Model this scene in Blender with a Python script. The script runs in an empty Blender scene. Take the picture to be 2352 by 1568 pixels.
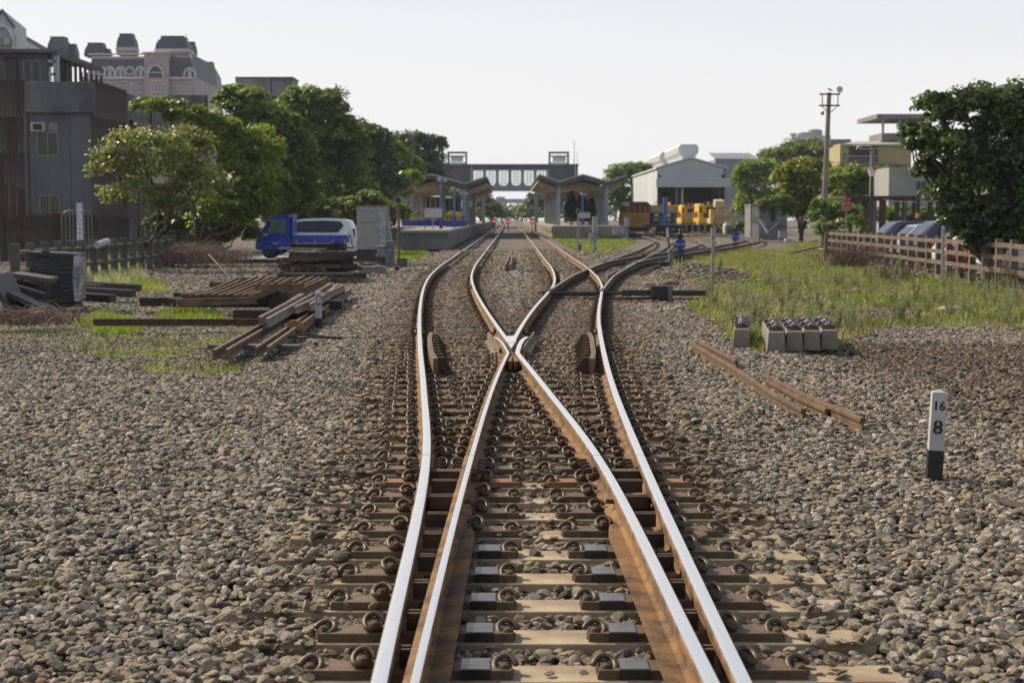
import bpy, math, random
import numpy as np
from mathutils import Vector, Matrix, Euler
R = math.radians
rnd = random.Random(7)
rng = np.random.default_rng(11)
SC = bpy.context.scene
COL = SC.collection

# ------------------------------------------------------------------ camera
F = 3593.0; CH = 1.763; PIT = math.atan(284 / F); YAW = math.atan(8 / F)
cam = bpy.data.cameras.new('camera'); co = bpy.data.objects.new('camera', cam); COL.objects.link(co)
co.location = (0, 0, CH); co.rotation_euler = (math.pi / 2 - PIT, 0, -YAW)
cam.lens = 55.0; cam.sensor_width = 36.0; cam.clip_start = .1; cam.clip_end = 6000
cam.dof.use_dof = True; cam.dof.focus_distance = 11.5; cam.dof.aperture_fstop = 4.6
SC.camera = co
# ------------------------------------------------------------------ sky and sun
SUN_AZ = 56.0      # degrees to the left of the view
SUN_EL = 40.0
w = bpy.data.worlds.new('World'); SC.world = w; w.use_nodes = True
nt = w.node_tree; bg = nt.nodes['Background']
sky = nt.nodes.new('ShaderNodeTexSky'); sky.sky_type = 'NISHITA'; sky.sun_disc = False
sky.sun_elevation = R(SUN_EL); sky.sun_rotation = R(-SUN_AZ)
sky.air_density = 1.0; sky.dust_density = 1.6; sky.ozone_density = 1.5
bg.inputs[1].default_value = 0.10
# summer haze: the longer the path through the air (low over the horizon) the paler the sky
mix = nt.nodes.new('ShaderNodeMix'); mix.data_type = 'RGBA'
tcw = nt.nodes.new('ShaderNodeTexCoord'); sx = nt.nodes.new('ShaderNodeSeparateXYZ'); nt.links.new(tcw.outputs['Generated'], sx.inputs[0])
def mth(op, a, b=None):
    m = nt.nodes.new('ShaderNodeMath'); m.operation = op
    for i_, q_ in enumerate((a, b)):
        if q_ is None: continue
        if isinstance(q_, (int, float)): m.inputs[i_].default_value = q_
        else: nt.links.new(q_, m.inputs[i_])
    return m.outputs[0]
air = mth('SUBTRACT', 1.0, mth('EXPONENT', mth('DIVIDE', -.20, mth('MAXIMUM', sx.outputs[2], .02))))
cn = nt.nodes.new('ShaderNodeTexNoise'); cn.inputs['Scale'].default_value = 2.2; cn.inputs['Detail'].default_value = 4; mpw = nt.nodes.new('ShaderNodeMapping'); mpw.inputs['Scale'].default_value = (1, 1, 4); nt.links.new(tcw.outputs['Generated'], mpw.inputs[0]); nt.links.new(mpw.outputs[0], cn.inputs['Vector'])
air = mth('MULTIPLY', air, mth('ADD', .86, mth('MULTIPLY', cn.outputs[0], .26)))
nt.links.new(air, mix.inputs[0])
nt.links.new(sky.outputs[0], mix.inputs[6])
mix.inputs[7].default_value = (8.15, 8.0, 8.08, 1)
nt.links.new(mix.outputs[2], bg.inputs[0])
sd = Vector((-math.sin(R(SUN_AZ)) * math.cos(R(SUN_EL)), math.cos(R(SUN_AZ)) * math.cos(R(SUN_EL)), math.sin(R(SUN_EL))))
sl = bpy.data.lights.new('sun', 'SUN'); sl.energy = 5.0; sl.angle = R(1.2); sl.color = (1, .86, .66)
so = bpy.data.objects.new('sun', sl); COL.objects.link(so); so.rotation_euler = sd.to_track_quat('Z', 'Y').to_euler(); so.location = (-20, 10, 30)
SC.view_settings.view_transform = 'Standard'; SC.view_settings.look = 'None'
SC.view_settings.exposure = 0.22; SC.view_settings.gamma = 1; SC.view_settings.use_curve_mapping = False
SC.render.engine = 'CYCLES'
SC.cycles.max_bounces = 7; SC.cycles.volume_bounces = 0; SC.cycles.volume_step_rate = 5

# ------------------------------------------------------------------ view geometry (turns a place seen in the photo into metres)
def ray(u, v):
    x = (u - 1176) / F; z = -(v - 784) / F
    y = math.cos(PIT) + z * math.sin(PIT); z = -math.sin(PIT) + z * math.cos(PIT)
    return x * math.cos(YAW) + y * math.sin(YAW), -x * math.sin(YAW) + y * math.cos(YAW), z
def G(u, v, z=0.):
    a, b, c = ray(u, v); t = (z - CH) / c
    return Vector((a * t, b * t, z))
def A(u, v, D):
    a, b, c = ray(u, v); t = D / b
    return Vector((a * t, D, CH + c * t))
def XX(u, D): return A(u, 500, D).x
def ZZ(v, D): return A(1168, v, D).z

# ------------------------------------------------------------------ materials
MT = {}
def mat(name, col, rough=.8, metal=0., var=.18, scale=6., bump=.3, col2=None, bscale=None, bdist=.01, trans=0., island=0., spec=.5, stretch=None, mixlo=.35, mixhi=.65):
    if name in MT: return MT[name]
    m = bpy.data.materials.new(name); m.use_nodes = True
    n = m.node_tree.nodes; l = m.node_tree.links; b = n['Principled BSDF']
    b.inputs['Roughness'].default_value = rough; b.inputs['Metallic'].default_value = metal
    b.inputs['Specular IOR Level'].default_value = spec
    tc = n.new('ShaderNodeTexCoord'); mp = n.new('ShaderNodeMapping'); l.new(tc.outputs['Object'], mp.inputs[0])
    if stretch: mp.inputs['Scale'].default_value = stretch
    nz = n.new('ShaderNodeTexNoise'); nz.inputs['Scale'].default_value = scale; nz.inputs['Detail'].default_value = 6; nz.inputs['Roughness'].default_value = .52
    l.new(mp.outputs[0], nz.inputs['Vector'])
    rp = n.new('ShaderNodeValToRGB'); e = rp.color_ramp.elements
    c2 = col2 or tuple(c * (1 - var * 1.6) for c in col)
    c1 = col if col2 else tuple(min(1, c * (1 + var)) for c in col)
    e[0].position = mixlo; e[0].color = (*c2, 1); e[1].position = mixhi; e[1].color = (*c1, 1)
    l.new(nz.outputs[0], rp.inputs[0]); out = rp.outputs[0]
    if island:
        g = n.new('ShaderNodeNewGeometry'); hs = n.new('ShaderNodeHueSaturation')
        a1 = n.new('ShaderNodeMath'); a1.operation = 'MULTIPLY_ADD'; a1.inputs[1].default_value = island; a1.inputs[2].default_value = 1 - island / 2
        l.new(g.outputs['Random Per Island'], a1.inputs[0]); l.new(a1.outputs[0], hs.inputs['Value'])
        a2 = n.new('ShaderNodeMath'); a2.operation = 'MULTIPLY_ADD'; a2.inputs[1].default_value = .05 * island; a2.inputs[2].default_value = .5 - .025 * island
        l.new(g.outputs['Random Per Island'], a2.inputs[0]); l.new(a2.outputs[0], hs.inputs['Hue'])
        l.new(out, hs.inputs['Color']); out = hs.outputs[0]
    l.new(out, b.inputs['Base Color'])
    if bump:
        nb = n.new('ShaderNodeTexNoise'); nb.inputs['Scale'].default_value = bscale or scale * 6; nb.inputs['Detail'].default_value = 4
        l.new(mp.outputs[0], nb.inputs['Vector'])
        bp = n.new('ShaderNodeBump'); bp.inputs['Strength'].default_value = bump; bp.inputs['Distance'].default_value = bdist
        l.new(nb.outputs[0], bp.inputs['Height']); l.new(bp.outputs[0], b.inputs['Normal'])
    if trans:
        tr = n.new('ShaderNodeBsdfTranslucent'); mx = n.new('ShaderNodeMixShader'); mx.inputs[0].default_value = trans
        hs2 = n.new('ShaderNodeHueSaturation'); hs2.inputs['Value'].default_value = 2.3; hs2.inputs['Hue'].default_value = .475; hs2.inputs['Saturation'].default_value = 1.1
        l.new(out, hs2.inputs['Color']); l.new(hs2.outputs[0], tr.inputs[0])
        l.new(b.outputs[0], mx.inputs[1]); l.new(tr.outputs[0], mx.inputs[2]); l.new(mx.outputs[0], n['Material Output'].inputs[0])
    MT[name] = m
    return m
def glass(name, col=(.03, .04, .05), rough=.08):
    return mat(name, col, rough, 0, .1, 2, 0, spec=.4)
def emit(name, col, s):
    m = bpy.data.materials.new(name); m.use_nodes = True; b = m.node_tree.nodes['Principled BSDF']
    b.inputs['Base Color'].default_value = (*col, 1); b.inputs['Emission Color'].default_value = (*col, 1); b.inputs['Emission Strength'].default_value = s
    return m
RUST = mat('rail_rust', (.225, .118, .04), .85, 0, .3, 5, .7, col2=(.075, .042, .022), mixlo=.38, mixhi=.6)
RUSTD = mat('old_rust', (.105, .063, .038), .85, 0, .3, 5, .5, col2=(.045, .029, .02))
RUSTP = mat('pale_rust', (.18, .118, .075), .8, 0, .3, 5, .4, col2=(.085, .055, .036)); RUSTG = mat('grey_worn_rail', (.235, .195, .165), .75, 0, .3, 5, .4, col2=(.13, .10, .085))
SHINE = mat('polished_steel', (1.0, .95, .885), .30, 1, .02, 14, .04, col2=(.80, .76, .70), mixlo=.2, mixhi=.5, bscale=90, bdist=.001, stretch=(30, .3, 1))
DULL = mat('worn_steel', (.55, .48, .42), .36, 1, .3, 10, .2, col2=(.30, .2, .13), stretch=(12, .3, 1))
STEELD = mat('dark_steel', (.045, .038, .034), .45, .5, .3, 20, .4)
CLIP = mat('clip_steel', (.10, .072, .043), .5, .35, .3, 40, .3, col2=(.09, .06, .04), bdist=.003)
CLIPG = mat('clip_grey', (.14, .15, .18), .4, .5, .3, 40, .3, bdist=.003)
CONC = mat('sleeper_concrete', (.39, .315, .21), .85, 0, .2, 4, .5, col2=(.22, .16, .10), bscale=60, bdist=.004)
CONCG = mat('grey_concrete', (.22, .22, .215), .85, 0, .18, 2.5, .3, col2=(.14, .14, .135), bscale=30)
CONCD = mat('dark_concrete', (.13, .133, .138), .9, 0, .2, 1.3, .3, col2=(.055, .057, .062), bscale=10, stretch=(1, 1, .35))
SLIDE = mat('slide_plate', (.20, .185, .18), .42, .8, .2, 8, .1); PLATE = mat('baseplate_rust', (.15, .105, .06), .7, .2, .3, 14, .4, col2=(.09, .06, .04))
PLATEB = mat('orange_plate', (.26, .115, .045), .8, 0, .3, 25, .3, col2=(.20, .12, .07))
TIMB = mat('creosoted_timber', (.06, .046, .037), .85, 0, .3, 5, .8, col2=(.025, .02, .018), stretch=(1, 8, 8), bdist=.02)
WHITE = mat('white_paint', (.43, .44, .46), .55, 0, .06, 5, .1, col2=(.35, .35, .35))
BLACK = mat('black_paint', (.012, .012, .013), .55, 0, .2, 9, .2)
GREY = mat('grey_paint', (.27, .275, .285), .5, .1, .08, 4, .1)
GREYD = mat('blue_grey_paint', (.10, .115, .15), .5, .1, .12, 4, .1)
GALV = mat('galvanised_steel', (.27, .285, .30), .45, .5, .12, 8, .15)
GLS = glass('window_glass', (.02, .024, .028), .2); GLSB = glass('dark_blue_glass', (.010, .016, .045), .12)

# ------------------------------------------------------------------ mesh helpers
class MB:
    def __init__(s): s.v = []; s.f = []; s.m = []
    def add(s, vs, fs, m=0):
        o = len(s.v); s.v += [tuple(p) for p in vs]; s.f += [tuple(i + o for i in f) for f in fs]; s.m += [m] * len(fs); return s
    def box(s, c, d, rz=0., m=0, top=None, rx=0., ry=0.):
        x, y, z = d[0] / 2, d[1] / 2, d[2] / 2; tx, ty = (x * top[0], y * top[1]) if top else (x, y)
        p = [(-x, -y, -z), (x, -y, -z), (x, y, -z), (-x, y, -z), (-tx, -ty, z), (tx, -ty, z), (tx, ty, z), (-tx, ty, z)]
        M = Matrix.Translation(c) @ Euler((rx, ry, rz)).to_matrix().to_4x4()
        return s.add([M @ Vector(q) for q in p], [(3, 2, 1, 0), (4, 5, 6, 7), (0, 1, 5, 4), (1, 2, 6, 5), (2, 3, 7, 6), (3, 0, 4, 7)], m)
    def bb(s, x0, x1, y0, y1, z0, z1, m=0): return s.box(((x0 + x1) / 2, (y0 + y1) / 2, (z0 + z1) / 2), (abs(x1 - x0), abs(y1 - y0), abs(z1 - z0)), 0, m)
    def cyl(s, a, b, r, r2=None, n=10, m=0, cap=True):
        return s.tube([a, b], [r, r if r2 is None else r2], n, m, cap)
    def tube(s, pts, r, n=8, m=0, cap=True):
        pts = [Vector(p) for p in pts]; k = len(pts); rs = r if hasattr(r, '__len__') else [r] * k
        vs = []; up = None
        for i in range(k):
            t = (pts[min(i + 1, k - 1)] - pts[max(i - 1, 0)]).normalized()
            if up is None:
                up = Vector((0, 0, 1)) if abs(t.z) < .9 else Vector((1, 0, 0))
            a = t.cross(up)
            if a.length < 1e-4: a = t.cross(Vector((0, 1, 0)))
            a.normalize(); b = a.cross(t).normalized(); up = b
            for j in range(n):
                q = 2 * math.pi * j / n; vs.append(pts[i] + (a * math.cos(q) + b * math.sin(q)) * rs[i])
        fs = [(i * n + j, i * n + (j + 1) % n, (i + 1) * n + (j + 1) % n, (i + 1) * n + j) for i in range(k - 1) for j in range(n)]
        if cap: fs += [tuple(range(n))[::-1], tuple((k - 1) * n + j for j in range(n))]
        return s.add(vs, fs, m)
    def prism(s, poly, d, m=0):
        n = len(poly); d = Vector(d); vs = [Vector(p) for p in poly] + [Vector(p) + d for p in poly]
        return s.add(vs, [tuple(range(n))[::-1], tuple(range(n, 2 * n))] + [(i, (i + 1) % n, n + (i + 1) % n, n + i) for i in range(n)], m)
    def lathe(s, prof, c, n=14, m=0):
        vs = []; k = len(prof)
        for (r, z) in prof:
            for j in range(n):
                q = 2 * math.pi * j / n; vs.append((c[0] + r * math.cos(q), c[1] + r * math.sin(q), c[2] + z))
        fs = [(i * n + j, i * n + (j + 1) % n, (i + 1) * n + (j + 1) % n, (i + 1) * n + j) for i in range(k - 1) for j in range(n)]
        return s.add(vs, fs + [tuple(range(n))[::-1], tuple((k - 1) * n + j for j in range(n))], m)
    def mesh(s, name, mats, smooth=False):
        me = bpy.data.meshes.new(name); me.from_pydata(s.v, [], s.f)
        for x in (mats if isinstance(mats, (list, tuple)) else [mats]): me.materials.append(x)
        me.polygons.foreach_set('material_index', s.m)
        if smooth: me.polygons.foreach_set('use_smooth', [True] * len(s.f))
        me.update(); return me
def link(name, me, parent=None, loc=None, rot=None):
    o = bpy.data.objects.new(name, me); COL.objects.link(o)
    if parent: o.parent = parent
    if loc is not None: o.location = loc
    if rot is not None: o.rotation_euler = rot
    return o
def put(name, mb, mats, parent=None, smooth=False, bev=0., **k):
    o = link(name, mb.mesh(name, mats, smooth), parent, **k)
    if bev:
        b = o.modifiers.new('b', 'BEVEL'); b.width = bev; b.segments = 2; b.limit_method = 'ANGLE'
    return o
def tag(o, label, cat, group=None):
    o['label'] = label; o['category'] = cat
    if group: o['group'] = group
    return o
def thing(name, label, cat, loc=(0, 0, 0), rz=0., group=None):
    o = bpy.data.objects.new(name, None); COL.objects.link(o); o.location = loc; o.rotation_euler = (0, 0, rz); o.empty_display_size = .2
    return tag(o, label, cat, group)
def struct(name, mb, mats, **k):
    o = put(name, mb, mats, **k); o['kind'] = 'structure'; return o
def dup(o, loc=None, rz=None, label=None, parent=None):
    kids = [c for c in COL.objects if c.parent == o]
    c = o.copy(); COL.objects.link(c)
    if parent is not None: c.parent = parent
    if loc is not None: c.location = loc
    if rz is not None: c.rotation_euler = (0, 0, rz)
    if label: c['label'] = label
    for k in kids: dup(k, parent=c)
    return c
def npmesh(name, V, Fq, mats, smooth=False):
    me = bpy.data.meshes.new(name); k = Fq.shape[1]
    me.vertices.add(len(V)); me.vertices.foreach_set('co', np.ascontiguousarray(V, dtype=np.float32).ravel())
    me.loops.add(Fq.size); me.loops.foreach_set('vertex_index', Fq.astype(np.int32).ravel())
    me.polygons.add(len(Fq)); me.polygons.foreach_set('loop_start', np.arange(0, Fq.size, k, dtype=np.int32)); me.polygons.foreach_set('loop_total', np.full(len(Fq), k, dtype=np.int32))
    if smooth: me.polygons.foreach_set('use_smooth', np.ones(len(Fq), dtype=bool))
    me.update(calc_edges=True)
    for x in (mats if isinstance(mats, (list, tuple)) else [mats]): me.materials.append(x)
    return me
TEXTS = []
ORD = ['first', 'second', 'third', 'fourth', 'fifth', 'sixth', 'seventh', 'eighth', 'ninth', 'tenth', 'eleventh', 'twelfth', 'thirteenth', 'fourteenth', 'fifteenth', 'sixteenth']
def text(body, size, loc, rot, m, parent, name='lettering', ext=.0015, align='CENTER'):
    c = bpy.data.curves.new(name, 'FONT'); c.body = body; c.size = size; c.align_x = align; c.align_y = 'CENTER'; c.extrude = ext; c.resolution_u = 2
    c.materials.append(m); o = bpy.data.objects.new(name, c); COL.objects.link(o); o.parent = parent; o.location = loc; o.rotation_euler = rot
    TEXTS.append(o); return o

# ------------------------------------------------------------------ the lines of the tracks (x of the centre at distance y)
def curve(pts):
    ys = np.array([p[0] for p in pts]); xs = np.array([p[1] for p in pts]); s = np.gradient(xs, ys)
    d = np.diff(xs) / np.diff(ys)
    for i in range(1, len(xs) - 1): s[i] = (d[i - 1] * (ys[i + 1] - ys[i]) + d[i] * (ys[i] - ys[i - 1])) / (ys[i + 1] - ys[i - 1])
    def f(y):
        y = np.asarray(y, dtype=float); i = np.clip(np.searchsorted(ys, y) - 1, 0, len(ys) - 2)
        h = ys[i + 1] - ys[i]; t = (y - ys[i]) / h
        return (2 * t**3 - 3 * t**2 + 1) * xs[i] + (t**3 - 2 * t**2 + t) * h * s[i] + (-2 * t**3 + 3 * t**2) * xs[i + 1] + (t**3 - t**2) * h * s[i + 1]
    return f
LA = curve([(0, .19), (5.2, .125), (10.3, .02), (14.1, -.2), (19, -.51), (23.6, -.78), (28.3, -1.03), (35.4, -1.35), (42, -1.56), (50, -1.66), (63, -1.66), (95, -1.6), (420, -1.6)])
LB = curve([(0, .2), (5.2, .235), (10.3, .31), (14.5, .41), (19.4, .60), (24, .82), (28.3, 1.08), (32, 1.33), (35.4, 1.55), (40, 1.75), (46, 1.88), (63, 1.95), (420, 2.0)])
LS1 = curve([(30, 1.19), (33.7, 1.44), (38.2, 1.86), (42.6, 2.30), (46.5, 2.78), (54.3, 3.82), (62.4, 4.92), (74.7, 6.65), (90, 8.62), (105, 10.35), (120, 11.65), (139, 12.4), (165, 12.6), (300, 12.6)])
LS2 = curve([(46, 2.72), (50, 3.16), (55.5, 3.98), (59, 4.66), (64.5, 5.93), (70.6, 7.45), (78, 9.2), (88.7, 11.25), (101.4, 13.0), (112, 14.1), (132, 15.3), (150, 15.5), (300, 15.5)])
LS3 = curve([(66, 6.3), (72, 8.0), (80, 10.25), (90.4, 12.85), (99.6, 15.05), (112, 17.6), (123, 19.15), (142, 20.9), (160, 21.5), (300, 21.5)])
HG = .566
def railx(f, y, side):
    y = np.asarray(y, dtype=float); sl_ = (f(y + .1) - f(y - .1)) / .2
    return f(y) + side * HG * np.sqrt(1 + sl_ ** 2)
# ------------------------------------------------------------------ ground
def sm(a, b, x):
    t = np.clip((x - a) / (b - a), 0, 1); return t * t * (3 - 2 * t)
_k = rng.uniform(-1, 1, (10, 2)); _ph = rng.uniform(0, 6.28, 10)
def wav(x, y, s):
    r = 0
    for i in range(10): r = r + np.sin((x * _k[i, 0] + y * _k[i, 1]) * s + _ph[i])
    return r / 10
def near_track(x, y):
    "distance from the nearest centre line of a main track"
    d = np.minimum(np.abs(x - LA(y)), np.abs(x - LB(y)))
    d = np.where(y > 30, np.minimum(d, np.abs(x - LS1(np.maximum(y, 30)))), d)
    d = np.where(y > 46, np.minimum(d, np.abs(x - LS2(np.maximum(y, 46)))), d)
    return np.where(y > 66, np.minimum(d, np.abs(x - LS3(np.maximum(y, 66)))), d)
def gh(x, y):
    "height of the ballast bed / soil"
    x = np.asarray(x, dtype=float); y = np.asarray(y, dtype=float)
    d = near_track(x, y); off = sm(1.3, 2.6, d)
    z = -.045 + off * (.035 * wav(x, y, 2.2) + .02 * wav(x, y, 6.))
    z = z + .012 * (1 - sm(8.2, 11.2, y)) * (1 - sm(1.05, 1.5, d))      # the cribs lie open close by
    z = z + .05 * sm(1.5, 3.2, -x) * np.exp(-((y - 15.5 - .4 * x) / 2.2) ** 2)
    z = z - .10 * sm(2.2, 4, -x) * sm(16, 20, y) - .06 * sm(3.6, 5, x) * sm(16, 20, y)
    z = z + .55 * np.exp(-(((x - 5.45) / .75) ** 2 + ((y - 46.5) / 1.7) ** 2) * 1.0) + .30 * np.exp(-(((x - 6.6) / .6) ** 2 + ((y - 46.0) / 1.5) ** 2))
    return z
def axis(a, b, n, p=1.6):
    t = np.linspace(0, 1, n); return a + (b - a) * t ** p
def ground_sheet():
    ys = np.concatenate([np.arange(-6, 34, .25), np.arange(34, 80, .5), np.geomspace(80, 1250, 40)])
    xs = np.concatenate([-np.geomspace(14, 900, 20)[::-1], np.arange(-13.8, 13.9, .22), np.geomspace(14, 900, 20)])
    X, Y = np.meshgrid(xs, ys); Z = gh(X, np.clip(Y, 0, 400)) - .03
    V = np.stack([X, Y, Z], -1).reshape(-1, 3); nx = len(xs); ny = len(ys)
    i = (np.arange(ny - 1)[:, None] * nx + np.arange(nx - 1)[None]).ravel()
    return V, np.stack([i, i + 1, i + nx + 1, i + nx], -1)
GM = mat('ground_soil', (.15, .125, .10), .95, 0, .3, 1.2, .9, col2=(.085, .07, .055), bscale=26, bdist=.05)
n = GM.node_tree.nodes; l = GM.node_tree.links
# distant ballast reads as small light and dark stones
vo = n.new('ShaderNodeTexVoronoi'); vo.inputs['Scale'].default_value = 15; tcg = n.new('ShaderNodeTexCoord'); l.new(tcg.outputs['Object'], vo.inputs['Vector'])
hs = n.new('ShaderNodeHueSaturation'); sp = n.new('ShaderNodeSeparateColor'); l.new(vo.outputs['Color'], sp.inputs[0])
ma = n.new('ShaderNodeMath'); ma.operation = 'MULTIPLY_ADD'; ma.inputs[1].default_value = .9; ma.inputs[2].default_value = .62
l.new(sp.outputs[0], ma.inputs[0]); l.new(ma.outputs[0], hs.inputs['Value'])
src = [x for x in l if x.to_socket == n['Principled BSDF'].inputs['Base Color']][0].from_socket
l.new(src, hs.inputs['Color']); l.new(hs.outputs[0], n['Principled BSDF'].inputs['Base Color'])
gv, gf = ground_sheet(); go = link('ground', npmesh('ground', gv, gf, GM, True)); go['kind'] = 'structure'

# ------------------------------------------------------------------ rails
PROF = [(-.0635, 0), (-.0635, .012), (-.03, .026), (-.009, .036), (-.009, .104), (-.031, .114), (-.0325, .143), (-.027, .1515), (-.012, .1535), (.012, .1535), (.027, .1515), (.0325, .143), (.031, .114), (.009, .104), (.009, .036), (.03, .026), (.0635, .012), (.0635, 0)]
PROF_T = [(-.0635, 0), (-.009, .03), (-.009, .108), (-.0325, .116), (-.0325, .143), (-.025, .153), (.025, .153), (.0325, .143), (.0325, .116), (.009, .108), (.009, .03), (.0635, 0)]
ZR = .037
PROF_B = PROF[:9] + [(-.004, .1536)] + PROF[9:]
def rail_mb(path, prof=PROF, z0=ZR, wide=None, dullside=0):
    "sweep the section along path; wide=(side, y_end, width) stretches one half of the foot"
    mb = MB(); P = [Vector((p[0], p[1], p[2] if len(p) > 2 else 0)) for p in path]; k = len(prof); vs = []
    for i, p in enumerate(P):
        t = P[min(i + 1, len(P) - 1)] - P[max(i - 1, 0)]; t.normalize(); nn = Vector((t.y, -t.x, 0)).normalized()
        for (a, b) in prof:
            if wide and a * wide[0] > .04 and p.y < wide[1]: a = wide[0] * wide[2]; b += .028
            vs.append(p + nn * a + Vector((0, 0, z0 + b)))
    zt = max(b for a, b in prof)
    fs = []; ms = []
    for i in range(len(P) - 1):
        for j in range(k):
            j2 = (j + 1) % k; fs.append((i * k + j, i * k + j2, (i + 1) * k + j2, (i + 1) * k + j))
            ms.append(1 if min(prof[j][1], prof[j2][1]) > zt - .003 and not (dullside and (prof[j][0] + prof[j2][0]) * dullside > .006) else 0)
    mb.add(vs, fs); mb.m = ms
    mb.add(vs[:k], [tuple(range(k))]); mb.add(vs[-k:], [tuple(range(k))[::-1]])
    return mb
def rail(par, f, side, y0, y1, step=.5, prof=PROF, top=SHINE, wide=None, dz=0, side_m=RUST, label=None, far=False, dullside=0):
    if far: ys = np.concatenate([np.arange(y0, min(y1, 90), 1.0), np.geomspace(min(y1 - 1, 90), y1, 30)]) if y1 > 90 else np.linspace(y0, y1, max(2, int((y1 - y0) / 1.0)))
    else: ys = np.linspace(y0, y1, max(2, int((y1 - y0) / step) + 1))
    xs = railx(f, ys, side)
    o = put('rail', rail_mb([(x, y, dz) for x, y in zip(xs, ys)], prof, wide=wide, dullside=dullside), [side_m, top], par, smooth=False)
    if label: o['label'] = label
    return o
TU = thing('railway_turnout', 'rusty turnout where two tracks part, on exposed concrete sleepers', 'railway turnout')
J1 = 10.32; J2 = 23.1
rail(TU, LA, -1, 2.0, J1); rail(TU, LA, -1, J1 + .012, J2)
rail(TU, LB, 1, 2.0, J1); rail(TU, LB, 1, J1 + .012, J2)
rail(TU, LB, -1, 2.0, J1, wide=(1, 8.55, .112), prof=PROF_B, dullside=-1, label='switch blade rail with a broad foot'); rail(TU, LA, 1, 2.0, J1, wide=(-1, 8.55, .112), label='switch blade rail with a broad foot')
# crossing: wing rails bend away past the throat, the vee starts beyond it
def wing(f, side, g, s2):
    ys = list(np.linspace(J1 + .012, 18.25, 17)); pts = [(float(railx(f, y, side)), y) for y in ys]
    for y, off in ((18.8, .112), (19.3, .106), (19.9, .108), (20.3, .12), (20.7, .15)): pts.append((float(railx(g, y, -side)) + s2 * off, y))
    return pts
wl = wing(LB, -1, LA, -1); wr = wing(LA, 1, LB, 1)
put('rail', rail_mb(wl, PROF_B, dullside=-1), [RUST, SHINE], TU); put('rail', rail_mb(wr), [RUST, SHINE], TU)
fr = put('crossing_vee', rail_mb([(float(railx(LA, y, 1)), y) for y in np.linspace(19.75, J2, 9)]), [RUST, SHINE], TU)
put('vee_rail', rail_mb([(float(railx(LB, y, -1)), y) for y in np.linspace(19.75, J2, 9)]), [RUST, SHINE], fr)
xc = float(railx(LA, 19.4, 1))
mb = MB(); mb.prism([(xc - .006, 19.02, ZR), (xc + .006, 19.02, ZR), (xc + .072, 20.2, ZR), (xc + .05, 20.9, ZR), (xc - .05, 20.9, ZR), (xc - .072, 20.2, ZR)], (0, 0, .1505), 0)
put('vee_nose', mb, [SHINE], fr, bev=.004)
mb = MB(); mb.prism([(xc - .15, 18.0, .03), (xc + .15, 18.0, .03), (xc + .20, 20.8, .03), (xc - .20, 20.8, .03)], (0, 0, .075), 0)
mb.prism([(xc - .035, 17.8, .04), (xc + .035, 17.8, .04), (xc + .03, 18.9, .04), (xc - .03, 18.9, .04)], (0, 0, .10), 0)
put('casting', mb, [RUST], fr, bev=.006)
for s in (-1, 1):
    mb = MB(); mb.prism([(xc + s * .135, 19.2, .03), (xc + s * .15, 19.2, .03), (xc + s * .33, 21.9, .03), (xc + s * .31, 21.9, .03)], (0, 0, .135), 0)
    mb.prism([(xc + s * .15, 19.5, .03), (xc + s * .25, 19.5, .03), (xc + s * .36, 21.5, .03), (xc + s * .32, 21.5, .03)], (0, 0, .05), 0)
    put('side_plate', mb, [mat('worn_plate', (.22, .18, .13), .7, .3, .3, 12, .4)], fr)
    for y in (17.55, 17.9): put('bolt_block', MB().box((float(railx(LB if s < 0 else LA, y, s * 1.0)) - s * .062, y, .12), (.05, .30, .10), 0), [RUST], fr, bev=.006)
# joints with fishplates and bolts
BOLT = MB().cyl((0, 0, 0), (.045, 0, 0), .02, n=6).cyl((.045, 0, 0), (.06, 0, 0), .013, n=6).mesh('bolt', RUSTD)
def joint(f, side, y, par=TU, far=False):
    x = float(railx(f, y, side)); a = math.atan(float(f(y + .2) - f(y - .2)) / .4)
    o = put('fishplate', MB().box((-.030, 0, .072), (.034, .50, .085)).box((.030, 0, .072), (.034, .50, .085)).box((-.052, 0, .04), (.045, .5, .03)).box((.052, 0, .04), (.045, .5, .03)), [RUST], par, bev=.004, loc=(x, y, ZR), rot=(0, 0, -a))
    if not far:
        for k in (-.2, -.07, .07, .2):
            b = link('bolt', BOLT, o, (.045, k, .08)); b = link('bolt', BOLT, o, (-.045, k, .08), (0, 0, math.pi))
    return o
for f in (LA, LB):
    for s in (-1, 1):
        joint(f, s, J1); joint(f, s, J2, far=True)
# ---- sleepers with plates and clips
def clip_mesh(m):
    pts = [(.0, .065, .028), (0, .02, .026), (0, -.045, .026), (-.014, -.066, .028), (-.036, -.062, .036), (-.047, -.035, .05), (-.044, -.0, .066), (-.026, .022, .08), (0, .028, .086), (.026, .018, .078), (.046, -.002, .062), (.052, -.012, .048)]
    P = []
    for i in range(len(pts) - 1):
        p0, p1, p2, p3 = [Vector(pts[max(0, min(len(pts) - 1, i + q))]) for q in (-1, 0, 1, 2)]
        for t in (0, .5): P.append(.5 * ((2 * p1) + (-p0 + p2) * t + (2 * p0 - 5 * p1 + 4 * p2 - p3) * t * t + (-p0 + 3 * p1 - 3 * p2 + p3) * t ** 3))
    P.append(Vector(pts[-1])); P = [Vector((p.x * .86, p.y * .82, p.z * .76)) for p in P]; mb = MB(); mb.tube(P, .0125, 7)
    mb.box((0, .0, .022), (.054, .062, .054), m=1, top=(.7, .9)); mb.cyl((0, -.03, .030), (0, -.060, .030), .023, n=10, m=1); mb.cyl((0, -.06, .030), (0, -.064, .030), .010, n=8, m=0); mb.box((0, -.03, .0), (.066, .03, .05), m=1)
    return mb.mesh('rail_clip', [m, RUSTD], True)
CM = clip_mesh(CLIP); CMG = clip_mesh(CLIPG)
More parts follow.
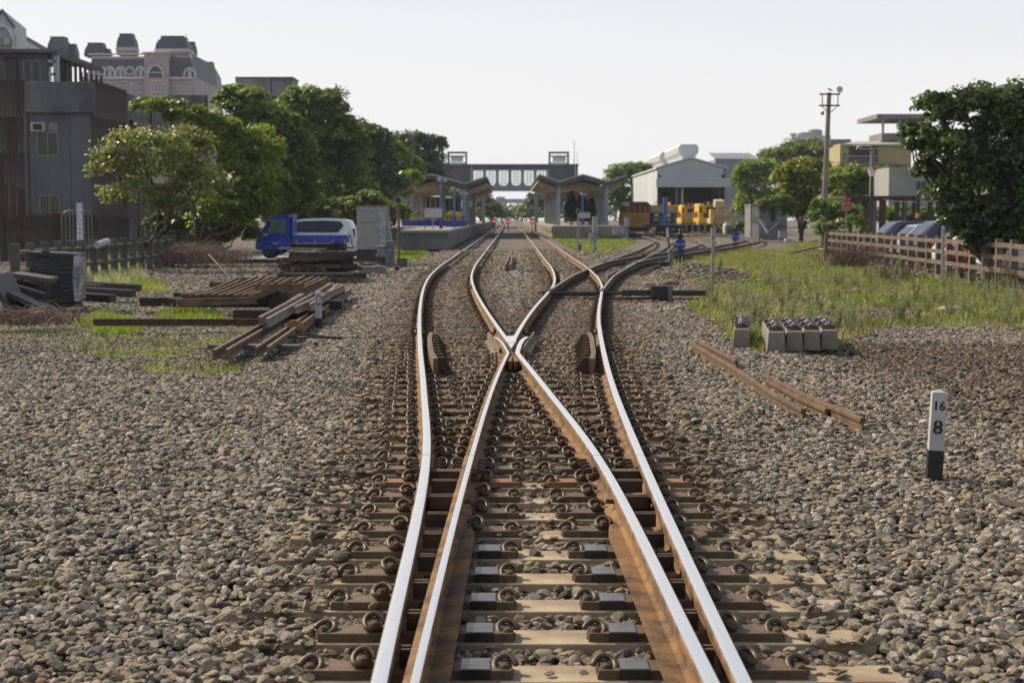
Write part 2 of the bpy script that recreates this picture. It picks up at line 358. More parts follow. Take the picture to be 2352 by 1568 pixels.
# alike clips for the left hand of a rail
SPC = .535
def sleeper_y(k): return 6.49 + SPC * k
clip_n = 0; far_clips = []
SLM = {}
def add_clip(par, x, y, z, flip):
    global clip_n
    if clip_n >= 300: far_clips.append((x + par.location.x, par.location.y, z, flip)); return
    c = link('rail_clip', CM, par, (x, y, z), (rnd.uniform(-.12, .12), rnd.uniform(-.08, .08), rnd.uniform(-.22, .22)))
    if flip: c.scale = (-1, 1, 1)
    clip_n += 1
for k in range(-3, 31):
    y = sleeper_y(k); c = (float(LA(y)) + float(LB(y))) / 2; spread = float(LB(y) - LA(y))
    half = 1.28 + spread / 2
    s_ = put('sleeper', MB().box((0, 0, -.09), (2 * half, .245, .18), top=(1, .92)), CONC, TU, loc=(c, y, 0), bev=.006)
    xs = sorted([(float(railx(LA, y, -1)), 0), (float(railx(LA, y, 1)), 1), (float(railx(LB, y, -1)), 1), (float(railx(LB, y, 1)), 0)])
    rx = [a[0] for a in xs]
    if 18.1 < y < 20.9: rx = [rx[0], (rx[1] + rx[2]) / 2 - .06, (rx[1] + rx[2]) / 2 + .06, rx[3]]
    groups = []
    for x in rx:
        if groups and x - groups[-1][-1] < .62: groups[-1].append(x)
        else: groups.append([x])
    for g in groups:
        x0 = g[0] - (.34 if y < 18 else .25); x1 = g[-1] + (.34 if y < 18 else .25)
        po = put('baseplate', MB().box(((x0 + x1) / 2, -.01, .014), (x1 - x0, .15, .044), top=(.985, .95)), [SLIDE if y < 7.9 and g is groups[-1] and False else PLATEB if k in (7, 11, 12, 16, 22, 27) else PLATE], s_, loc=(-c, 0, 0))
        if y < 8.4 and len(g) > 1:
            xs0 = (g[-1] + .135, x1 - .085) if g is groups[0] else (x0 + .085, g[0] - .135)
            put('slide_face', MB().box(((xs0[0] + xs0[1]) / 2, -.01, .0155), (abs(xs0[1] - xs0[0]), .158, .046)).box(((xs0[0] + xs0[1]) / 2, -.01, .0405), (abs(xs0[1] - xs0[0]) - .01, .15, .006), m=1), [STEELD, SLIDE], po)
        add_clip(s_, x0 + .03 - c, 0, .0, True); add_clip(s_, x1 - .03 - c, 0, .0, False)
        if y > 7.5 or True:
            for x in g:
                wl_ = any(0 < x - q < .26 for q in g); wr_ = any(0 < q - x < .26 for q in g)
                if not wl_ and not (y < 8.6 and x == g[0] and g is groups[-1]): add_clip(s_, x - .105 - c, -.0, .03, False)
                if not wr_ and not (y < 8.6 and x == g[-1] and g is groups[0]) : add_clip(s_, x + .105 - c, -.0, .03, True)
        if len(g) == 2 and g[1] - g[0] > .36:
            xm = (g[0] + g[1]) / 2; add_clip(s_, xm - .03 - c, 0, .02, False)
    if k == 5:
        text('16 + 8', .085, (-.02 + .02, -.01, .004), (0, 0, 0), WHITE, s_, ext=.0005)
    # spring spacers between stock rail and blade
    if y < 9.6:
        for (a, b) in ((rx[0], rx[1]), (rx[2], rx[3])):
            yy = y + SPC / 2 + .05
            for dy_ in (-.02, .03): put('spacer_bar', MB().box(((a + b) / 2, yy + dy_, .125), (b - a - .075, .012, .07)).box(((a + b) / 2, yy + dy_, .162), (b - a - .075, .014, .005), m=1), [RUSTD, RUSTP], TU)
for y in (9.05, 10.0):
    for (f, g_, s) in ((LA, LB, -1), (LA, LB, 1)):
        a, b = float(railx(f, y, s)), float(railx(g_, y, s))
        if b - a > .12: put('spacer_block', MB().box(((a + b) / 2, y, .10), (b - a - .05, .10, .085)).cyl((a - .06, y, .11), (b + .06, y, .11), .016, n=6).cyl((a + .03, y, .11), (a + .07, y, .11), .03, n=6), [RUSTD], TU, bev=.004)
# guard rails with brackets
def guard(f, side, y0=17.0, y1=20.9):
    g = MB(); s = -side
    def gx(y):
        e = .03 * max(0, abs(y - (y0 + y1) / 2) / ((y1 - y0) / 2) - .55) / .45
        return float(railx(f, y, side)) + s * (.125 + e)
    ys = np.linspace(y0, y1, 14)
    L = [(gx(y) - .028, y) for y in ys]; Rr = [(gx(y) + .028, y) for y in ys]
    g.prism([(x, y, .06) for x, y in L] + [(x, y, .06) for x, y in Rr[::-1]], (0, 0, .175))
    o = put('guard_rail', g, [RUSTP], TU, bev=.004)
    for i in range(9):
        y = y0 + .22 + i * .43; x = gx(y) + s * .03
        put('bracket', MB().prism([(x, y, .02), (x + s * .20, y, .02), (x + s * .07, y, .225), (x, y, .225)], (0, .016, 0)).box((x + s * .04, y + .01, .226), (.07, .05, .004), m=1), [RUSTD, RUSTP], o)  # thin paler strip paints the lit top edge onto each bracket
guard(LA, -1); guard(LB, 1)
# far tracks
def far_track(name, label, f, y0, y1, sl0, sl1, skip=None, tops=(SHINE, SHINE), sidem=RUST):
    t = thing(name, label, 'railway track')
    for s, tp in zip((-1, 1), tops):
        rail(t, f, s, y0, min(y1, 60), 1.0, PROF_T, tp, side_m=sidem)
        if y1 > 60: rail(t, f, s, 60.01, y1, far=True, prof=PROF_T, top=tp, side_m=sidem)
    y = sl0
    while y < sl1:
        x = float(f(y)); a = math.atan(float(f(y + .2) - f(y - .2)) / .4)
        key = 'tie'
        if key not in SLM: SLM[key] = MB().box((0, 0, -.06), (2.3, .23, .14)).mesh('sleeper', TIMB)
        link('sleeper', SLM[key], t, (x, y, rnd.uniform(-.045, -.028)), (0, 0, -a))
        if y < 50:
            for s in (-1, 1):
                rx_ = float(railx(f, y, s))
                far_clips.append((rx_ - .1, y, .012, False)); far_clips.append((rx_ + .1, y, .012, True))
        y += .58
    return t
TL = far_track('railway_track', 'straight left main track running to the station between the platforms', LA, J2 + .012, 400, 23.4, 58)
TR = far_track('railway_track', 'straight right main track beside the right platform', LB, J2 + .012, 400, 23.4, 58)
for y in (38.0, 66.0, 84.0):
    joint(LA, -1, y, TL, True); joint(LA, 1, y, TL, True); joint(LB, -1, y, TR, True); joint(LB, 1, y, TR, True)
T1 = far_track('siding_track', 'curved siding branching right through the distant crossing to the crane wagons', LS1, 33.5, 175, 36, 60, tops=(DULL, DULL), sidem=RUSTD)
T2 = far_track('siding_track', 'middle siding curving right behind the near blue disc signal', LS2, 50, 175, 51, 62, tops=(DULL, DULL), sidem=RUSTD)
T3 = far_track('siding_track', 'outermost siding curving right past the far blue disc signal', LS3, 69, 185, 70, 72, tops=(DULL, DULL), sidem=RUSTD)
# timber walkway boards across the left track
bo = tag(put('crossing_board', MB().box((0, 0, .215), (2.9, .32, .05)), [mat('weathered_board', (.42, .40, .37), .8, 0, .2, 4, .3)], loc=(float(LA(73)) - .05, 73, 0)), 'pale board laid across the left track before the platform', 'board')
# switch stretcher at the second turnout
st_ = thing('point_rods', 'black switch rods lying across the right track at the second turnout', 'switch gear', (float(LB(34.6)), 34.6, 0))
for dy in (-.25, .0, .35): put('rod', MB().cyl((-.75, dy, .1), (1.35, dy, .1), .025, n=6), [STEELD], st_)
put('rod_plate', MB().box((.0, -.1, .06), (1.5, .22, .03)).box((0, .4, .06), (1.2, .2, .03)), [BLACK], st_)
tag(put('check_rail', rail_mb([(float(railx(LB, y, -1)) + .2, y, 0) for y in (39.5, 41, 43, 44)], PROF_T), [RUSTP, RUSTP]), 'short brown check rail inside the right main track near the second crossing', 'check rail', )
tag(put('check_rail', rail_mb([(float(railx(LS1, y, 1)) - .17, y, 0) for y in (43, 45, 47)], PROF_T), [RUSTP, RUSTP]), 'short brown check rail inside the branching siding', 'check rail')
# remaining clips: too many to single out
def euler_m(n_, ax, ay, az):
    cx, sx, cy, sy, cz, sz = np.cos(ax), np.sin(ax), np.cos(ay), np.sin(ay), np.cos(az), np.sin(az)
    M = np.empty((n_, 3, 3))
    M[:, 0, 0] = cz * cy; M[:, 0, 1] = cz * sy * sx - sz * cx; M[:, 0, 2] = cz * sy * cx + sz * sx
    M[:, 1, 0] = sz * cy; M[:, 1, 1] = sz * sy * sx + cz * cx; M[:, 1, 2] = sz * sy * cx - cz * sx
    M[:, 2, 0] = -sy; M[:, 2, 1] = cy * sx; M[:, 2, 2] = cy * cx
    return M
def scatter(name, tv, tf, P, M, S, mats, parent=None, kind=None, smooth=False):
    tv = np.asarray(tv, float); tf = np.asarray(tf, int); N = len(P); S = np.asarray(S, float)
    S = S[:, None] if S.ndim == 1 else S
    V = np.einsum('nij,nkj->nki', M, tv[None] * S[:, None, :]) + np.asarray(P)[:, None, :]
    Fq = (tf[None] + (np.arange(N) * len(tv))[:, None, None]).reshape(-1, tf.shape[1])
    o = link(name, npmesh(name, V.reshape(-1, 3), Fq, mats, smooth), parent)
    if kind: o['kind'] = kind
    return o
cm = MB(); th = np.linspace(-.2, math.pi + .2, 7); cm.tube([(-.045 * math.cos(a), .02 * math.cos(a), .03 + .045 * math.sin(a)) for a in th], .011, 4, cap=False); cm.box((0, 0, .02), (.06, .06, .04))
fc = [c for c in far_clips]
wp = []
for c in fc: wp.append(c)
# clips recorded relative to a sleeper use world x for the far tracks only
P = np.array([[c[0], c[1], c[2]] for c in wp]); n_ = len(P)
cmf = [f for f in cm.f if len(f) == 4]
scatter('rail_clips', cm.v, cmf, P, euler_m(n_, rng.normal(0, .1, n_), rng.normal(0, .1, n_), rng.normal(0, .15, n_)), np.ones(n_), RUSTD, TL, 'stuff')
# ------------------------------------------------------------------ ballast stones (geometry nodes: far too many to count)
def stone_mesh(i):
    import bmesh
    bm = bmesh.new(); bmesh.ops.create_icosphere(bm, subdivisions=3 if i < 6 else 2, radius=1)
    g = np.random.default_rng(100 + i); dirs = g.normal(size=(13, 3)); dirs /= np.linalg.norm(dirs, axis=1)[:, None]; ds = g.uniform(.42, .88, 13)
    V = np.array([v.co[:] for v in bm.verts])
    for d, q in zip(dirs, ds):
        k = V @ d; V -= np.outer(np.maximum(k - q, 0) * (.97 if i % 3 else .8), d)
    V += .025 * np.sin(V * 7 + i)[:, [1, 2, 0]]
    V *= np.array([1, g.uniform(.6, .85), g.uniform(.32, .60)]); V /= np.abs(V).max()
    for v, c in zip(bm.verts, V): v.co = c
    me = bpy.data.meshes.new('stone'); bm.to_mesh(me); bm.free(); me.materials.append(STONE)
    me.polygons.foreach_set('use_smooth', [i % 6 == 0] * len(me.polygons)); return me
STONE = bpy.data.materials.new('ballast_stone'); STONE.use_nodes = True
n = STONE.node_tree.nodes; l = STONE.node_tree.links; b = n['Principled BSDF']; b.inputs['Roughness'].default_value = .72; b.inputs['Specular IOR Level'].default_value = .35
at = n.new('ShaderNodeAttribute'); at.attribute_type = 'INSTANCER'; at.attribute_name = 'tint'
cr = n.new('ShaderNodeValToRGB'); cr.color_ramp.interpolation = 'LINEAR'; e = cr.color_ramp.elements
cols = [(0, (.05, .043, .036)), (.12, (.11, .095, .078)), (.26, (.21, .185, .155)), (.40, (.33, .275, .19)), (.58, (.43, .35, .235)), (.68, (.16, .175, .20)), (.78, (.41, .345, .24)), (.92, (.58, .54, .48)), (1, (.25, .14, .075))]
e[0].position = 0; e[0].color = (*cols[0][1], 1); e[1].position = 1; e[1].color = (*cols[-1][1], 1)
for p_, c_ in cols[1:-1]: q = e.new(p_); q.color = (*c_, 1)
l.new(at.outputs['Fac'], cr.inputs[0])
tc = n.new('ShaderNodeTexCoord'); nz = n.new('ShaderNodeTexNoise'); nz.inputs['Scale'].default_value = 1.8; nz.inputs['Detail'].default_value = 5; l.new(tc.outputs['Object'], nz.inputs[0])
m2 = n.new('ShaderNodeMix'); m2.data_type = 'RGBA'; m2.blend_type = 'MULTIPLY'; m2.inputs[0].default_value = 1
r2 = n.new('ShaderNodeValToRGB'); r2.color_ramp.elements[0].position = .3; r2.color_ramp.elements[0].color = (.58, .55, .52, 1); r2.color_ramp.elements[1].position = .65; r2.color_ramp.elements[1].color = (.98, .98, .98, 1)
l.new(nz.outputs[0], r2.inputs[0]); l.new(cr.outputs[0], m2.inputs[6]); l.new(r2.outputs[0], m2.inputs[7])
a2 = n.new('ShaderNodeAttribute'); a2.attribute_type = 'INSTANCER'; a2.attribute_name = 'rust'
m3 = n.new('ShaderNodeMix'); m3.data_type = 'RGBA'; l.new(a2.outputs['Fac'], m3.inputs[0]); l.new(m2.outputs[2], m3.inputs[6]); m3.inputs[7].default_value = (.13, .07, .026, 1)
l.new(m3.outputs[2], b.inputs['Base Color'])
bp = n.new('ShaderNodeBump'); bp.inputs['Strength'].default_value = .5; bp.inputs['Distance'].default_value = .12; nb = n.new('ShaderNodeTexNoise'); nb.inputs['Scale'].default_value = 6; nb.inputs['Detail'].default_value = 5
l.new(tc.outputs['Object'], nb.inputs[0]); l.new(nb.outputs[0], bp.inputs['Height']); l.new(bp.outputs[0], b.inputs['Normal'])
SCOL = bpy.data.collections.new('stone_shapes')
for i in range(18):
    SCOL.objects.link(bpy.data.objects.new('stone_%02d' % i, stone_mesh(i)))

GRASS = [(1545, 590), (1640, 575), (1720, 566), (1900, 585), (2050, 615), (2352, 668), (2352, 745), (2200, 738), (2060, 735), (1960, 765), (1925, 792), (1740, 805), (1680, 770), (1640, 735), (1585, 705), (1575, 670), (1630, 655), (1560, 640), (1545, 610)]
GP = np.array([G(u, v).xy[:] for u, v in GRASS]); GP = np.vstack([GP, [[15, 23]]]) if False else GP
def inside(poly, x, y):
    c = np.zeros(len(x), bool); j = len(poly) - 1
    for i in range(len(poly)):
        xi, yi = poly[i]; xj, yj = poly[j]
        c ^= ((yi > y) != (yj > y)) & (x < (xj - xi) * (y - yi) / (yj - yi + 1e-9) + xi); j = i
    return c
def wedge(y0, y1, dens, marg=1.42, add=1.0):
    "random points in the ground strip the camera looks over, with a margin at both sides"
    hw0 = y0 * .3275 * marg + add; hw1 = y1 * .3275 * marg + add; area = (hw0 + hw1) * (y1 - y0); N = int(area * dens)
    y = rng.uniform(y0, y1, int(N * 1.0)); t = (hw0 + (hw1 - hw0) * (y - y0) / (y1 - y0)) / hw1
    k = rng.uniform(0, 1, len(y)) < t; extra = int((~k).sum() * 1.3)
    y2 = rng.uniform(y0, y1, extra); t2 = (hw0 + (hw1 - hw0) * (y2 - y0) / (y1 - y0)) / hw1
    y = np.concatenate([y[k], y2[rng.uniform(0, 1, extra) < t2]])
    hw = hw0 + (hw1 - hw0) * (y - y0) / (y1 - y0)
    return rng.uniform(-1, 1, len(y)) * hw, y
RF = [(LA, -1, 0), (LA, 1, 0), (LB, -1, 0), (LB, 1, 0), (LS1, -1, 33), (LS1, 1, 33), (LS2, -1, 50), (LS2, 1, 50), (LS3, -1, 69), (LS3, 1, 69)]
def railgap(x, y):
    d = np.full(len(x), 99.)
    for f, s, y0 in RF:
        q = np.abs(x - railx(f, np.maximum(y, y0 + .01), s)); d = np.minimum(d, np.where(y >= y0, q, 99))
    return d
def stones(name, layers):
    Pn, Rn, Sn, Tn, Un = [], [], [], [], []
    for (y0, y1, dens, s0, s1, lift) in layers:
        x, y = wedge(y0, y1, dens); rg = railgap(x, y); near = near_track(x, y); cx = (LA(y) + LB(y)) / 2
        ins = np.abs(x - cx) < (1.28 + (LB(y) - LA(y)) / 2)
        ph = ((y - sleeper_y(0)) / SPC) % 1; on = ((ph < .26) | (ph > .74)) & ins & (y < 23)
        keep = rg > .062 + .02 * (y < 9) + .012 * rng.normal(size=len(x)).clip(-1, 1)
        keep &= ~((near < 2.6) & (y > 23) & (rg < .09))
        pz = np.where(y < 8.3, .008, np.where(y < 10.3, .07, np.where(y < 12.4, .38, .9)))
        outer = np.where(x < cx, cx - x > .82, x - cx > .98) & True
        pz = np.where(outer, np.maximum(pz, np.where(x < 0, np.where((y > 7) & (y < 10.6), .5, .75), .13 + .75 * sm(7.5, 11, y))), pz)
        plate = (rg < .36); pz = np.where(plate, np.minimum(pz, np.where(y < 9.6, .06, np.where(y < 12.4, .28, .62))), pz)
        keep &= ~on | (rng.uniform(size=len(x)) < pz)
        gin = inside(GP, x, y); mound = ((np.abs(x - 5.8) < 1.5) & (np.abs(y - 46.3) < 2.2) & (gh(x, y) > .06)); gin &= ~mound; keep &= ~gin | (rng.uniform(size=len(x)) < .15 + .5 * (wav(x, y, 1.7) > .15))
        for (bx, by, r_) in HOLES: keep &= ~((np.abs(x - bx) < r_) & (np.abs(y - by) < r_))
        x, y, rg, near, ins, on, gin = [a[keep] for a in (x, y, rg, near, ins, on, gin)]; N = len(x)
        sz = rng.uniform(s0, s1, N) * np.where(rng.uniform(size=N) < .08, 1.35, 1)
        sz = np.where((rg < .10) & (sz > .032), .028, sz)
        z = gh(x, y) + lift + rng.uniform(-.010, .016, N) + np.where(on, np.maximum(.0 - gh(x, y) + .006, 0) + .004 + np.where((rg < .36) & (y > 12), .022, 0), 0)
        z = np.where((y > 12.8) & (near < 1.4), np.minimum(z, .03), z)
        tint = np.clip(rng.beta(1.25, 1.2, N) + .13 * wav(x, y, .9) - np.where(gin, .1, 0) - .10 * sm(2.5, 5, np.abs(x)) * sm(16, 22, y) - .28 * sm(3.4, 5.2, x) * sm(11, 15, y) * (y < 23), 0, 1)
        ru = np.clip(1.25 * np.exp(-(rg / .5) ** 2) * (near < 2.0) * (.85 + .5 * wav(x, y, 5)) * np.where(y < 8.5, .5, 1), 0, .95) * rng.uniform(.45, 1, N)
        ru = np.maximum(ru, .55 * sm(3.4, 5.2, x) * sm(11, 15, y) * (y < 23) * rng.uniform(0, 1, N)); ru = np.maximum(ru, .35 * (near < .5) * (y > 23) * rng.uniform(.3, 1, N))
        z = np.where(near > 2.2, z + .012 * wav(x, y, 11), z); Pn.append(np.stack([x, y, z], 1)); Rn.append(np.stack([rng.normal(0, .26, N), rng.normal(0, .26, N), rng.uniform(0, 6.28, N)], 1))
        Sn.append(sz); Tn.append(tint); Un.append(ru)
    Pn, Rn, Sn, Tn, Un = map(np.concatenate, (Pn, Rn, Sn, Tn, Un)); N = len(Pn)
    me = bpy.data.meshes.new(name); me.vertices.add(N); me.vertices.foreach_set('co', Pn.astype(np.float32).ravel())
    for an, ty, d in (('rot', 'FLOAT_VECTOR', Rn), ('siz', 'FLOAT', Sn), ('tint', 'FLOAT', Tn), ('rust', 'FLOAT', Un), ('pick', 'INT', rng.integers(0, 18, N))):
        a = me.attributes.new(an, ty, 'POINT'); a.data.foreach_set('vector' if ty == 'FLOAT_VECTOR' else 'value', (d.astype(np.int32) if ty == 'INT' else d.astype(np.float32)).ravel())
    me.update(); o = link(name, me); o['kind'] = 'stuff'
    ng = bpy.data.node_groups.new(name, 'GeometryNodeTree')
    ng.interface.new_socket('Geometry', in_out='INPUT', socket_type='NodeSocketGeometry'); ng.interface.new_socket('Geometry', in_out='OUTPUT', socket_type='NodeSocketGeometry')
    q = ng.nodes; L = ng.links; gi = q.new('NodeGroupInput'); go_ = q.new('NodeGroupOutput'); ip = q.new('GeometryNodeInstanceOnPoints'); ci = q.new('GeometryNodeCollectionInfo')
    ci.inputs['Collection'].default_value = SCOL; ci.inputs['Separate Children'].default_value = True; ci.inputs['Reset Children'].default_value = True
    def na(nm, ty):
        a = q.new('GeometryNodeInputNamedAttribute'); a.data_type = ty; a.inputs['Name'].default_value = nm; return a.outputs['Attribute']
    er = q.new('FunctionNodeEulerToRotation'); L.new(na('rot', 'FLOAT_VECTOR'), er.inputs[0])
    m2p = q.new('GeometryNodeMeshToPoints'); L.new(gi.outputs[0], m2p.inputs[0])
    L.new(m2p.outputs[0], ip.inputs['Points']); L.new(ci.outputs[0], ip.inputs['Instance']); ip.inputs['Pick Instance'].default_value = True
    L.new(na('pick', 'INT'), ip.inputs['Instance Index']); L.new(er.outputs[0], ip.inputs['Rotation']); L.new(na('siz', 'FLOAT'), ip.inputs['Scale'])
    L.new(ip.outputs[0], go_.inputs[0]); md = o.modifiers.new('stones', 'NODES'); md.node_group = ng
    print('stones', N)
    return o
HOLES = [(2.925, 10.7, .06)]
stones('ballast_gravel', [(4.2, 13, 520, .024, .038, -.012), (4.2, 13, 560, .018, .041, .004), (13, 30, 520, .022, .042, -.002), (30, 50, 150, .038, .062, -.004), (50, 90, 40, .05, .085, -.01)])

# ------------------------------------------------------------------ leaves, grass, trees
def fol(name, c, tr=.42, isl=.6, **k): return mat(name, c, .42, 0, .25, .7, 0, trans=tr, island=isl, spec=.55, **k)
LEAF_D = fol('leaves_dark', (.10, .155, .03)); LEAF_M = fol('leaves_mid', (.14, .20, .03)); LEAF_Y = fol('leaves_yellow_green', (.15, .17, .025), .45)
LEAF_O = fol('leaves_olive', (.13, .165, .045), .45); LEAF_B = fol('leaves_bluish', (.06, .10, .042)); LEAF_G = fol('leaves_glossy', (.05, .095, .02), .3); LEAF_L = fol('leaves_light', (.11, .19, .035), .4)
GRS = fol('grass_blades', (.135, .19, .032), .38, .75); GRS2 = fol('grass_dry', (.20, .18, .08), .4, .6); WEED = fol('weed_leaves', (.19, .22, .11), .4, .5)
BARK = mat('bark', (.13, .10, .075), .9, 0, .3, 6, .8, col2=(.06, .045, .035), stretch=(1, 1, .3)); TWIG = mat('dry_twigs', (.20, .14, .11), .9, 0, .3, 3, 0, island=.6)
QV = np.array([(0, -.5, 0), (.28, -.05, .05), (0, .5, -.03), (-.28, -.05, .05)]); QF = np.array([(0, 1, 2, 3)])
def leaves(name, blobs, N, size, m, parent, droop=.2, seed=0, clump=.34, jit=.42):
    g = np.random.default_rng(seed + 5); B = np.array(blobs, float); vol = (B[:, 3] * B[:, 4] * B[:, 5]) ** (2 / 3); pr = vol / vol.sum()
    P = []; NN = []
    for b_, p_ in zip(B, pr):
        nn = int(N * p_); nc = max(7, int(26 * (1 + b_[3]))); d = g.normal(size=(nc, 3)); d /= np.linalg.norm(d, axis=1)[:, None]; d[:, 2] = np.where(d[:, 2] < -.35, -d[:, 2], d[:, 2])
        cc = d * g.uniform(.55, 1.12, (nc, 1)); k = g.integers(0, nc, nn)
        dl = g.normal(size=(nn, 3)); dl /= np.linalg.norm(dl, axis=1)[:, None]; cs_ = g.uniform(.3, 1.35, (nc, 1))[k]
        dl[:, 2] = np.where(dl[:, 2] < -.3, -dl[:, 2] * .8, dl[:, 2]); q = cc[k] + dl * clump * cs_ * g.uniform(.55, 1.1, (nn, 1)); NN.append(dl)
        P.append(q * b_[3:6] + b_[:3])
    P = np.vstack(P); Nn = np.vstack(NN); n_ = len(P); Nn = Nn / (np.linalg.norm(Nn, axis=1)[:, None] + 1e-6)
    Nn = Nn * .9 + np.array([0, 0, .35]) + g.normal(0, .5, (n_, 3)); Nn /= np.linalg.norm(Nn, axis=1)[:, None]
    T_ = np.cross(Nn, g.normal(size=(n_, 3)) + np.array([0, 0, -droop * 1.5])); T_ /= np.linalg.norm(T_, axis=1)[:, None] + 1e-9
    return scatter(name, QV, QF, P, np.stack([np.cross(T_, Nn), T_, Nn], 2), size * g.uniform(.55, 1.35, n_), m, parent)
def branch(mb, a, b_, r0, r1, g, wig=.12, k=5, n=6):
    a = Vector(a); b_ = Vector(b_); L = (b_ - a).length; pts = []
    for i in range(k + 1):
        t = i / k; p = a.lerp(b_, t); 
        if 0 < i < k: p += Vector((g.uniform(-1, 1), g.uniform(-1, 1), g.uniform(-.5, 1))) * L * wig * .5
        pts.append(p)
    mb.tube(pts, [r0 + (r1 - r0) * i / k for i in range(k + 1)], n); return pts
def tree(name, label, loc, blobs, N, size, m, trunk=.16, group=None, seed=0, cat='tree', droop=.2, fork=.35, clump=.34):
    g0 = random.Random(seed + 1); main = list(blobs); extra = []
    for b_ in main:
        if b_[3] * b_[5] < .3: continue
        for j in range(6):
            d = Vector((g0.uniform(-1, 1), g0.uniform(-1, .4), g0.uniform(-.3, 1))).normalized(); r_ = g0.uniform(.2, .4)
            extra.append((b_[0] + d.x * b_[3] * .85, b_[1] + d.y * b_[4] * .85, b_[2] + d.z * b_[5] * .85, b_[3] * r_, b_[4] * r_, b_[5] * r_))
    t = thing(name, label, cat, loc, 0, group); g = random.Random(seed)
    tb = MB(); zc = min(b_[2] for b_ in blobs); hx = sum(b_[0] for b_ in blobs) / len(blobs) * .4
    f0 = Vector((hx, 0, max(.35, zc * fork))); branch(tb, (0, 0, -.1), f0, trunk, trunk * .8, g, .06, 3, 8)
    for b_ in blobs:
        pts = branch(tb, f0, (b_[0], b_[1], b_[2]), trunk * .55, trunk * .14, g, .16, 6)
        for j in range(4):
            d = Vector((g.uniform(-1, 1), g.uniform(-1, 1), g.uniform(-.2, 1))).normalized()
            branch(tb, pts[3 + j % 3], (b_[0] + d.x * b_[3] * .85, b_[1] + d.y * b_[4] * .85, b_[2] + d.z * b_[5] * .85), trunk * .2, trunk * .05, g, .2, 4, 4)
    put('trunk', tb, BARK, t, True)
    leaves('crown', main + extra, int(N * 1.3), size * .98, m, t, droop, seed, clump)
    return t
# grass blades
BV = np.array([(-.5, 0, 0), (.5, 0, 0), (.28, .18, .55), (-.28, .18, .55), (.0, .5, 1.0), (.0, .5, 1.0)]); BF = np.array([(0, 1, 2, 3)]); BV3 = np.array([(-.5, 0, 0), (.5, 0, 0), (.1, .45, 1.0), (-.1, .45, 1.0)])
def grass(name, P, h, wd, m, seed=0, lean=.35, z=None):
    g = np.random.default_rng(seed); n_ = len(P); S = np.stack([wd * g.uniform(.6, 1.3, n_), h * g.uniform(.3, 1, n_), h], 1) if np.ndim(h) else None
    hh = (h if np.ndim(h) else np.full(n_, h)) * g.uniform(.45, 1.25, n_)
    S = np.stack([wd * g.uniform(.6, 1.4, n_), hh * .8, hh], 1); P3 = np.column_stack([P, gh(P[:, 0], P[:, 1]) - .01])
    o = scatter(name, BV3, np.array([(0, 1, 2, 3)]), P3, euler_m(n_, g.normal(0, lean * .6, n_), g.normal(0, lean, n_), g.uniform(0, 6.28, n_)), S, m); o['kind'] = 'stuff'; return o
def pts_in(poly, N, patch=None, thr=0., seed=3):
    g = np.random.default_rng(seed); lo = poly.min(0); hi = poly.max(0); P = g.uniform(lo, hi, (N, 2)); P = P[inside(poly, P[:, 0], P[:, 1])]
    if patch: P = P[wav(P[:, 0], P[:, 1], patch) + g.normal(0, .12, len(P)) > thr]
    return P
NM = lambda P: P[gh(P[:, 0], P[:, 1]) < .05]
P_ = NM(pts_in(GP, 260000, 1.5, -.12)); dd = P_[:, 1]
grass('grass_field', P_, np.maximum(.05 + .17 * np.clip(wav(P_[:, 0] + 9, P_[:, 1], 1.9) + .25, 0, 1), .05), .010 + .0004 * dd, GRS, 1)
P_ = NM(pts_in(GP, 110000, 1.3, -.05, 8)); grass('dry_grass', P_, .16, .012, GRS2, 2)
def uvpoly(L_): return np.array([G(u, v).xy[:] for u, v in L_])
LG = [[(352, 722), (380, 700), (430, 694), (490, 705), (520, 722), (470, 730), (400, 730)],
      [(250, 640), (300, 625), (370, 640), (390, 655), (320, 662)], [(170, 730), (230, 705), (310, 722), (330, 745), (250, 752)],
      [(913, 572), (945, 566), (978, 570), (982, 585), (950, 592), (905, 592)], [(880, 545), (930, 540), (936, 560), (885, 570)], [(1005, 567), (1045, 568), (1040, 572), (1010, 572)],
      [(1262, 545), (1330, 548), (1420, 540), (1465, 552), (1440, 564), (1380, 580), (1330, 577), (1290, 560)],
      [(190, 600), (260, 590), (330, 590), (330, 640), (230, 655), (190, 640)], [(1810, 560), (1905, 545), (1905, 590), (1850, 600), (1790, 570)]]
for i, L_ in enumerate(LG):
    pl = uvpoly(L_); ar = .5 * abs(sum(pl[j - 1][0] * pl[j][1] - pl[j][0] * pl[j - 1][1] for j in range(len(pl)))); D_ = pl[:, 1].mean()
    lo = pl.min(0); hi = pl.max(0); bb_ = (hi - lo).prod()
    P_ = pts_in(pl, int(min(30000, bb_ * (900 if D_ < 35 else 260))), None, 0, 20 + i)
    grass('grass_patch', P_, .13 if i != 7 else .3, .010 + .0003 * D_, GRS if i not in (7,) else WEED, 30 + i)
# sparse tufts on the left gravel
g_ = np.random.default_rng(77); cs = [G(u, v).xy for u, v in [(290, 760), (330, 765), (375, 775), (380, 800), (385, 832), (430, 790), (455, 815), (490, 835), (510, 838), (530, 828), (340, 820), (460, 768), (410, 762), (500, 765), (545, 770), (270, 800), (225, 770), (600, 745), (106, 1333), (240, 790), (300, 790), (360, 790)]]
P_ = np.vstack([np.array(c[:])[None] + g_.normal(0, .16 if i != 18 else .02, (110 if i != 18 else 16, 2)) * [1, .8] for i, c in enumerate(cs)]); grass('grass_tufts', P_, .11, .010, GRS, 9, .45)
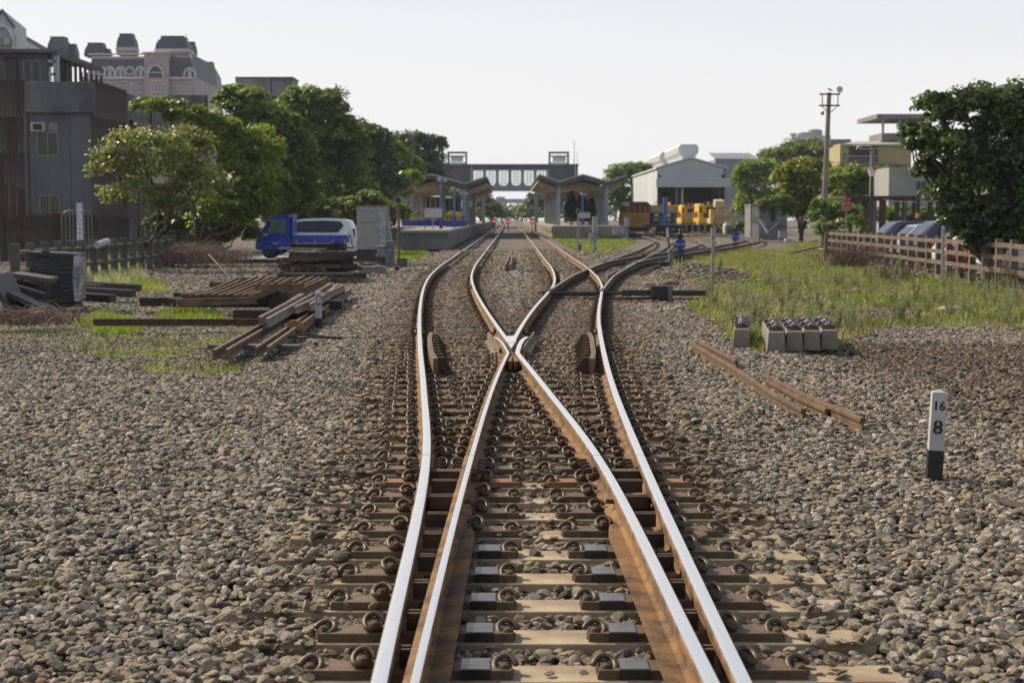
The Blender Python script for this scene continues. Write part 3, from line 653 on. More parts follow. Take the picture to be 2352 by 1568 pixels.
# thin cover of small weeds and clover on the soil at the left and under the fences
P_ = np.vstack([pts_in(uvpoly([(0, 705), (250, 690), (600, 700), (620, 760), (200, 790), (0, 760)]), 26000, 2.2, .12, 41), pts_in(uvpoly([(1540, 600), (1600, 590), (1640, 600), (1600, 640), (1550, 640)]), 5000, 2.5, .1, 43)])
grass('small_weeds', P_, .07, .014, WEED, 10, .6)
# tall feathery weeds, each its own plant
def weed_mesh(seed, h=.6):
    g = random.Random(seed); mb = MB()
    for k in range(g.randint(4, 7)):
        a = g.uniform(0, 6.28); ln = h * g.uniform(.6, 1.1); bx, by = math.cos(a) * .12, math.sin(a) * .12
        mb.tube([(0, 0, -.02), (bx * .5, by * .5, ln * .5), (bx, by, ln)], [.005, .004, .002], 3, cap=False)
        for j in range(60):
            t = g.uniform(.12, 1); c = Vector((bx * t, by * t, ln * t)); q = g.uniform(0, 6.28); w_ = .075 * (1.15 - t) + .02; d = Vector((math.cos(q), math.sin(q), g.uniform(.2, 1.1))) * w_
            s_ = Vector((-math.sin(q), math.cos(q), 0)) * .007
            mb.add([c, c + d * .5 + s_, c + d, c + d * .5 - s_], [(0, 1, 2, 3)], 0)
    return mb.mesh('tall_weed', [WEED])
WM = [weed_mesh(i) for i in range(5)]
g = random.Random(5); k = 0
WP = [(196, 795, .9), (520, 730, .5), (385, 735, .7), (300, 640, 1.), (262, 650, .9), (330, 610, 1.1), (395, 590, 1.)]
while len(WP) < 130:
    u = g.uniform(1600, 2350); v = g.uniform(600, 775); q = G(u, v)
    if inside(GP, np.array([q.x]), np.array([q.y]))[0] and (v > 640 or g.random() < .4): WP.append((u, v, g.uniform(.6, 1.15)))
for (u, v, s_) in WP:
    q = G(u, v); o = link('tall_weed', WM[g.randint(0, 4)], None, (q.x, q.y, float(gh(q.x, q.y))), (0, 0, g.uniform(0, 6))); o.scale = (s_,) * 3
    if u < 600: tag(o, 'feathery green weed growing from the gravel left of the tracks', 'weed', 'tall weeds left of the tracks')
    else: tag(o, 'feathery grey-green weed standing in the grass field before the post-and-rail fence', 'weed', 'tall weeds in the grass field')
# the trees
def T(label, u, D, blobs, N, size, m, name='leafy_tree', **k):
    "blobs: (u, v, ru, rv, depth shift) as seen; turned into metres at the tree's own distance"
    x0 = XX(u, D); B = []
    for (bu, bv, ru, rv, dy) in blobs:
        DD = D + dy; B.append((XX(bu, DD) - x0, dy, ZZ(bv, DD), ru * DD / F, ru * DD / F * .9, rv * DD / F))
    return tree(name, label, (x0, D, 0), B, N, size, m, seed=int(u), **k)
T('small loose tree with yellow-green leaves and a forked bare trunk before the concrete house', 292, 56, [(270, 400, 60, 50, 0), (330, 345, 80, 42, .6), (400, 400, 85, 55, .8), (310, 455, 70, 36, -.4), (430, 340, 60, 40, .8), (460, 430, 60, 45, .5), (395, 480, 50, 28, -.3)], 10500, .14, LEAF_O, name='young_tree', trunk=.11, fork=.25, clump=.5)
T('vine-draped bushy tree with rounded bright tops beside the concrete house', 430, 62, [(345, 250, 40, 22, 1), (375, 243, 30, 18, 1), (430, 275, 45, 35, 1), (500, 330, 70, 60, 1.5), (560, 420, 75, 75, 1), (590, 360, 60, 55, 1.5), (520, 500, 75, 60, .5), (600, 490, 50, 60, .5)], 34000, .16, LEAF_Y if False else LEAF_M, name='vine_covered_tree', trunk=.16)
T('tall dark green tree rising behind the blue pickup truck', 620, 84, [(560, 245, 60, 42, 0), (610, 300, 75, 55, 0), (650, 380, 70, 70, 0), (690, 460, 45, 60, -1), (560, 330, 70, 60, 1), (640, 480, 60, 45, 0), (690, 400, 45, 50, 0), (665, 330, 40, 40, 0), (600, 430, 60, 60, 1)], 38000, .24, LEAF_D, trunk=.22)
T('large round-topped tree right of the grey rooftop block', 735, 104, [(700, 245, 50, 38, 0), (745, 262, 62, 50, 0), (760, 340, 80, 70, 0), (700, 400, 70, 80, 0), (780, 430, 70, 70, 0), (670, 250, 40, 30, 1), (720, 480, 60, 50, 0), (800, 350, 40, 60, 0), (790, 490, 50, 40, 0)], 38000, .27, LEAF_D, trunk=.25)
T('dark bushy tree on the long slope of crowns above the white van', 830, 118, [(820, 320, 48, 40, 0), (850, 360, 60, 60, 0), (810, 430, 60, 70, 0), (870, 440, 55, 60, 0), (860, 305, 18, 16, 0), (840, 490, 60, 40, 0), (800, 380, 40, 60, 0)], 30000, .29, LEAF_B, trunk=.25)
T('tree whose low branches reach over the left platform roof', 905, 132, [(890, 370, 45, 38, 0), (930, 390, 42, 28, 0), (900, 440, 45, 50, 0), (860, 470, 40, 40, 0), (880, 340, 30, 26, 0), (890, 490, 40, 30, 0), (940, 420, 30, 25, -6)], 22000, .3, LEAF_M, trunk=.22)
T('spiky-topped bluish tree left of the footbridge end', 965, 175, [(930, 335, 34, 26, 0), (965, 330, 36, 22, 0), (1000, 340, 26, 26, 0), (960, 380, 60, 40, 0), (990, 420, 40, 40, 0), (930, 430, 60, 60, 4)], 20000, .38, LEAF_B, trunk=.3)
T('dark undergrowth closing the gap between the left trees and the platform', 850, 112, [(800, 505, 50, 30, 0), (850, 500, 50, 34, 0), (900, 500, 40, 30, 0), (740, 500, 50, 40, 0)], 14000, .26, LEAF_D, name='dark_shrub', trunk=.08, cat='shrub')
T('dark undergrowth behind the log-rail fence left of the vine-covered tree', 420, 69, [(360, 535, 32, 40, 0), (420, 515, 45, 55, 0), (475, 530, 45, 55, 0)], 14000, .17, LEAF_B, name='dark_shrub', trunk=.08, cat='shrub')
T('low dark shrub thicket below the vine-covered tree beside the truck', 520, 66, [(500, 540, 45, 45, 0), (550, 540, 38, 50, .5), (470, 500, 50, 45, 0)], 18000, .16, LEAF_B, name='dark_shrub', trunk=.08, cat='shrub')
T('dense shrub wall behind the truck and the white van', 760, 92, [(660, 500, 45, 40, 0), (720, 505, 50, 45, 0), (790, 500, 50, 45, 0), (850, 500, 45, 50, 0)], 20000, .22, LEAF_D, name='dark_shrub', trunk=.08, cat='shrub')
for i, (u, v, r_, D, lb) in enumerate([(1105, 462, 24, 300, 'nearest tree on the left of the line beyond the footbridge'), (1130, 482, 22, 330, 'dark round tree left of the line seen under the footbridge'), (1155, 490, 14, 420, 'farthest dark tree left of the line under the footbridge'), (1230, 470, 24, 330, 'green tree right of the line seen under the footbridge'), (1205, 484, 16, 420, 'farthest tree right of the line under the footbridge'), (1262, 472, 24, 280, 'tree seen through the right platform posts beyond the footbridge')]):
    T(lb, u, D, [(u, v, r_, r_ * .8, 0), (u + (-12 if u < 1168 else 12), v - r_ * .4, r_ * .8, r_ * .8, 2), (u, 495, r_ * 1.2, 12, 0)], 5000, .55, LEAF_B if i % 2 else LEAF_M, trunk=.3)
T('bright green tree left of the white engine shed', 1440, 230, [(1430, 420, 38, 40, 0), (1470, 400, 34, 22, 3), (1415, 465, 32, 40, 0), (1450, 485, 30, 25, 0)], 11000, .5, LEAF_L, trunk=.3)
T('broad dark tree crown behind the sheet-metal hut right of the shed', 1840, 190, [(1790, 375, 60, 34, 0), (1850, 358, 62, 32, 0), (1910, 372, 50, 34, 0), (1830, 410, 80, 40, 0)], 20000, .42, LEAF_D, trunk=.4)
T('mid green tree between the engine shed and the sheet-metal hut', 1735, 176, [(1722, 420, 40, 42, 0), (1760, 410, 45, 34, 0), (1712, 480, 26, 45, 0), (1740, 480, 50, 45, 0)], 15000, .34, LEAF_M, trunk=.25)
T('yellow-green willow-like tree left of the utility pole', 1840, 125, [(1800, 430, 34, 36, 0), (1850, 395, 50, 30, 0), (1870, 440, 60, 45, 0), (1820, 480, 50, 35, 0), (1880, 490, 50, 30, 0)], 20000, .28, LEAF_Y, name='yellow_green_tree', trunk=.2, droop=.9)
T('feathery green tree behind the street lamp', 1990, 118, [(1950, 420, 55, 34, 0), (2010, 430, 55, 36, 0), (1960, 470, 60, 30, 0), (2050, 440, 35, 30, 0), (2020, 405, 35, 18, 0)], 17000, .26, LEAF_M, trunk=.2)
T('light green bush beside the red sign at the pole foot', 1925, 86, [(1890, 500, 32, 22, 0), (1930, 495, 40, 28, 0), (1965, 520, 30, 22, -1), (1900, 530, 34, 18, -1), (1880, 475, 18, 16, 0)], 11000, .19, LEAF_L, name='light_green_bush', trunk=.07, cat='bush')
T('low hedge growth seen between the pergola columns', 2080, 108, [(2000, 500, 60, 22, 0), (2080, 500, 60, 22, 0), (2160, 500, 60, 24, 0)], 11000, .24, LEAF_L, name='hedge_bush', trunk=.06, cat='bush')
T('big glossy-leaved tree leaning over the fence and parked cars', 2290, 45, [(2110, 320, 38, 36, 0), (2150, 260, 50, 45, 0), (2230, 270, 80, 65, .5), (2320, 300, 80, 85, .5), (2190, 370, 80, 75, 0), (2290, 420, 110, 90, 0), (2180, 450, 50, 40, -.4), (2260, 500, 90, 50, -.4), (2340, 520, 70, 50, -.3), (2370, 420, 90, 100, 1), (2120, 400, 30, 30, .2), (2085, 310, 26, 26, .2), (2100, 345, 34, 30, .2), (2400, 300, 90, 90, .5), (2220, 535, 50, 26, -.5), (2290, 545, 60, 30, -.5), (2350, 480, 80, 60, -.4), (2330, 555, 60, 38, -.4), (2255, 560, 40, 24, -.5), (2190, 500, 40, 30, -.3)], 60000, .155, LEAF_G, name='glossy_leaved_tree', trunk=.16, clump=.36)
T('shrub under the big tree behind the fence', 2330, 47, [(2340, 560, 40, 30, 0)], 2500, .13, LEAF_G, name='dark_shrub', trunk=.04, cat='shrub')
T('low shrubs on the bank behind the gravelled yard near the tarpaulin box', 1712, 140, [(1700, 525, 24, 16, 0), (1735, 525, 20, 14, 0)], 3000, .3, LEAF_O, name='low_shrub', trunk=.06, cat='shrub')
# dead brush
def brush(label, u, v, wid, hgt, N, name='dead_brush', lean=0.):
    q = G(u, v); g = random.Random(int(u)); mb = MB()
    for i in range(N):
        x = g.gauss(0, wid * .35); y = g.gauss(0, wid * .3); a = g.uniform(0, 6.28); L_ = hgt * g.uniform(.4, 1.1); s_ = wid * .28
        p1 = (x, y, 0); p2 = (x + math.cos(a) * s_ * .5 + lean * .4, y + math.sin(a) * s_ * .5, L_ * .7); p3 = (x + math.cos(a) * s_ * 1.3 + lean, y + math.sin(a) * s_ * 1.3, L_ * g.uniform(.6, 1.05))
        mb.tube([p1, p2, p3], [.008, .006, .003], 3, cap=False)
    o = put(name, mb, TWIG, loc=(q.x, q.y, 0)); return tag(o, label, 'dead brush')
brush('large tangle of dead brown twigs in front of the log-rail fence', 400, 606, 2.6, .95, 900)
brush('smaller heap of dead twigs right of the large tangle, under the dark shrub', 480, 604, 2.0, .6, 500)
brush('dry reddish brush leaning on the post-and-rail fence', 1958, 610, 1.6, .95, 480)
brush('small dry brush at the foot of the fence near the grey post', 2060, 640, 1.1, .6, 180)
brush('dead vine stems climbing the last fence post at the picture edge', 2320, 655, .7, 1.0, 60, name='dead_vine')
brush('tangled dead branches lying left of the black wrapped stack', 60, 745, 1.3, .35, 260, name='dead_branches')

# far tree lines closing the horizon
for nm, (x0_, x1_), D_, hh, sd_, lb in (('left', (-170, -16), 300, 9, 1, ''), ('right', (34, 190), 320, 9, 2, ''), ('end', (-230, 240), 600, 8, 3, '')):
    g = random.Random(sd_); B = []
    x = x0_
    while x < x1_:
        r_ = g.uniform(4, 7.5); B.append((x, D_ + g.uniform(-8, 8), hh * g.uniform(.2, .45), r_, 5, hh * g.uniform(.4, .6))); x += r_ * .9
    o = leaves('distant_treeline', B, 16000 if nm != 'end' else 34000, .9 if nm != 'end' else 1.5, LEAF_B, None, seed=sd_); o['kind'] = 'stuff'
# ------------------------------------------------------------------ buildings
def part(name, mb, m, t, **k): return put(name, mb, m, t, **k)
class LB_:
    "things laid out in real metres at one distance, with a local origin"
    def __init__(s, name, label, cat, u, D, group=None, z=0.):
        s.x0 = XX(u, D); s.D = D; s.t = thing(name, label, cat, (s.x0, D, z), 0, group); s.z0 = z
    def X(s, u, dy=0): return XX(u, s.D + dy) - s.x0
    def Z(s, v, dy=0): return ZZ(v, s.D + dy) - s.z0
    def bx(s, u0, u1, v0, v1, dy0, dy1, mb=None, m=0):
        mb = mb or MB(); return mb.bb(s.X(u0, dy0), s.X(u1, dy0), dy0, dy1, s.Z(v1, dy0), s.Z(v0, dy0), m)
WALLD = mat('painted_concrete_blue', (.135, .142, .158), .9, 0, .15, .8, .2, stretch=(1, 1, .25), col2=(.085, .09, .102), bscale=8)
SLAT = mat('weathered_slats', (.11, .10, .095), .9, 0, .3, 3, .6, col2=(.04, .03, .028), stretch=(1.5, 1.5, .3), island=.5)
SLATR = mat('reddish_slats', (.075, .042, .038), .9, 0, .3, 3, .6, col2=(.04, .024, .02), stretch=(1.5, 1.5, .3), island=.5)
ALU = mat('window_frame_tan', (.22, .20, .17), .5, .2, .1, 4, .1)
# dark concrete house with half-log slats
h = LB_('concrete_house', 'dark grey concrete house clad with vertical half-log slats, air conditioner in its wall', 'house', 150, 75)
t = h.t
x0, x1 = h.X(-60), h.X(226); zt = h.Z(190)
mb = MB(); mb.bb(h.X(60), h.X(222), 0, .4, 0, zt - 1.3); h_ = mb; put('wall', mb, WALLD, t)
put('wall', MB().bb(x0, h.X(60), .12, .5, 0, zt).bb(h.X(222) - .4, h.X(222), .4, 12, 0, zt).bb(x0, h.X(222), 11.6, 12, 0, zt).bb(x0, h.X(222) - .4, .5, 11.6, zt - .35, zt - .1), WALLD, t)
put('parapet', MB().bb(h.X(70), h.X(225), -.45, .12, h.Z(260), h.Z(190)), CONCD, t, bev=.02)
def window(t, x0, x1, z0, z1, y, m=ALU, mull=1, gl=GLS, dep=.06, fw=.05, lattice=False, label=None):
    f = MB(); f.bb(x0, x1, y - dep, y, z1 - fw, z1).bb(x0, x1, y - dep, y, z0, z0 + fw).bb(x0, x0 + fw, y - dep, y, z0 + fw, z1 - fw).bb(x1 - fw, x1, y - dep, y, z0 + fw, z1 - fw)
    for i in range(1, mull + 1):
        xm = x0 + (x1 - x0) * i / (mull + 1); f.bb(xm - fw / 2, xm + fw / 2, y - dep, y, z0 + fw, z1 - fw)
    if lattice:
        k = 7
        for i in range(-k, k):
            a = x0 + (x1 - x0) * i / k; 
            for s_ in (1, -1):
                p = [(a, z0), (a + (x1 - x0), z1)] if s_ > 0 else [(a, z1), (a + (x1 - x0), z0)]
                q = []
                (ax, az), (bx, bz) = p; t0 = max(0, (x0 - ax) / (bx - ax)); t1 = min(1, (x1 - ax) / (bx - ax))
                if t1 > t0: f.cyl((ax + (bx - ax) * t0, y - dep * .8, az + (bz - az) * t0), (ax + (bx - ax) * t1, y - dep * .8, az + (bz - az) * t1), .008, n=4)
    w_ = put('window', f, m, t)
    put('pane', MB().bb(x0 + fw * .6, x1 - fw * .6, y - dep * .5, y - dep * .3, z0 + fw * .6, z1 - fw * .6), gl, w_)
    return w_
window(t, h.X(90), h.X(139), h.Z(359), h.Z(304), .0)
window(t, h.X(92), h.X(139), h.Z(503), h.Z(448), .0, lattice=True)
ac = put('air_conditioner', MB().bb(h.X(82), h.X(112), -.45, 0, h.Z(303), h.Z(283)), WHITE, t, bev=.02)
put('grille', MB().bb(h.X(87), h.X(108), -.462, -.452, h.Z(300), h.Z(286)), BLACK, ac)
put('closing_panel', MB().bb(h.X(115), h.X(138), -.03, 0, h.Z(303), h.Z(282)), mat('pale_panel', (.20, .20, .21), .7), t)
put('cable_conduit', MB().cyl((h.X(81), -.02, h.Z(300)), (h.X(81), -.02, h.Z(260)), .02, n=6).cyl((h.X(165), -.02, 0), (h.X(165), -.02, h.Z(262)), .015, n=5), CONCD, t)
def half_log(w_, L_):
    mb = MB(); n_ = 6; pr = [(-math.cos(math.pi * i / n_) * w_ / 2, -math.sin(math.pi * i / n_) * w_ * .42) for i in range(n_ + 1)]
    mb.prism([(x, y, 0) for x, y in pr], (0, 0, L_)); return mb
SM = {}
def slat(t, x, y, z, w_, L_, rz=0, red=False, name='slat'):
    k = (round(w_, 2), round(L_, 1), red)
    if k not in SM: SM[k] = half_log(w_, L_).mesh('slat', SLATR if red else SLAT)
    return link(name, SM[k], t, (x, y, z), (rnd.uniform(-.008, .008), 0, rz))
rows = [(h.Z(190) - 1.6, 1.7), (h.Z(190) - 3.3, 1.75), (h.Z(190) - 5.0, 1.75), (.0, 3.3)]
for ri, (z, L_) in enumerate(rows):
    x = h.X(-55)
    while x < h.X(68):
        slat(t, x, .12 - .03 * (ri == 0), z, .19, L_, red=rnd.random() < .25 + .15 * ri); x += .178
    for i in range(8): slat(t, h.X(69) + i * .012, -.2 + i * .02 if False else .0, z, .1, L_, red=True) if i == 0 else None
# the side that turns the corner and runs back
path = [(h.X(228) - .35, -.05), (h.X(236) - .3, 0.0)] + [(h.X(222) + .10 + .12 * math.sin(i * .3), .3 + .19 * i) for i in range(38)]
for ri, (z, L_) in enumerate(rows):
    for i in range(34):
        if i < 2: slat(t, h.X(223) + .09 * (i - 1) , -.06 + .0 * i, z, .15, L_, rz=.1 + .3 * i, red=ri > 0 and rnd.random() < .4)
        else: slat(t, h.X(222) + .03, .05 + .185 * (i - 1), z, .185, L_, rz=math.pi / 2 * .96, red=ri > 1 and rnd.random() < .3)
# top storey
for (u0, u1, v0, v1, d0, d1, m_) in ((-60, 130, 113, 121, 1.6, 9, CONCD),): put('roof_slab', h.bx(u0, u1, v0, v1, d0, d1).bb(h.X(130, 1.6) - .02, h.X(130, 1.6) + 0.02, 1.6, 10.9, h.Z(121, 1.6), h.Z(113, 1.6)), m_, t)
put('roof_slab', MB().prism([(h.X(130, 1.6), 1.6, h.Z(113, 1.6) - .27), (h.X(212, 10), 10, h.Z(113, 1.6) - .27), (h.X(130, 1.6), 10, h.Z(113, 1.6) - .27)], (0, 0, .26)), CONCD, t)
put('wall', MB().bb(x0, h.X(118, 2.4), 2.4, 2.7, zt, h.Z(121, 1.6)), WALLD, t)
window(t, h.X(-20, 2.4), h.X(22, 2.4), h.Z(190, 2.4), h.Z(144, 2.4), 2.4)
window(t, h.X(62, 2.4), h.X(102, 2.4), h.Z(190, 2.4), h.Z(140, 2.4), 2.4, lattice=True)
put('post', MB().bb(h.X(130, 2.2), h.X(142, 2.2), 2.2, 2.4, zt, h.Z(122, 1.6)).bb(h.X(118, 2.2), h.X(136, 2.2), 2.2, 2.4, h.Z(174, 2.2), h.Z(168, 2.2)).bb(h.X(118, 2.2), h.X(136, 2.2), 2.2, 2.4, h.Z(144, 2.2), h.Z(138, 2.2)), GALV, t)
for i in range(4): slat(t, h.X(23 + 6.5 * i, 2.2), 2.2, zt, .15, 1.4)
for i in range(6): slat(t, h.X(147 + 5 * i, 3.5), 3.5 + i * .5, zt, .15, 1.3, rz=.5)
for i in range(5): slat(t, h.X(194 + 4.5 * i, 6.5), 6.5 + i * .6, zt, .15, 1.1, rz=.6)
put('wall', MB().bb(h.X(118, 2.4), h.X(150, 6), 6, 6.2, zt, h.Z(121, 1.6)).bb(h.X(222) - .2, h.X(222) , 12, 20, zt - 2.2, zt - .1), WALLD, t)
put('side_windows', MB().bb(h.X(222) + .0, h.X(222) + .13, 7.0, 8.6, h.Z(420, 8), h.Z(278, 8)), GLSB, t)
# slat fence before it
sf = LB_('palisade_fence', 'dark fence of upright half-log slats in front of the concrete house', 'fence', 100, 63)
x = sf.X(-40); i = 0
while x < sf.X(228): slat(sf.t, x, 0, 0, .19, sf.Z(492 - rnd.uniform(0, 1.5)), red=rnd.random() < .3); x += .172
put('fence_rail', MB().bb(sf.X(-40), sf.X(228), .02, .1, .4, .5).bb(sf.X(-40), sf.X(228), .02, .1, 1.5, 1.6), TIMB, sf.t)
# gate of bent tube and station board
POSTG = mat('dull_tube', (.15, .155, .16), .5, .3)
gt = LB_('tube_gate', 'rounded grey steel tube gate with thin bars before the concrete house', 'gate', 176, 61.5)
a, b, z1 = gt.X(142), gt.X(211), gt.Z(484)
P = [(a, 0, 0), (a, 0, z1 - .25), (a + .08, 0, z1 - .07), (a + .25, 0, z1), (b - .25, 0, z1), (b - .08, 0, z1 - .07), (b, 0, z1 - .25), (b, 0, 0)]
put('gate_frame', MB().tube(P, .028, 8), POSTG, gt.t, True)
for i in range(1, 8): put('bar', MB().cyl((a + (b - a) * i / 8, 0, .1), (a + (b - a) * i / 8, 0, z1 - .02), .012, n=5), GALV, gt.t)
BLUEI = mat('blue_ink', (.03, .05, .22), .6, 0, .05)
sg = LB_('name_board', 'narrow white board with vertical blue characters by the fence', 'sign', 183, 60.5)
put('board', MB().box((0, 0, 1.6), (.23, .03, 1.45)), mat('sign_white', (.62, .66, .76), .6, 0, .04), sg.t); put('post', MB().cyl((0, .03, 0), (0, .03, 1.5), .03, n=6), GALV, sg.t)
for ch, x, z, s in [(c, .055, 2.2 - .27 * i, .09) for i, c in enumerate('鐵路局')] + [(c, -.06, 2.23 - .14 * i, .09) for i, c in enumerate('台北工務段')] + [(c, 0, 1.5 - .18 * i, .13) for i, c in enumerate('竹東監工')]:
    text(ch, s, (x, -.017, z), (math.pi / 2, 0, 0), BLUEI, sg.t)
ob = LB_('outbuilding', 'dark timber outbuilding with a pale roller shutter behind the young tree', 'outbuilding', 400, 90)
put('wall', ob.bx(330, 480, 425, 600, 0, 4), SLAT, ob.t); put('shutter', ob.bx(372, 389, 478, 560, -.06, 0), mat('pale_shutter', (.22, .24, .25), .6, 0, .1, 3, .3, stretch=(1, 1, 12)), ob.t); put('door', ob.bx(404, 416, 480, 560, -.05, 0), BLACK, ob.t); put('roof', ob.bx(325, 485, 421, 426, -.4, 4.4), CONCD, ob.t)
for i in range(28): slat(ob.t, ob.X(333 + i * 5.2), -.0, ob.Z(500), .14, ob.Z(427) - ob.Z(500), red=i % 4 == 0) if not 368 < 333 + i * 5.2 < 392 else None
# arched pale building at the corner
BRKW = mat('white_glazed_brick', (.50, .51, .53), .6, 0, .08, 2, .1)
DKR = mat('slate_roof', (.045, .05, .065), .7, 0, .2, .8, .2)
gb = LB_('gabled_building', 'white brick building with a steep pointed gable and tall arched niche', 'building', 40, 140)
t = gb.t; z0 = 0
put('gable_wall', MB().prism([(gb.X(-30), 0, 0), (gb.X(66 / 1.0 - 0), 0, 0), (gb.X(72 - 5), 0, gb.Z(65)), (gb.X(18), 0, gb.Z(24)), (gb.X(-30), 0, gb.Z(64))], (0, .5, 0)), BRKW, t)
ro = put('roof', MB().prism([(gb.X(18), -.3, gb.Z(22)), (gb.X(46), -.3, gb.Z(64)), (gb.X(43), -.3, gb.Z(66)), (gb.X(18), -.3, gb.Z(28))], (0, .6, 0)).prism([(gb.X(18), -.3, gb.Z(22)), (gb.X(18), -.3, gb.Z(28)), (gb.X(-9), -.3, gb.Z(66)), (gb.X(-12), -.3, gb.Z(64))], (0, .6, 0)), DKR, t)
def arch(mb, cx, z0, w_, zs, y, th, dep, n_=10, m=0):
    P1 = [(cx - w_, z0)] + [(cx - w_ * math.cos(math.pi * i / n_), zs + w_ * 1.15 * math.sin(math.pi * i / n_)) for i in range(n_ + 1)] + [(cx + w_, z0)]
    for i in range(len(P1) - 1):
        (ax, az), (bx, bz) = P1[i], P1[i + 1]; s1 = (cx - ax) * th / w_; s2 = (cx - bx) * th / w_; zz1 = -th if 0 < i <= n_ + 0 else 0; 
        mb.prism([(ax, y, az), (bx, y, bz), (bx + s2, y, bz - (th if bz > zs else 0)), (ax + s1, y, az - (th if az > zs else 0))], (0, -dep, 0), m)
def archpane(mb, cx, z0, w_, zs, y, dep, n_=10, m=0):
    mb.prism([(cx - w_, y, z0)] + [(cx - w_ * math.cos(math.pi * i / n_), y, zs + w_ * 1.15 * math.sin(math.pi * i / n_)) for i in range(n_ + 1)] + [(cx + w_, y, z0)], (0, -dep, 0), m)
mb = MB(); arch(mb, gb.X(17), gb.Z(115), 1.05, gb.Z(90), -.02, .18, .3); arch(mb, gb.X(17), gb.Z(62), .38, gb.Z(54), -.02, .08, .12); put('arch_moulding', mb, BRKW, t)
mb = MB(); archpane(mb, gb.X(17), gb.Z(115), .85, gb.Z(90), -.01, .05); put('arch_niche', mb, mat('niche_plaster', (.30, .31, .33), .8), t)
for u in (12, 28): put('air_conditioner', MB().box((gb.X(u), -.4, gb.Z(98)), (.8, .5, .6)), GALV, t, bev=.03)
put('wing_wall', MB().prism([(gb.X(41), .5, 0), (gb.X(41), .5, gb.Z(74)), (gb.X(118, 16), 16, gb.Z(74)), (gb.X(118, 16), 16, 0)], (.3, .3, 0)), BRKW, t)
put('wing_cornice', MB().prism([(gb.X(41) + .02, .2, gb.Z(74) - .3), (gb.X(41) + .02, .2, gb.Z(74)), (gb.X(118, 16) + .05, 16, gb.Z(74)), (gb.X(118, 16) + .05, 16, gb.Z(74) - .3)], (.45, 0, 0)), CONCG, t)
for i in range(4):
    yy = 1.2 + i * 1.7; fx = gb.X(41) + (gb.X(118, 16) - gb.X(41)) * (yy - .5) / 15.5
    put('arched_window', MB().bb(fx - .02 + .28, fx + .36, yy, yy + 1, gb.Z(112), gb.Z(96)), GLSB, t)
# domed apartment block
PINK = mat('pink_tile_wall', (.33, .29, .295), .8, 0, .08, .5, .1); PINKL = mat('pale_moulding', (.50, .47, .46), .8, 0, .06, .5, .1)
MANS = mat('mansard_slate', (.055, .058, .078), .6, 0, .12, .5, .15, stretch=(.2, .2, 3))
ap = LB_('apartment_block', 'big pinkish apartment block with curved dark mansard roofs and domed rooftop turrets', 'building', 360, 255); t = ap.t
put('wall', MB().bb(ap.X(195), ap.X(342), 0, 24, 0, ap.Z(176)).bb(ap.X(342), ap.X(396), -1.2, 24, 0, ap.Z(122)).bb(ap.X(396), ap.X(452), 0, 24, 0, ap.Z(178)), PINK, t)
put('wall', MB().prism([(ap.X(452), 0.3, 0), (ap.X(514, 45), 45, 0), (ap.X(514, 45), 45, ap.Z(205, 45)), (ap.X(452), .3, ap.Z(180))], (-3, 2, 0)), mat('pale_side_wall', (.47, .44, .45), .8), t)
def mansard(u0, u1, v0, v1, dy, dep, curve_=1.6, tops=.6):
    mb = MB(); a, b = ap.X(u0, dy), ap.X(u1, dy); z0, z1 = ap.Z(v1, dy), ap.Z(v0, dy); P = []
    for i in range(7):
        q = i / 6 * math.pi / 2; P.append((dy + curve_ * (1 - math.cos(q)), z0 + (z1 - z0) * math.sin(q)))
    P += [(dy + dep, z1), (dy + dep, z0)]
    mb.prism([(a, y, z) for y, z in P], (b - a, 0, 0)); return mb
put('mansard_roof', mansard(215, 342, 128, 179, -.1, 20), MANS, t); put('mansard_roof', mansard(396, 446, 124, 178, -.1, 20, 2.), MANS, t)
def dome(u0, u1, v0, v1, dy, nm='dome', base=0, m=MANS):
    a, b = ap.X(u0, dy), ap.X(u1, dy); z0, z1 = ap.Z(v1, dy), ap.Z(v0, dy); w_ = b - a; cx = (a + b) / 2; mb = MB(); vs = []; K = 7
    for i in range(K):
        q = i / (K - 1); s_ = (1 - .30 * (1 - math.cos(q * math.pi / 2) ) ** 1.0 * 1.0) * w_ / 2; s_ = w_ / 2 * (1 - .32 * q ** 2.6); sy = s_
        vs += [(cx - s_, dy - sy + w_ / 2, z0 + (z1 - z0) * q), (cx + s_, dy - sy + w_ / 2, z0 + (z1 - z0) * q), (cx + s_, dy + sy + w_ / 2, z0 + (z1 - z0) * q), (cx - s_, dy + sy + w_ / 2, z0 + (z1 - z0) * q)]
    fs = [(i * 4 + j, i * 4 + (j + 1) % 4, i * 4 + 4 + (j + 1) % 4, i * 4 + 4 + j) for i in range(K - 1) for j in range(4)] + [(K * 4 - 4, K * 4 - 3, K * 4 - 2, K * 4 - 1), (3, 2, 1, 0)]
    mb.add(vs, fs); d = put(nm, mb, m, t)
    zc = z1; s_ = w_ / 2 * .72
    put('cornice', MB().bb(cx - s_, cx + s_, dy + w_ / 2 - s_, dy + w_ / 2 + s_, zc, zc + .3), MANS, d)
    if base: put('base', MB().bb(cx - w_ * .5, cx + w_ * .5, dy, dy + w_, z0 - (base * 255 / F), z0), PINK, d); put('base_cornice', MB().bb(cx - w_ * .53, cx + w_ * .53, dy - .2, dy + w_ + .2, z0 - .45, z0), PINKL, d)
    return d
dome(116, 162, 88, 130, 6); dome(158, 184, 105, 132, 8); dome(201, 248, 102, 130, 4); dome(244, 262, 117, 128, 5)
dome(275, 316, 81, 110, 5, base=16); dome(364, 436, 86, 113, 3, base=12); dome(430, 455, 100, 126, 12); dome(468, 497, 146, 208, 24, 'dome'); 
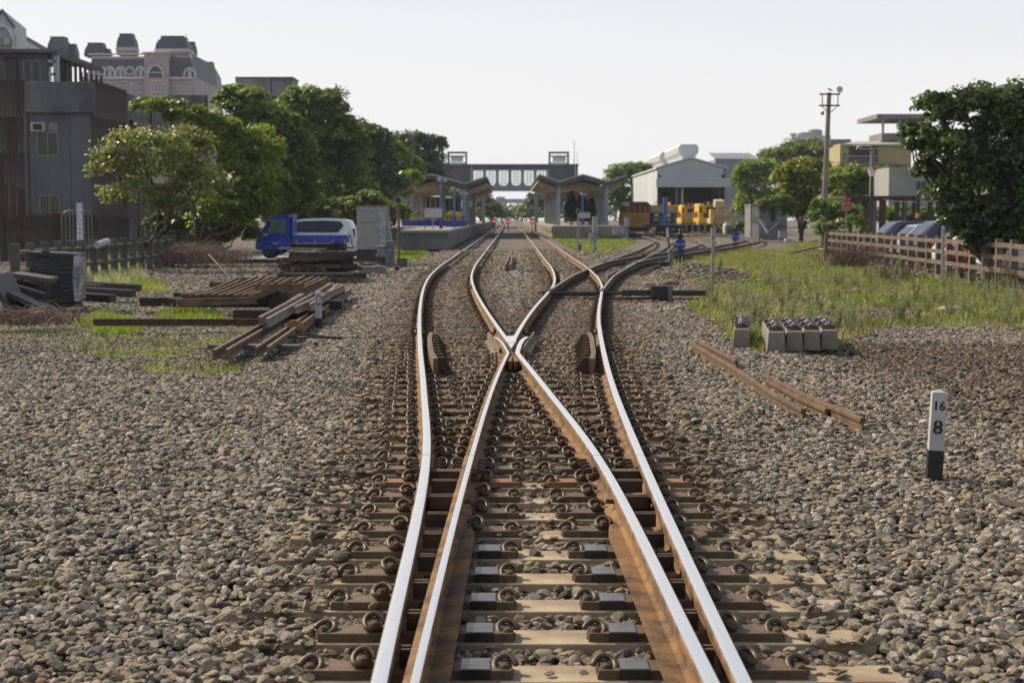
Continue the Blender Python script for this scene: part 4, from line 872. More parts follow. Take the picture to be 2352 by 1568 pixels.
put('curved_roof', MB().prism([(ap.X(446), .2, ap.Z(178)), (ap.X(446), .2, ap.Z(124)), (ap.X(460, 6), 6, ap.Z(140, 6)), (ap.X(474, 14), 14, ap.Z(170, 14)), (ap.X(476, 14), 14, ap.Z(186, 14))], (-3, 6, 0)), mat('grey_curved_roof', (.16, .17, .19), .6), t)
put('curved_roof', MB().prism([(ap.X(486, 22), 22, ap.Z(200, 22)), (ap.X(484, 22), 22, ap.Z(150, 22)), (ap.X(500, 30), 30, ap.Z(158, 30)), (ap.X(512, 40), 40, ap.Z(180, 40)), (ap.X(515, 40), 40, ap.Z(205, 40))], (-3, 6, 0)), mat('grey_curved_roof', (.16, .17, .19)), t)
put('parapet_rail', MB().bb(ap.X(212), ap.X(342), -.4, 0, ap.Z(127), ap.Z(124)).bb(ap.X(338), ap.X(400), -1.6, -1.2, ap.Z(125), ap.Z(122)), PINKL, t)
put('moulding', MB().bb(ap.X(195), ap.X(342), -.5, .0, ap.Z(183), ap.Z(177)).bb(ap.X(396), ap.X(454), -.5, 0, ap.Z(183), ap.Z(178)).bb(ap.X(342), ap.X(396), -1.35, -1.2, ap.Z(170), ap.Z(168)), PINKL, t)
def dorm(u, v0, v1, hw, dy=-.2):
    cx = ap.X(u, dy); mb = MB(); arch(mb, cx, ap.Z(v1), hw, ap.Z(v0) - hw * 1.15, dy, .25, .5, 8); d = put('dormer', mb, PINKL, t)
    mb = MB(); archpane(mb, cx, ap.Z(v1), hw - .2, ap.Z(v0) - hw * 1.15, dy - .05, .1, 8); put('pane', mb, GLS, d)
    put('sash', MB().bb(cx - .3, cx + .3, dy - .3, dy - .2, ap.Z(v1), ap.Z(v1) + 1.5), WHITE, d)
for u in (223, 260, 285, 330): dorm(u, 153, 177, .85)
dorm(442, 156, 178, 1.0)
for u in (241, 306):
    put('round_window', MB().cyl((ap.X(u), -.3, ap.Z(164)), (ap.X(u), -.1, ap.Z(164)), .75, n=14).cyl((ap.X(u), -.36, ap.Z(164)), (ap.X(u), -.3, ap.Z(164)), .45, n=12, m=1), [PINKL, GLS], t)
mb = MB(); arch(mb, ap.X(368), ap.Z(180), 1.35, ap.Z(173), -1.2, .25, .4); put('arch_moulding', mb, PINKL, t)
mb = MB(); archpane(mb, ap.X(368), ap.Z(180), 1.1, ap.Z(173), -1.22, .06); put('balcony_opening', mb, GLS, t)
for (u0, u1, v0, v1, dy) in ((274, 298, 187, 197, 0), (304, 312, 187, 198, 0), (322, 336, 187, 199, 0), (322, 336, 213, 224, 0), (354, 383, 187, 196, -1.2), (354, 383, 212, 222, -1.2), (250, 262, 188, 198, 0), (438, 448, 188, 202, 0)):
    window(t, ap.X(u0, dy), ap.X(u1, dy), ap.Z(v1, dy), ap.Z(v0, dy), dy, WHITE if dy == 0 else PINKL, 2 if u1 - u0 > 20 else 1, dep=.15, fw=.18)
for i in range(6):
    q = i / 6; yy = 4 + 38 * q; fx = ap.X(452) + (ap.X(514, 45) - ap.X(452)) * (yy - .3) / 44.7
    for z in (ap.Z(200), ap.Z(200) - 3.4): put('window', MB().box((fx + .05, yy, z), (.5, 1.5, 1.5), rz=.0), GLS, t)
put('aerial', MB().cyl((ap.X(372), 5, ap.Z(86)), (ap.X(372), 5, ap.Z(72)), .05, n=4).cyl((ap.X(420), 5, ap.Z(86)), (ap.X(420), 5, ap.Z(70)), .05, n=4).cyl((ap.X(290), 7, ap.Z(81)), (ap.X(290), 7, ap.Z(72)), .05, n=4), GALV, t)
# rooftop blocks
cb = LB_('rooftop_block', 'plain grey concrete stair block rising above the left trees', 'building', 610, 190)
put('wall', cb.bx(545, 624, 179, 330, 0, 5), CONCD if False else mat('stained_concrete', (.20, .20, .21), .9, 0, .2, .5, .2, stretch=(1, 1, .15)), cb.t)
put('wall', cb.bx(627, 676, 181, 330, .4, 5), MT['stained_concrete'], cb.t); put('roof_edge', cb.bx(544, 677, 177, 180, -.2, 5.2), CONCD, cb.t)
put('vent', MB().cyl((cb.X(583), 1, cb.Z(179)), (cb.X(583), 1, cb.Z(176)), .4, n=8).cyl((cb.X(600), 1, cb.Z(179)), (cb.X(600), 1, cb.Z(176)), .3, n=8), GALV, cb.t)
wb = LB_('dark_slab_wall', 'dark stained concrete wall slab standing above the vine-draped tree', 'wall', 432, 100)
put('slab', wb.bx(386, 478, 219, 420, 0, .5), CONCD, wb.t); put('slab', MB().prism([(wb.X(455), -.02, 0), (wb.X(478), -.02, 0), (wb.X(478), -.02, wb.Z(222)), (wb.X(455), -.02, wb.Z(219))], (0, .3, 0)), CONCD, wb.t)
bl = LB_('roof_balcony', 'small grey roofed balcony half hidden in the left tree tops', 'building', 640, 112)
put('roof', bl.bx(618, 664, 218, 222, -.4, 3), CONCG, bl.t); put('wall', bl.bx(621, 658, 240, 400, 0, 2.6), CONCD, bl.t); put('column', bl.bx(624, 629, 222, 240, 0, .3), CONCG, bl.t); put('column', bl.bx(652, 655, 222, 240, 0, .3), CONCG, bl.t); put('back_wall', bl.bx(621, 640, 222, 240, 2, 2.4), CONCD, bl.t)
# ------------------------------------------------------------------ footbridge
SID = mat('bridge_cladding', (.085, .09, .105), .7, .1, .1, .6, .1); STG = mat('bridge_steel', (.20, .23, .24), .6, .2, .1, 1, .1); BGL = mat('bridge_glass', (.60, .68, .66), .3, 0, .05, 1, 0)
fb = LB_('footbridge', 'enclosed station footbridge with dark clad ends and a row of window bays', 'bridge', 1168, 215); t = fb.t
put('end_block', fb.bx(1012, 1084, 379, 460, 0, 5), SID, t); put('end_block', fb.bx(1258, 1327, 379, 460, 0, 5), SID, t)
put('roof', fb.bx(1010, 1329, 377, 381, -.3, 5.3), SID, t); put('deck', fb.bx(1084, 1258, 426, 438, -.1, 5.1), STG, t); put('top_beam', fb.bx(1084, 1258, 381, 389, -.05, 5), SID, t)
for i in range(7):
    u = 1084 + i * (1258 - 1084) / 6.0; put('mullion', fb.bx(u - 3.2, u + 3.2, 389, 426, -.05, .25), STG, t); put('mullion', fb.bx(u - 3.2, u + 3.2, 389, 426, 4.7, 5), STG, t)
for i in range(6):
    u = 1084 + i * 29 + 3.2; put('pane', fb.bx(u, u + 22.6, 391, 424, .1, .13), mat('clear_glazing', (.8, .85, .84), .1), t)
    b_ = MB()
    for (uu, sx) in ((u, 1), (u + 22.6, -1)):
        b_.prism([(fb.X(uu), -.03, fb.Z(426)), (fb.X(uu + 5 * sx), -.03, fb.Z(426)), (fb.X(uu), -.03, fb.Z(419))], (0, .2, 0)).prism([(fb.X(uu), -.03, fb.Z(389)), (fb.X(uu + 5 * sx), -.03, fb.Z(389)), (fb.X(uu), -.03, fb.Z(394))], (0, .2, 0))
    put('corner_gusset', b_, STG, t)
    for q in (8, 15): put('glazing_bar', fb.bx(u + q, u + q + 1.0, 389, 426, 4.6, 4.7), GALV, t)
m = MT['clear_glazing']; q_ = m.node_tree.nodes; tr_ = q_.new('ShaderNodeBsdfTransparent'); tr_.inputs[0].default_value = (.88, .93, .91, 1); mx_ = q_.new('ShaderNodeMixShader'); mx_.inputs[0].default_value = .12; m.node_tree.links.new(tr_.outputs[0], mx_.inputs[1]); m.node_tree.links.new(q_['Principled BSDF'].outputs[0], mx_.inputs[2]); m.node_tree.links.new(mx_.outputs[0], q_['Material Output'].inputs[0])
for (u0, u1) in ((1028, 1072), (1261, 1307)):
    lt = put('lift_tower', fb.bx(u0, u0 + 3, 349, 379, .5, .8).bb(fb.X(u1 - 3), fb.X(u1), .5, .8, fb.Z(379), fb.Z(349)).bb(fb.X(u0), fb.X(u1), .5, 3.5, fb.Z(351), fb.Z(348)).bb(fb.X(u0), fb.X(u1), .5, .7, fb.Z(360), fb.Z(357)).bb(fb.X(u0), fb.X(u1), .5, .7, fb.Z(376), fb.Z(373)).bb(fb.X(u0), fb.X(u0 + 3), 3.2, 3.5, fb.Z(379), fb.Z(349)).bb(fb.X(u1 - 3), fb.X(u1), 3.2, 3.5, fb.Z(379), fb.Z(349)), STG, t)
    put('pane', fb.bx(u0 + 8, u1 - 8, 360, 372, .8, .84), BGL, lt)
for (u, v, r) in ((1320, 320, .04), (1327, 348, .03), (1016, 330, .06), (1004, 352, .04)): put('mast', MB().cyl((fb.X(u), 2, fb.Z(440)), (fb.X(u), 2, fb.Z(v)), r + .03, r, n=5), GALV, t)
put('downpipe', MB().cyl((fb.X(1084), -.2, fb.Z(379)), (fb.X(1080), -.2, fb.Z(440)), .12, n=6).cyl((fb.X(1320), -.2, fb.Z(379)), (fb.X(1323), -.2, fb.Z(420)), .12, n=6), GALV, t)
for u in (1040, 1110, 1232, 1300): put('support', fb.bx(u - 4, u + 4, 438, 530, 1, 2), STG, t)
# ------------------------------------------------------------------ platforms
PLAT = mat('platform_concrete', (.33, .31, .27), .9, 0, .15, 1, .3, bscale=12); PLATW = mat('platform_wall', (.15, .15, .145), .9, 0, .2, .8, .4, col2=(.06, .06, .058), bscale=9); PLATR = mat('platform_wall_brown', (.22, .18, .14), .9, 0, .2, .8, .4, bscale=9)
lp = MB(); pw = MB()
def platform(name, label, out, z1, mw, y_slope=0):
    t = thing(name, label, 'platform'); k = len(out)
    lo = [(x + (0), y - (y_slope if i in (0, 1) else 0), 0) for i, (x, y) in enumerate(out)]
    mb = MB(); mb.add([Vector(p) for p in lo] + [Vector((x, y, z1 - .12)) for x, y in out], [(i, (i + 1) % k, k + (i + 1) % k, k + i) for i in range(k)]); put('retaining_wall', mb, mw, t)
    put('paving', MB().prism([(x, y, z1 - .12) for x, y in out], (0, 0, .12)), PLAT, t); return t
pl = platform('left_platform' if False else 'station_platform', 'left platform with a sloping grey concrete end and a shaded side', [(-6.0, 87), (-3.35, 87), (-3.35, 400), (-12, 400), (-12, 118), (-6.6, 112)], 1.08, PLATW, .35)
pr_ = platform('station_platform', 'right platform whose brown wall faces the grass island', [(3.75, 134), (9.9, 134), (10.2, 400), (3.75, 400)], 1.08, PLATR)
for i in range(14): put('wall_block', MB().bb(3.66, 3.74, 134 + i * 3.2, 134 + i * 3.2 + 2.9, .55, .95), PLATR, pr_)
WD = mat('canopy_lining', (.40, .30, .20), .7, 0, .12, 1, .1); CRF = mat('canopy_sheet', (.06, .075, .08), .6, .1, .15, 2, .15); CPL = mat('canopy_pale_edge', (.42, .42, .38), .6); POST = mat('canopy_post', (.25, .28, .31), .5, .2)
BLU = mat('blue_post', (.05, .16, .36), .5); BLUD = mat('deep_blue_paint', (.015, .04, .30), .45); YEL = mat('yellow_rim', (.55, .36, .03), .6)
def shelter(label, D, prof, posts, L_, apex_lining, off=.35):
    s = LB_('platform_canopy', label, 'canopy', 1168, D, z=1.08); t = s.t
    P = [(s.X(u), s.Z(v)) for u, v in prof]
    for i in range(len(P) - 1):
        (ax, az), (bx, bz) = P[i], P[i + 1]
        put('roof_sheet', MB().prism([(ax, 0, az), (bx, 0, bz), (bx, 0, bz + .14), (ax, 0, az + .14)], (0, L_, 0)), CRF, t)
        put('gable_beam', MB().prism([(ax, -.06, az - .35), (bx, -.06, bz - .35), (bx, -.06, bz - .02), (ax, -.06, az - .02)], (0, .14, 0)), CRF, t)
        put('edge_flashing', MB().prism([(ax, -.12, az + .02), (bx, -.12, bz + .02), (bx, -.12, bz + .13), (ax, -.12, az + .13)], (0, .1, 0)), CPL if i != 9 else CRF, t)
        put('lining', MB().prism([(ax, 6, az - .5), (bx, 6, bz - .5), (bx, 6, bz - .32), (ax, 6, az - .32)], (0, L_ - 8, 0)), WD, t)
        put('lining_edge', MB().prism([(ax, 5.8, az - .85), (bx, 5.8, bz - .85), (bx, 5.8, bz - .45), (ax, 5.8, az - .45)], (0, .15, 0)), MT.get('tan_fascia') or mat('tan_fascia', (.42, .36, .27), .7), t)
    for (u, yy0, st, nn) in posts:
        for i in range(nn):
            y = yy0 + i * st; zz = np.interp(s.X(u), [p[0] for p in P], [p[1] for p in P])
            put('post', MB().box((s.X(u), y, zz / 2 - .05), (.22 if nn > 3 else .28, .22, zz - .1)), POST, t)
    return s
shelter('left platform canopy with folded roof over blue planter boxes', 138, [(905, 424), (992, 402), (1067, 424), (1118, 408)], [(1066.5, .4, 5.2, 9), (925, .4, 5.2, 8), (992, 18, 8, 3)], 56, True)
shelter('right platform canopy with folded roof on two long rows of posts', 142, [(1238, 403), (1284.5, 419), (1338.5, 403), (1395, 419), (1438, 405)], [(1284.5, .4, 3.2, 17), (1395, .4, 3.2, 11)], 56, True)
s2 = LB_('platform_canopy', 'lower far canopy seen under the near left one beside the track', 'canopy', 1168, 262, z=1.08)
put('roof_sheet', MB().prism([(s2.X(1085), 0, s2.Z(462)), (s2.X(1122), 0, s2.Z(450)), (s2.X(1122), 0, s2.Z(447)), (s2.X(1085), 0, s2.Z(459))], (0, 40, 0)), CRF, s2.t); put('post', s2.bx(1090, 1093, 460, 508, .2, .5), POST, s2.t)
s2 = LB_('platform_canopy', 'lower far canopy seen under the near right one beside the track', 'canopy', 1168, 262, z=1.08)
put('roof_sheet', MB().prism([(s2.X(1215), 0, s2.Z(444)), (s2.X(1258), 0, s2.Z(460)), (s2.X(1258), 0, s2.Z(457)), (s2.X(1215), 0, s2.Z(441))], (0, 40, 0)), CRF, s2.t); put('post', s2.bx(1250, 1253, 458, 508, .2, .5), POST, s2.t)
# waiting hall walls under the left canopy
wh = LB_('waiting_room', 'glazed waiting room with tan posts under the left canopy', 'building', 1010, 165, z=1.08); t = wh.t
put('wall', wh.bx(935, 1060, 452, 508, 6, 6.3), CONCD, t); put('beam', wh.bx(915, 1060, 444, 450, 0, .2), MT['tan_fascia'], t)
for u in range(922, 1060, 11): put('post', wh.bx(u, u + 2.4, 450, 510, 0, .15), MT['tan_fascia'], t)
put('green_sign', wh.bx(1017, 1038, 451, 455, -.1, 0), emit('green_lit_sign', (.1, .6, .25), .5), t)
wh2 = LB_('waiting_room', 'tan walled waiting room under the right canopy behind the conifers', 'building', 1340, 180, z=1.08); t = wh2.t
put('wall', wh2.bx(1300, 1380, 440, 510, 4, 4.3), mat('tan_wall', (.34, .27, .19), .8), t)
for u in range(1305, 1380, 12): put('post', wh2.bx(u, u + 2, 440, 512, 0, .15), POST, t)
# conifers on the right platform
for u, D, tp, hw, lb in ((1313, 148, 447, 17, 'left conifer on the right platform, narrow and dark'), (1338, 150, 446, 14, 'middle conifer on the right platform'), (1358, 147, 458, 12, 'right and lowest conifer on the right platform')):
    x0 = XX(u, D); zt = ZZ(tp, D); bl_ = [(0, 0, 1.1 + (zt - 1.1) * q, hw * D / F * s_, hw * D / F * s_, (zt - 1.1) * .24) for q, s_ in ((.22, .95), (.42, 1.), (.62, .8), (.8, .5))]
    tr = tree('conifer', lb, (x0, D, 0), bl_, 7000, .16, mat('conifer_green', (.018, .035, .02), .8, island=.5), .08, 'conifers on the right platform', u, cat='conifer', fork=.5)
# blue planter boxes
pb = thing('planter_box', 'blue trough with yellow rim and low plants on the left platform', 'planter', (XX(960, 128), 128, 1.08), 0, 'blue planter boxes on the left platform')
put('trough', MB().box((0, 0, .25), (1.1, .45, .5), top=(1.08, 1.1)), BLUD, pb); put('rim', MB().box((0, 0, .525), (1.2, .52, .06)), YEL, pb); leaves('plants', [(0, 0, .8, .5, .3, .35)], 220, .12, LEAF_Y, pb, seed=3)
for i, (u, D) in enumerate([(986, 129), (1002, 130), (1018, 131), (1040, 118), (1046, 121), (1051, 124), (1056, 127), (940, 127)]): dup(pb, (XX(u, D), D, 1.08), 0)
# blue posts with loudspeakers
for u, D, v0, lb in ((1013.5, 100, 408, 'nearest blue post with camera heads, left platform'), (1044, 108, 430, 'second blue post behind the near one, left platform'), (1063, 122, 440, 'third slim blue post beside the canopy column, left platform'), (1338, 141, 442, 'blue post in front of the conifers, right platform')):
    p = thing('lamp_post', lb, 'post', (XX(u, D), D, 1.08)); zt = ZZ(v0, D) - 1.08
    put('pole', MB().cyl((0, 0, .4), (0, 0, zt), .075, n=8), BLU, p); put('base', MB().cyl((0, 0, 0), (0, 0, .75), .13, n=10).box((0, 0, .78), (.22, .22, .06)), BLUD, p)
    put('loudspeaker', MB().cyl((-.12, -.15, zt - .1), (-.2, .1, zt - .05), .16, .06, n=10).cyl((.15, -.1, zt - .2), (.35, .1, zt - .15), .12, .05, n=10), WHITE, p)
# white boards
def wboard(label, u0, u1, v0, v1, D, vb, z=1.08, legs=(0.03, .97)):
    b = LB_('white_board', label, 'board', (u0 + u1) / 2, D, z=z); put('board', b.bx(u0, u1, v0, v1, 0, .04), WHITE, b.t)
    for q in legs: u = u0 + (u1 - u0) * q; put('leg', MB().cyl((b.X(u), .06, 0), (b.X(u), .06, b.Z(v0) + .02), .03, n=6), RUSTP, b.t)
wboard('blank white board on two legs on the near end of the left platform', 974, 1015, 478, 500, 94, 520)
wboard('small blank white board at the front edge of the right platform', 1327, 1356, 488, 501, 134.6, 520)
wboard('small white notice on the left platform beside the canopy columns', 1076, 1085, 461, 475, 142, 515, legs=(.5,))
# overpass far away
ov = LB_('road_overpass', 'pale road overpass crossing far down the line', 'bridge', 1170, 620); put('deck', ov.bx(1120, 1260, 459, 466, 0, 12), mat('overpass', (.30, .31, .33), .8), ov.t)
for u in (1140, 1160, 1188, 1215): put('pier', ov.bx(u, u + 4, 466, 505, 2, 5), MT['overpass'], ov.t)
put('parapet', ov.bx(1120, 1260, 457, 459, 0, .4), MT['overpass'], ov.t)
fbld = LB_('far_building', 'hazy pale block on the skyline above the overpass', 'building', 1155, 900); put('wall', fbld.bx(1140, 1160, 452, 500, 0, 20), WHITE, fbld.t)
put('window', fbld.bx(1142, 1158, 455, 457, -.2, 0), GLS, fbld.t)
# red signals down the line
REDL = emit('red_signal_light', (1, .05, .10), 4)
for u, v, D, lb in ((1135.6, 507.6, 205, 'red signal light left of the left track'), (1167.6, 508.2, 200, 'red signal light between the two tracks'), (1222.5, 507.8, 205, 'red signal light right of the right track')):
    s = LB_('dwarf_signal', lb, 'signal', u, D); zc = s.Z(v); put('mast', MB().cyl((0, .2, 0), (0, .2, zc), .06, n=6), BLACK, s.t); put('head', MB().box((0, .1, zc), (.5, .18, .6)), BLACK, s.t)
    put('lens', MB().cyl((0, -.03, zc), (0, .0, zc), .125, n=14), REDL, s.t); put('hood', MB().cyl((0, -.12, zc + .14), (0, .03, zc + .16), .13, n=8), BLACK, s.t)
# ------------------------------------------------------------------ engine shed
SHW = mat('shed_sheet_white', (.50, .53, .53), .6, .1, .06, .3, .1, stretch=(1, 1, .1)); SHF = mat('shed_front_shaded', (.43, .46, .475), .6, .1, .05, .2, .05)  # front: same sheet as the sides, shade put in by a darker grey
es = LB_('engine_shed', 'white sheet-metal engine shed with open front and two roof ventilators', 'shed', 1590, 190); t = es.t
xl, xr = es.X(1511), es.X(1664); L_ = 55.; ze = es.Z(388); zp = es.Z(364); xm = (xl + xr) / 2 - .1; zl = es.Z(424)
put('gable_front', MB().prism([(xl, 0, zl), (xr, 0, zl), (xr, 0, ze), (xm, 0, zp), (xl, 0, ze)], (0, .2, 0)), SHF, t)
put('lintel', MB().bb(xl - .3, xr + .5, -.9, 0, zl - .35, zl + .75), SHF, t, bev=.05)
put('roof', MB().prism([(xl - .3, -.2, ze - .02), (xm, -.2, zp + .02), (xm, -.2, zp + .2), (xl - .3, -.2, ze + .18)], (0, L_, 0)).prism([(xm, -.2, zp + .02), (xr + .3, -.2, ze - .02), (xr + .3, -.2, ze + .18), (xm, -.2, zp + .2)], (0, L_, 0)), SHW, t)
for i in range(12):
    y0 = .0 + i * L_ / 12; put('wall_panel', MB().bb(xl - .12, xl, y0 + .05, y0 + L_ / 12 - .05, 2.2 if i > 1 else 1.2, ze - .05), SHW, t)
    put('seam', MB().bb(xl - .08, xl - .02, y0 - .05, y0 + .05, 1.2, ze - .1), CONCG, t)
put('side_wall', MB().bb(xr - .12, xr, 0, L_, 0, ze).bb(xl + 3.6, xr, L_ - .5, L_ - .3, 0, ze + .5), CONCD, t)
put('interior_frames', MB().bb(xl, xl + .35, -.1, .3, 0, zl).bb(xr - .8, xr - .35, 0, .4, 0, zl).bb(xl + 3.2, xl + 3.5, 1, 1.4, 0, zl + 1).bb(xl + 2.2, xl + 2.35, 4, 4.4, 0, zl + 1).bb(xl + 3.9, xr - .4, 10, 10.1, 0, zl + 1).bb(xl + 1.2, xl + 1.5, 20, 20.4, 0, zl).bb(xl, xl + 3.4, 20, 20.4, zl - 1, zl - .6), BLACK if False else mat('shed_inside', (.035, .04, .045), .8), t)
put('pale_pipe', MB().cyl((xl + 2.9, -.2, 1.5), (xl + 2.9, -.2, zl), .14, n=8).cyl((xl + 2.2, -.1, 3.2), (xl + 2.2, -.1, zl), .06, n=6), CPL, t)
for (ya, yb, sc_) in ((2.5, 20, 1.), (26, 44, 1.)):
    v_ = 1.15 * sc_; P = [(-.55, -.2), (-.75, .35), (-1.05, .8), (-1.05, 1.45), (-.8, 1.75), (.8, 1.75), (1.05, 1.45), (1.05, .8), (.75, .35), (.55, -.2)]
    ro = put('roof_ventilator', MB().prism([(xm + a * v_, ya, zp + b_ * v_ * .9) for a, b_ in P], (0, yb - ya, 0)), SHW, t)
    for q in range(3): put('louvre', MB().bb(xm - 1.24, xm - 1.19, ya + .1, yb - .1, zp + .75 + q * .25, zp + .9 + q * .25), CPL, ro)
for u in (1514, 1659): put('flood_lamp', MB().cyl((es.X(u), -.3, es.Z(403)), (es.X(u), -.1, es.Z(409)), .2, .1, n=8), RUSTD, t)
gw = LB_('grey_warehouse', 'blue-grey warehouse with pale flat roof behind the engine shed', 'warehouse', 1690, 300); put('wall', gw.bx(1642, 1740, 366, 520, 0, 25), GREYD if False else mat('warehouse_grey', (.20, .22, .26), .7, 0, .05, .2), gw.t)
put('roof', MB().prism([(gw.X(1640), -.3, gw.Z(366)), (gw.X(1742), -.3, gw.Z(366)), (gw.X(1742), -.3, gw.Z(364)), (gw.X(1735), 9, gw.Z(347)), (gw.X(1640), 9, gw.Z(347)), (gw.X(1640), -.3, gw.Z(364))], (0, .4, 0)), GALV, gw.t); put('seam', gw.bx(1714, 1717, 367, 450, -.1, 0), GALV, gw.t)
fa = LB_('far_apartments', 'distant pale block with rooftop tanks between canopy and shed', 'building', 1440, 520); put('wall', fa.bx(1427, 1475, 396, 500, 0, 20), PINKL, fa.t); put('wall', fa.bx(1464, 1490, 387, 500, -2, 20), PINKL, fa.t)
for i in range(5): put('roof_tank', MB().cyl((fa.X(1467 + 6 * i), 2, fa.Z(387)), (fa.X(1467 + 6 * i), 2, fa.Z(381)), .35 * 1.2, n=8), GALV, fa.t)
for i in range(5): put('window', fa.bx(1430 + 8 * i, 1435 + 8 * i, 401, 405, -.2, 0) if i < 4 else fa.bx(1474, 1480, 392, 396, -2.2, -2), GLS, fa.t)
wt = LB_('white_tank_building', 'white rooftop with round water tanks above the broad dark tree', 'building', 1860, 330); put('wall', wt.bx(1815, 1905, 311, 420, 0, 12), mat('white_wall', (.52, .54, .58), .7), wt.t); put('wall', wt.bx(1828, 1858, 308, 420, -1, 0), MT['white_wall'], wt.t); put('wall', wt.bx(1905, 1952, 320, 420, 2, 10), CONCG, wt.t)
for u, r_, v_ in ((1824, .8, 305), (1846, .9, 303), (1862, 1., 302), (1874, 1.5, 296)): put('water_tank', MB().lathe([(r_, 0), (r_, (ZZ(v_, 330) - ZZ(311, 330)) * .8), (r_ * .6, ZZ(v_, 330) - ZZ(311, 330))], (wt.X(u), 2, wt.Z(311)), 12), GALV, wt.t)
# yellow house
YW = mat('cream_yellow_wall', (.36, .31, .16), .8, 0, .06, .5)
yh = LB_('yellow_house', 'cream-yellow house with laundry on its balcony and a roof-top canopy', 'house', 2000, 140); t = yh.t
put('wall', yh.bx(1926, 2090, 335, 520, 3, 10), YW, t); put('wall', yh.bx(1927, 1947, 330, 378, 0, 3), YW, t); put('wall', yh.bx(2015, 2090, 330, 378, 0, 3), YW, t)
put('balcony_floor', yh.bx(1938, 2060, 374, 380, -.3, 3), CONCG, t); put('eave_roof', MB().prism([(yh.X(1930), -.4, yh.Z(335)), (yh.X(2095), -.4, yh.Z(335)), (yh.X(2095), 5, yh.Z(322)), (yh.X(1990), 5, yh.Z(322))], (0, 0, .15)), CPL, t)
put('parapet', yh.bx(2022, 2095, 306, 324, 3, 8), CONCG, t); put('top_canopy', yh.bx(2010, 2140, 262, 272, 1, 9), CONCG, t)
for u in (2022, 2060, 2100): put('canopy_post', yh.bx(u, u + 5, 272, 308, 2, 2.2), GALV, t)
for i in range(14): put('baluster', yh.bx(1950 + i * 5, 1951 + i * 5, 358, 375, -.2, -.15), GALV, t)
put('handrail', yh.bx(1947, 2018, 357, 359, -.22, -.13), GALV, t)
for i, c_ in enumerate([(.05, .06, .25), (.5, .03, .06), (.45, .05, .2), (.2, .3, .5), (.06, .06, .1), (.5, .4, .35), (.1, .1, .3)]): tag(put('hanging_garment', MB().box((0, 0, 0), (.34, .06, .8), top=(1, .6)).box((0, 0, .38), (.5, .05, .16)), mat('cloth_%d' % i, c_, .9), loc=(XX(1968 + i * 6.5, 142), 142, ZZ(366, 142))), ['navy', 'red', 'magenta', 'light blue', 'black', 'beige', 'indigo'][i] + ' garment hanging on the yellow house balcony', 'laundry', 'laundry on the balcony')
window(t, yh.X(1932), yh.X(1942), yh.Z(368), yh.Z(350), 0, WHITE, 1)
g2 = LB_('corner_roof', 'dark green flat roof edge above the big tree in the far corner', 'building', 2330, 75); put('roof', g2.bx(2300, 2440, 193, 204, 0, 6), mat('green_roof', (.07, .10, .09), .7), g2.t); put('wall', g2.bx(2320, 2440, 204, 560, 1, 6), CONCG, g2.t)
wh3 = LB_('white_house', 'pale house wall with air conditioners glimpsed behind the big tree', 'house', 2130, 110); put('wall', wh3.bx(2040, 2200, 385, 560, 1, 6), mat('pale_wall', (.30, .30, .29), .8, 0, .06, .4, .05), wh3.t); put('air_conditioner', wh3.bx(2088, 2104, 385, 398, .4, 1), GALV, wh3.t); window(wh3.t, wh3.X(2110), wh3.X(2135), wh3.Z(440), wh3.Z(415), 1.)
# pergola
pg = LB_('steel_pergola', 'rusty red steel frame shelter on dark columns behind the parked cars', 'pergola', 2080, 96); t = pg.t
put('roof_beam', pg.bx(1942, 2260, 450, 456, -.2, 6).bb(pg.X(1950), pg.X(2260), -.1, .1, pg.Z(461), pg.Z(456)), mat('red_oxide', (.06, .028, .022), .7, 0, .3, 3), t)
for i, (u, w_) in enumerate([(1950, 8), (1985, 13), (2005, 8), (2022, 13), (2058, 8), (2075, 8), (2098, 15), (2134, 8), (2153, 13), (2185, 8), (2215, 12)]): put('column', pg.bx(u, u + w_, 456, 560, 0, .4), MT['red_oxide'] if i % 3 != 2 else CONCD, t)
# utility poles
up = LB_('utility_pole', 'tall tapering concrete pole with crossarms and a round floodlight, bird on top', 'pole', 1890, 95); t = up.t
lx = up.X(1902.5) ; put('shaft', MB().cyl((0, 0, 0), (lx * .8, 0, up.Z(213)), .20, .125, n=14), mat('pole_concrete', (.20, .182, .155), .85, 0, .1, 2), t)
for v in (217, 243): put('crossarm', MB().box((lx * .8, -.14, up.Z(v)), (1.25, .09, .09)), RUSTD, t)
put('brace', MB().cyl((lx * .8 - .45, -.14, up.Z(217)), (lx * .8 - .42, -.14, up.Z(243)), .03, n=5).cyl((lx * .8 + .5, -.14, up.Z(217)), (lx * .8 + .5, -.14, up.Z(243)), .03, n=5).cyl((lx * .8 - .45, -.14, up.Z(244)), (lx * .8 - .1, -.14, up.Z(258)), .025, n=5).cyl((lx * .8 + .5, -.14, up.Z(244)), (lx * .8 + .1, -.14, up.Z(258)), .025, n=5), RUSTD, t)
zc = up.Z(206); cx_ = up.X(1923); fl = put('floodlight', MB().cyl((cx_, -.12, zc), (cx_, .15, zc), .19, .12, n=18).box((cx_, 0, zc - .22), (.06, .06, .14)), GALV, t); put('glass_face', MB().cyl((cx_, -.135, zc), (cx_, -.12, zc), .155, n=16), mat('lamp_glass', (.45, .47, .50), .2), fl)
put('small_lamp', MB().cyl((up.X(1884), -.1, up.Z(262)), (up.X(1888), 0, up.Z(256)), .12, .05, n=8), GALV, t)
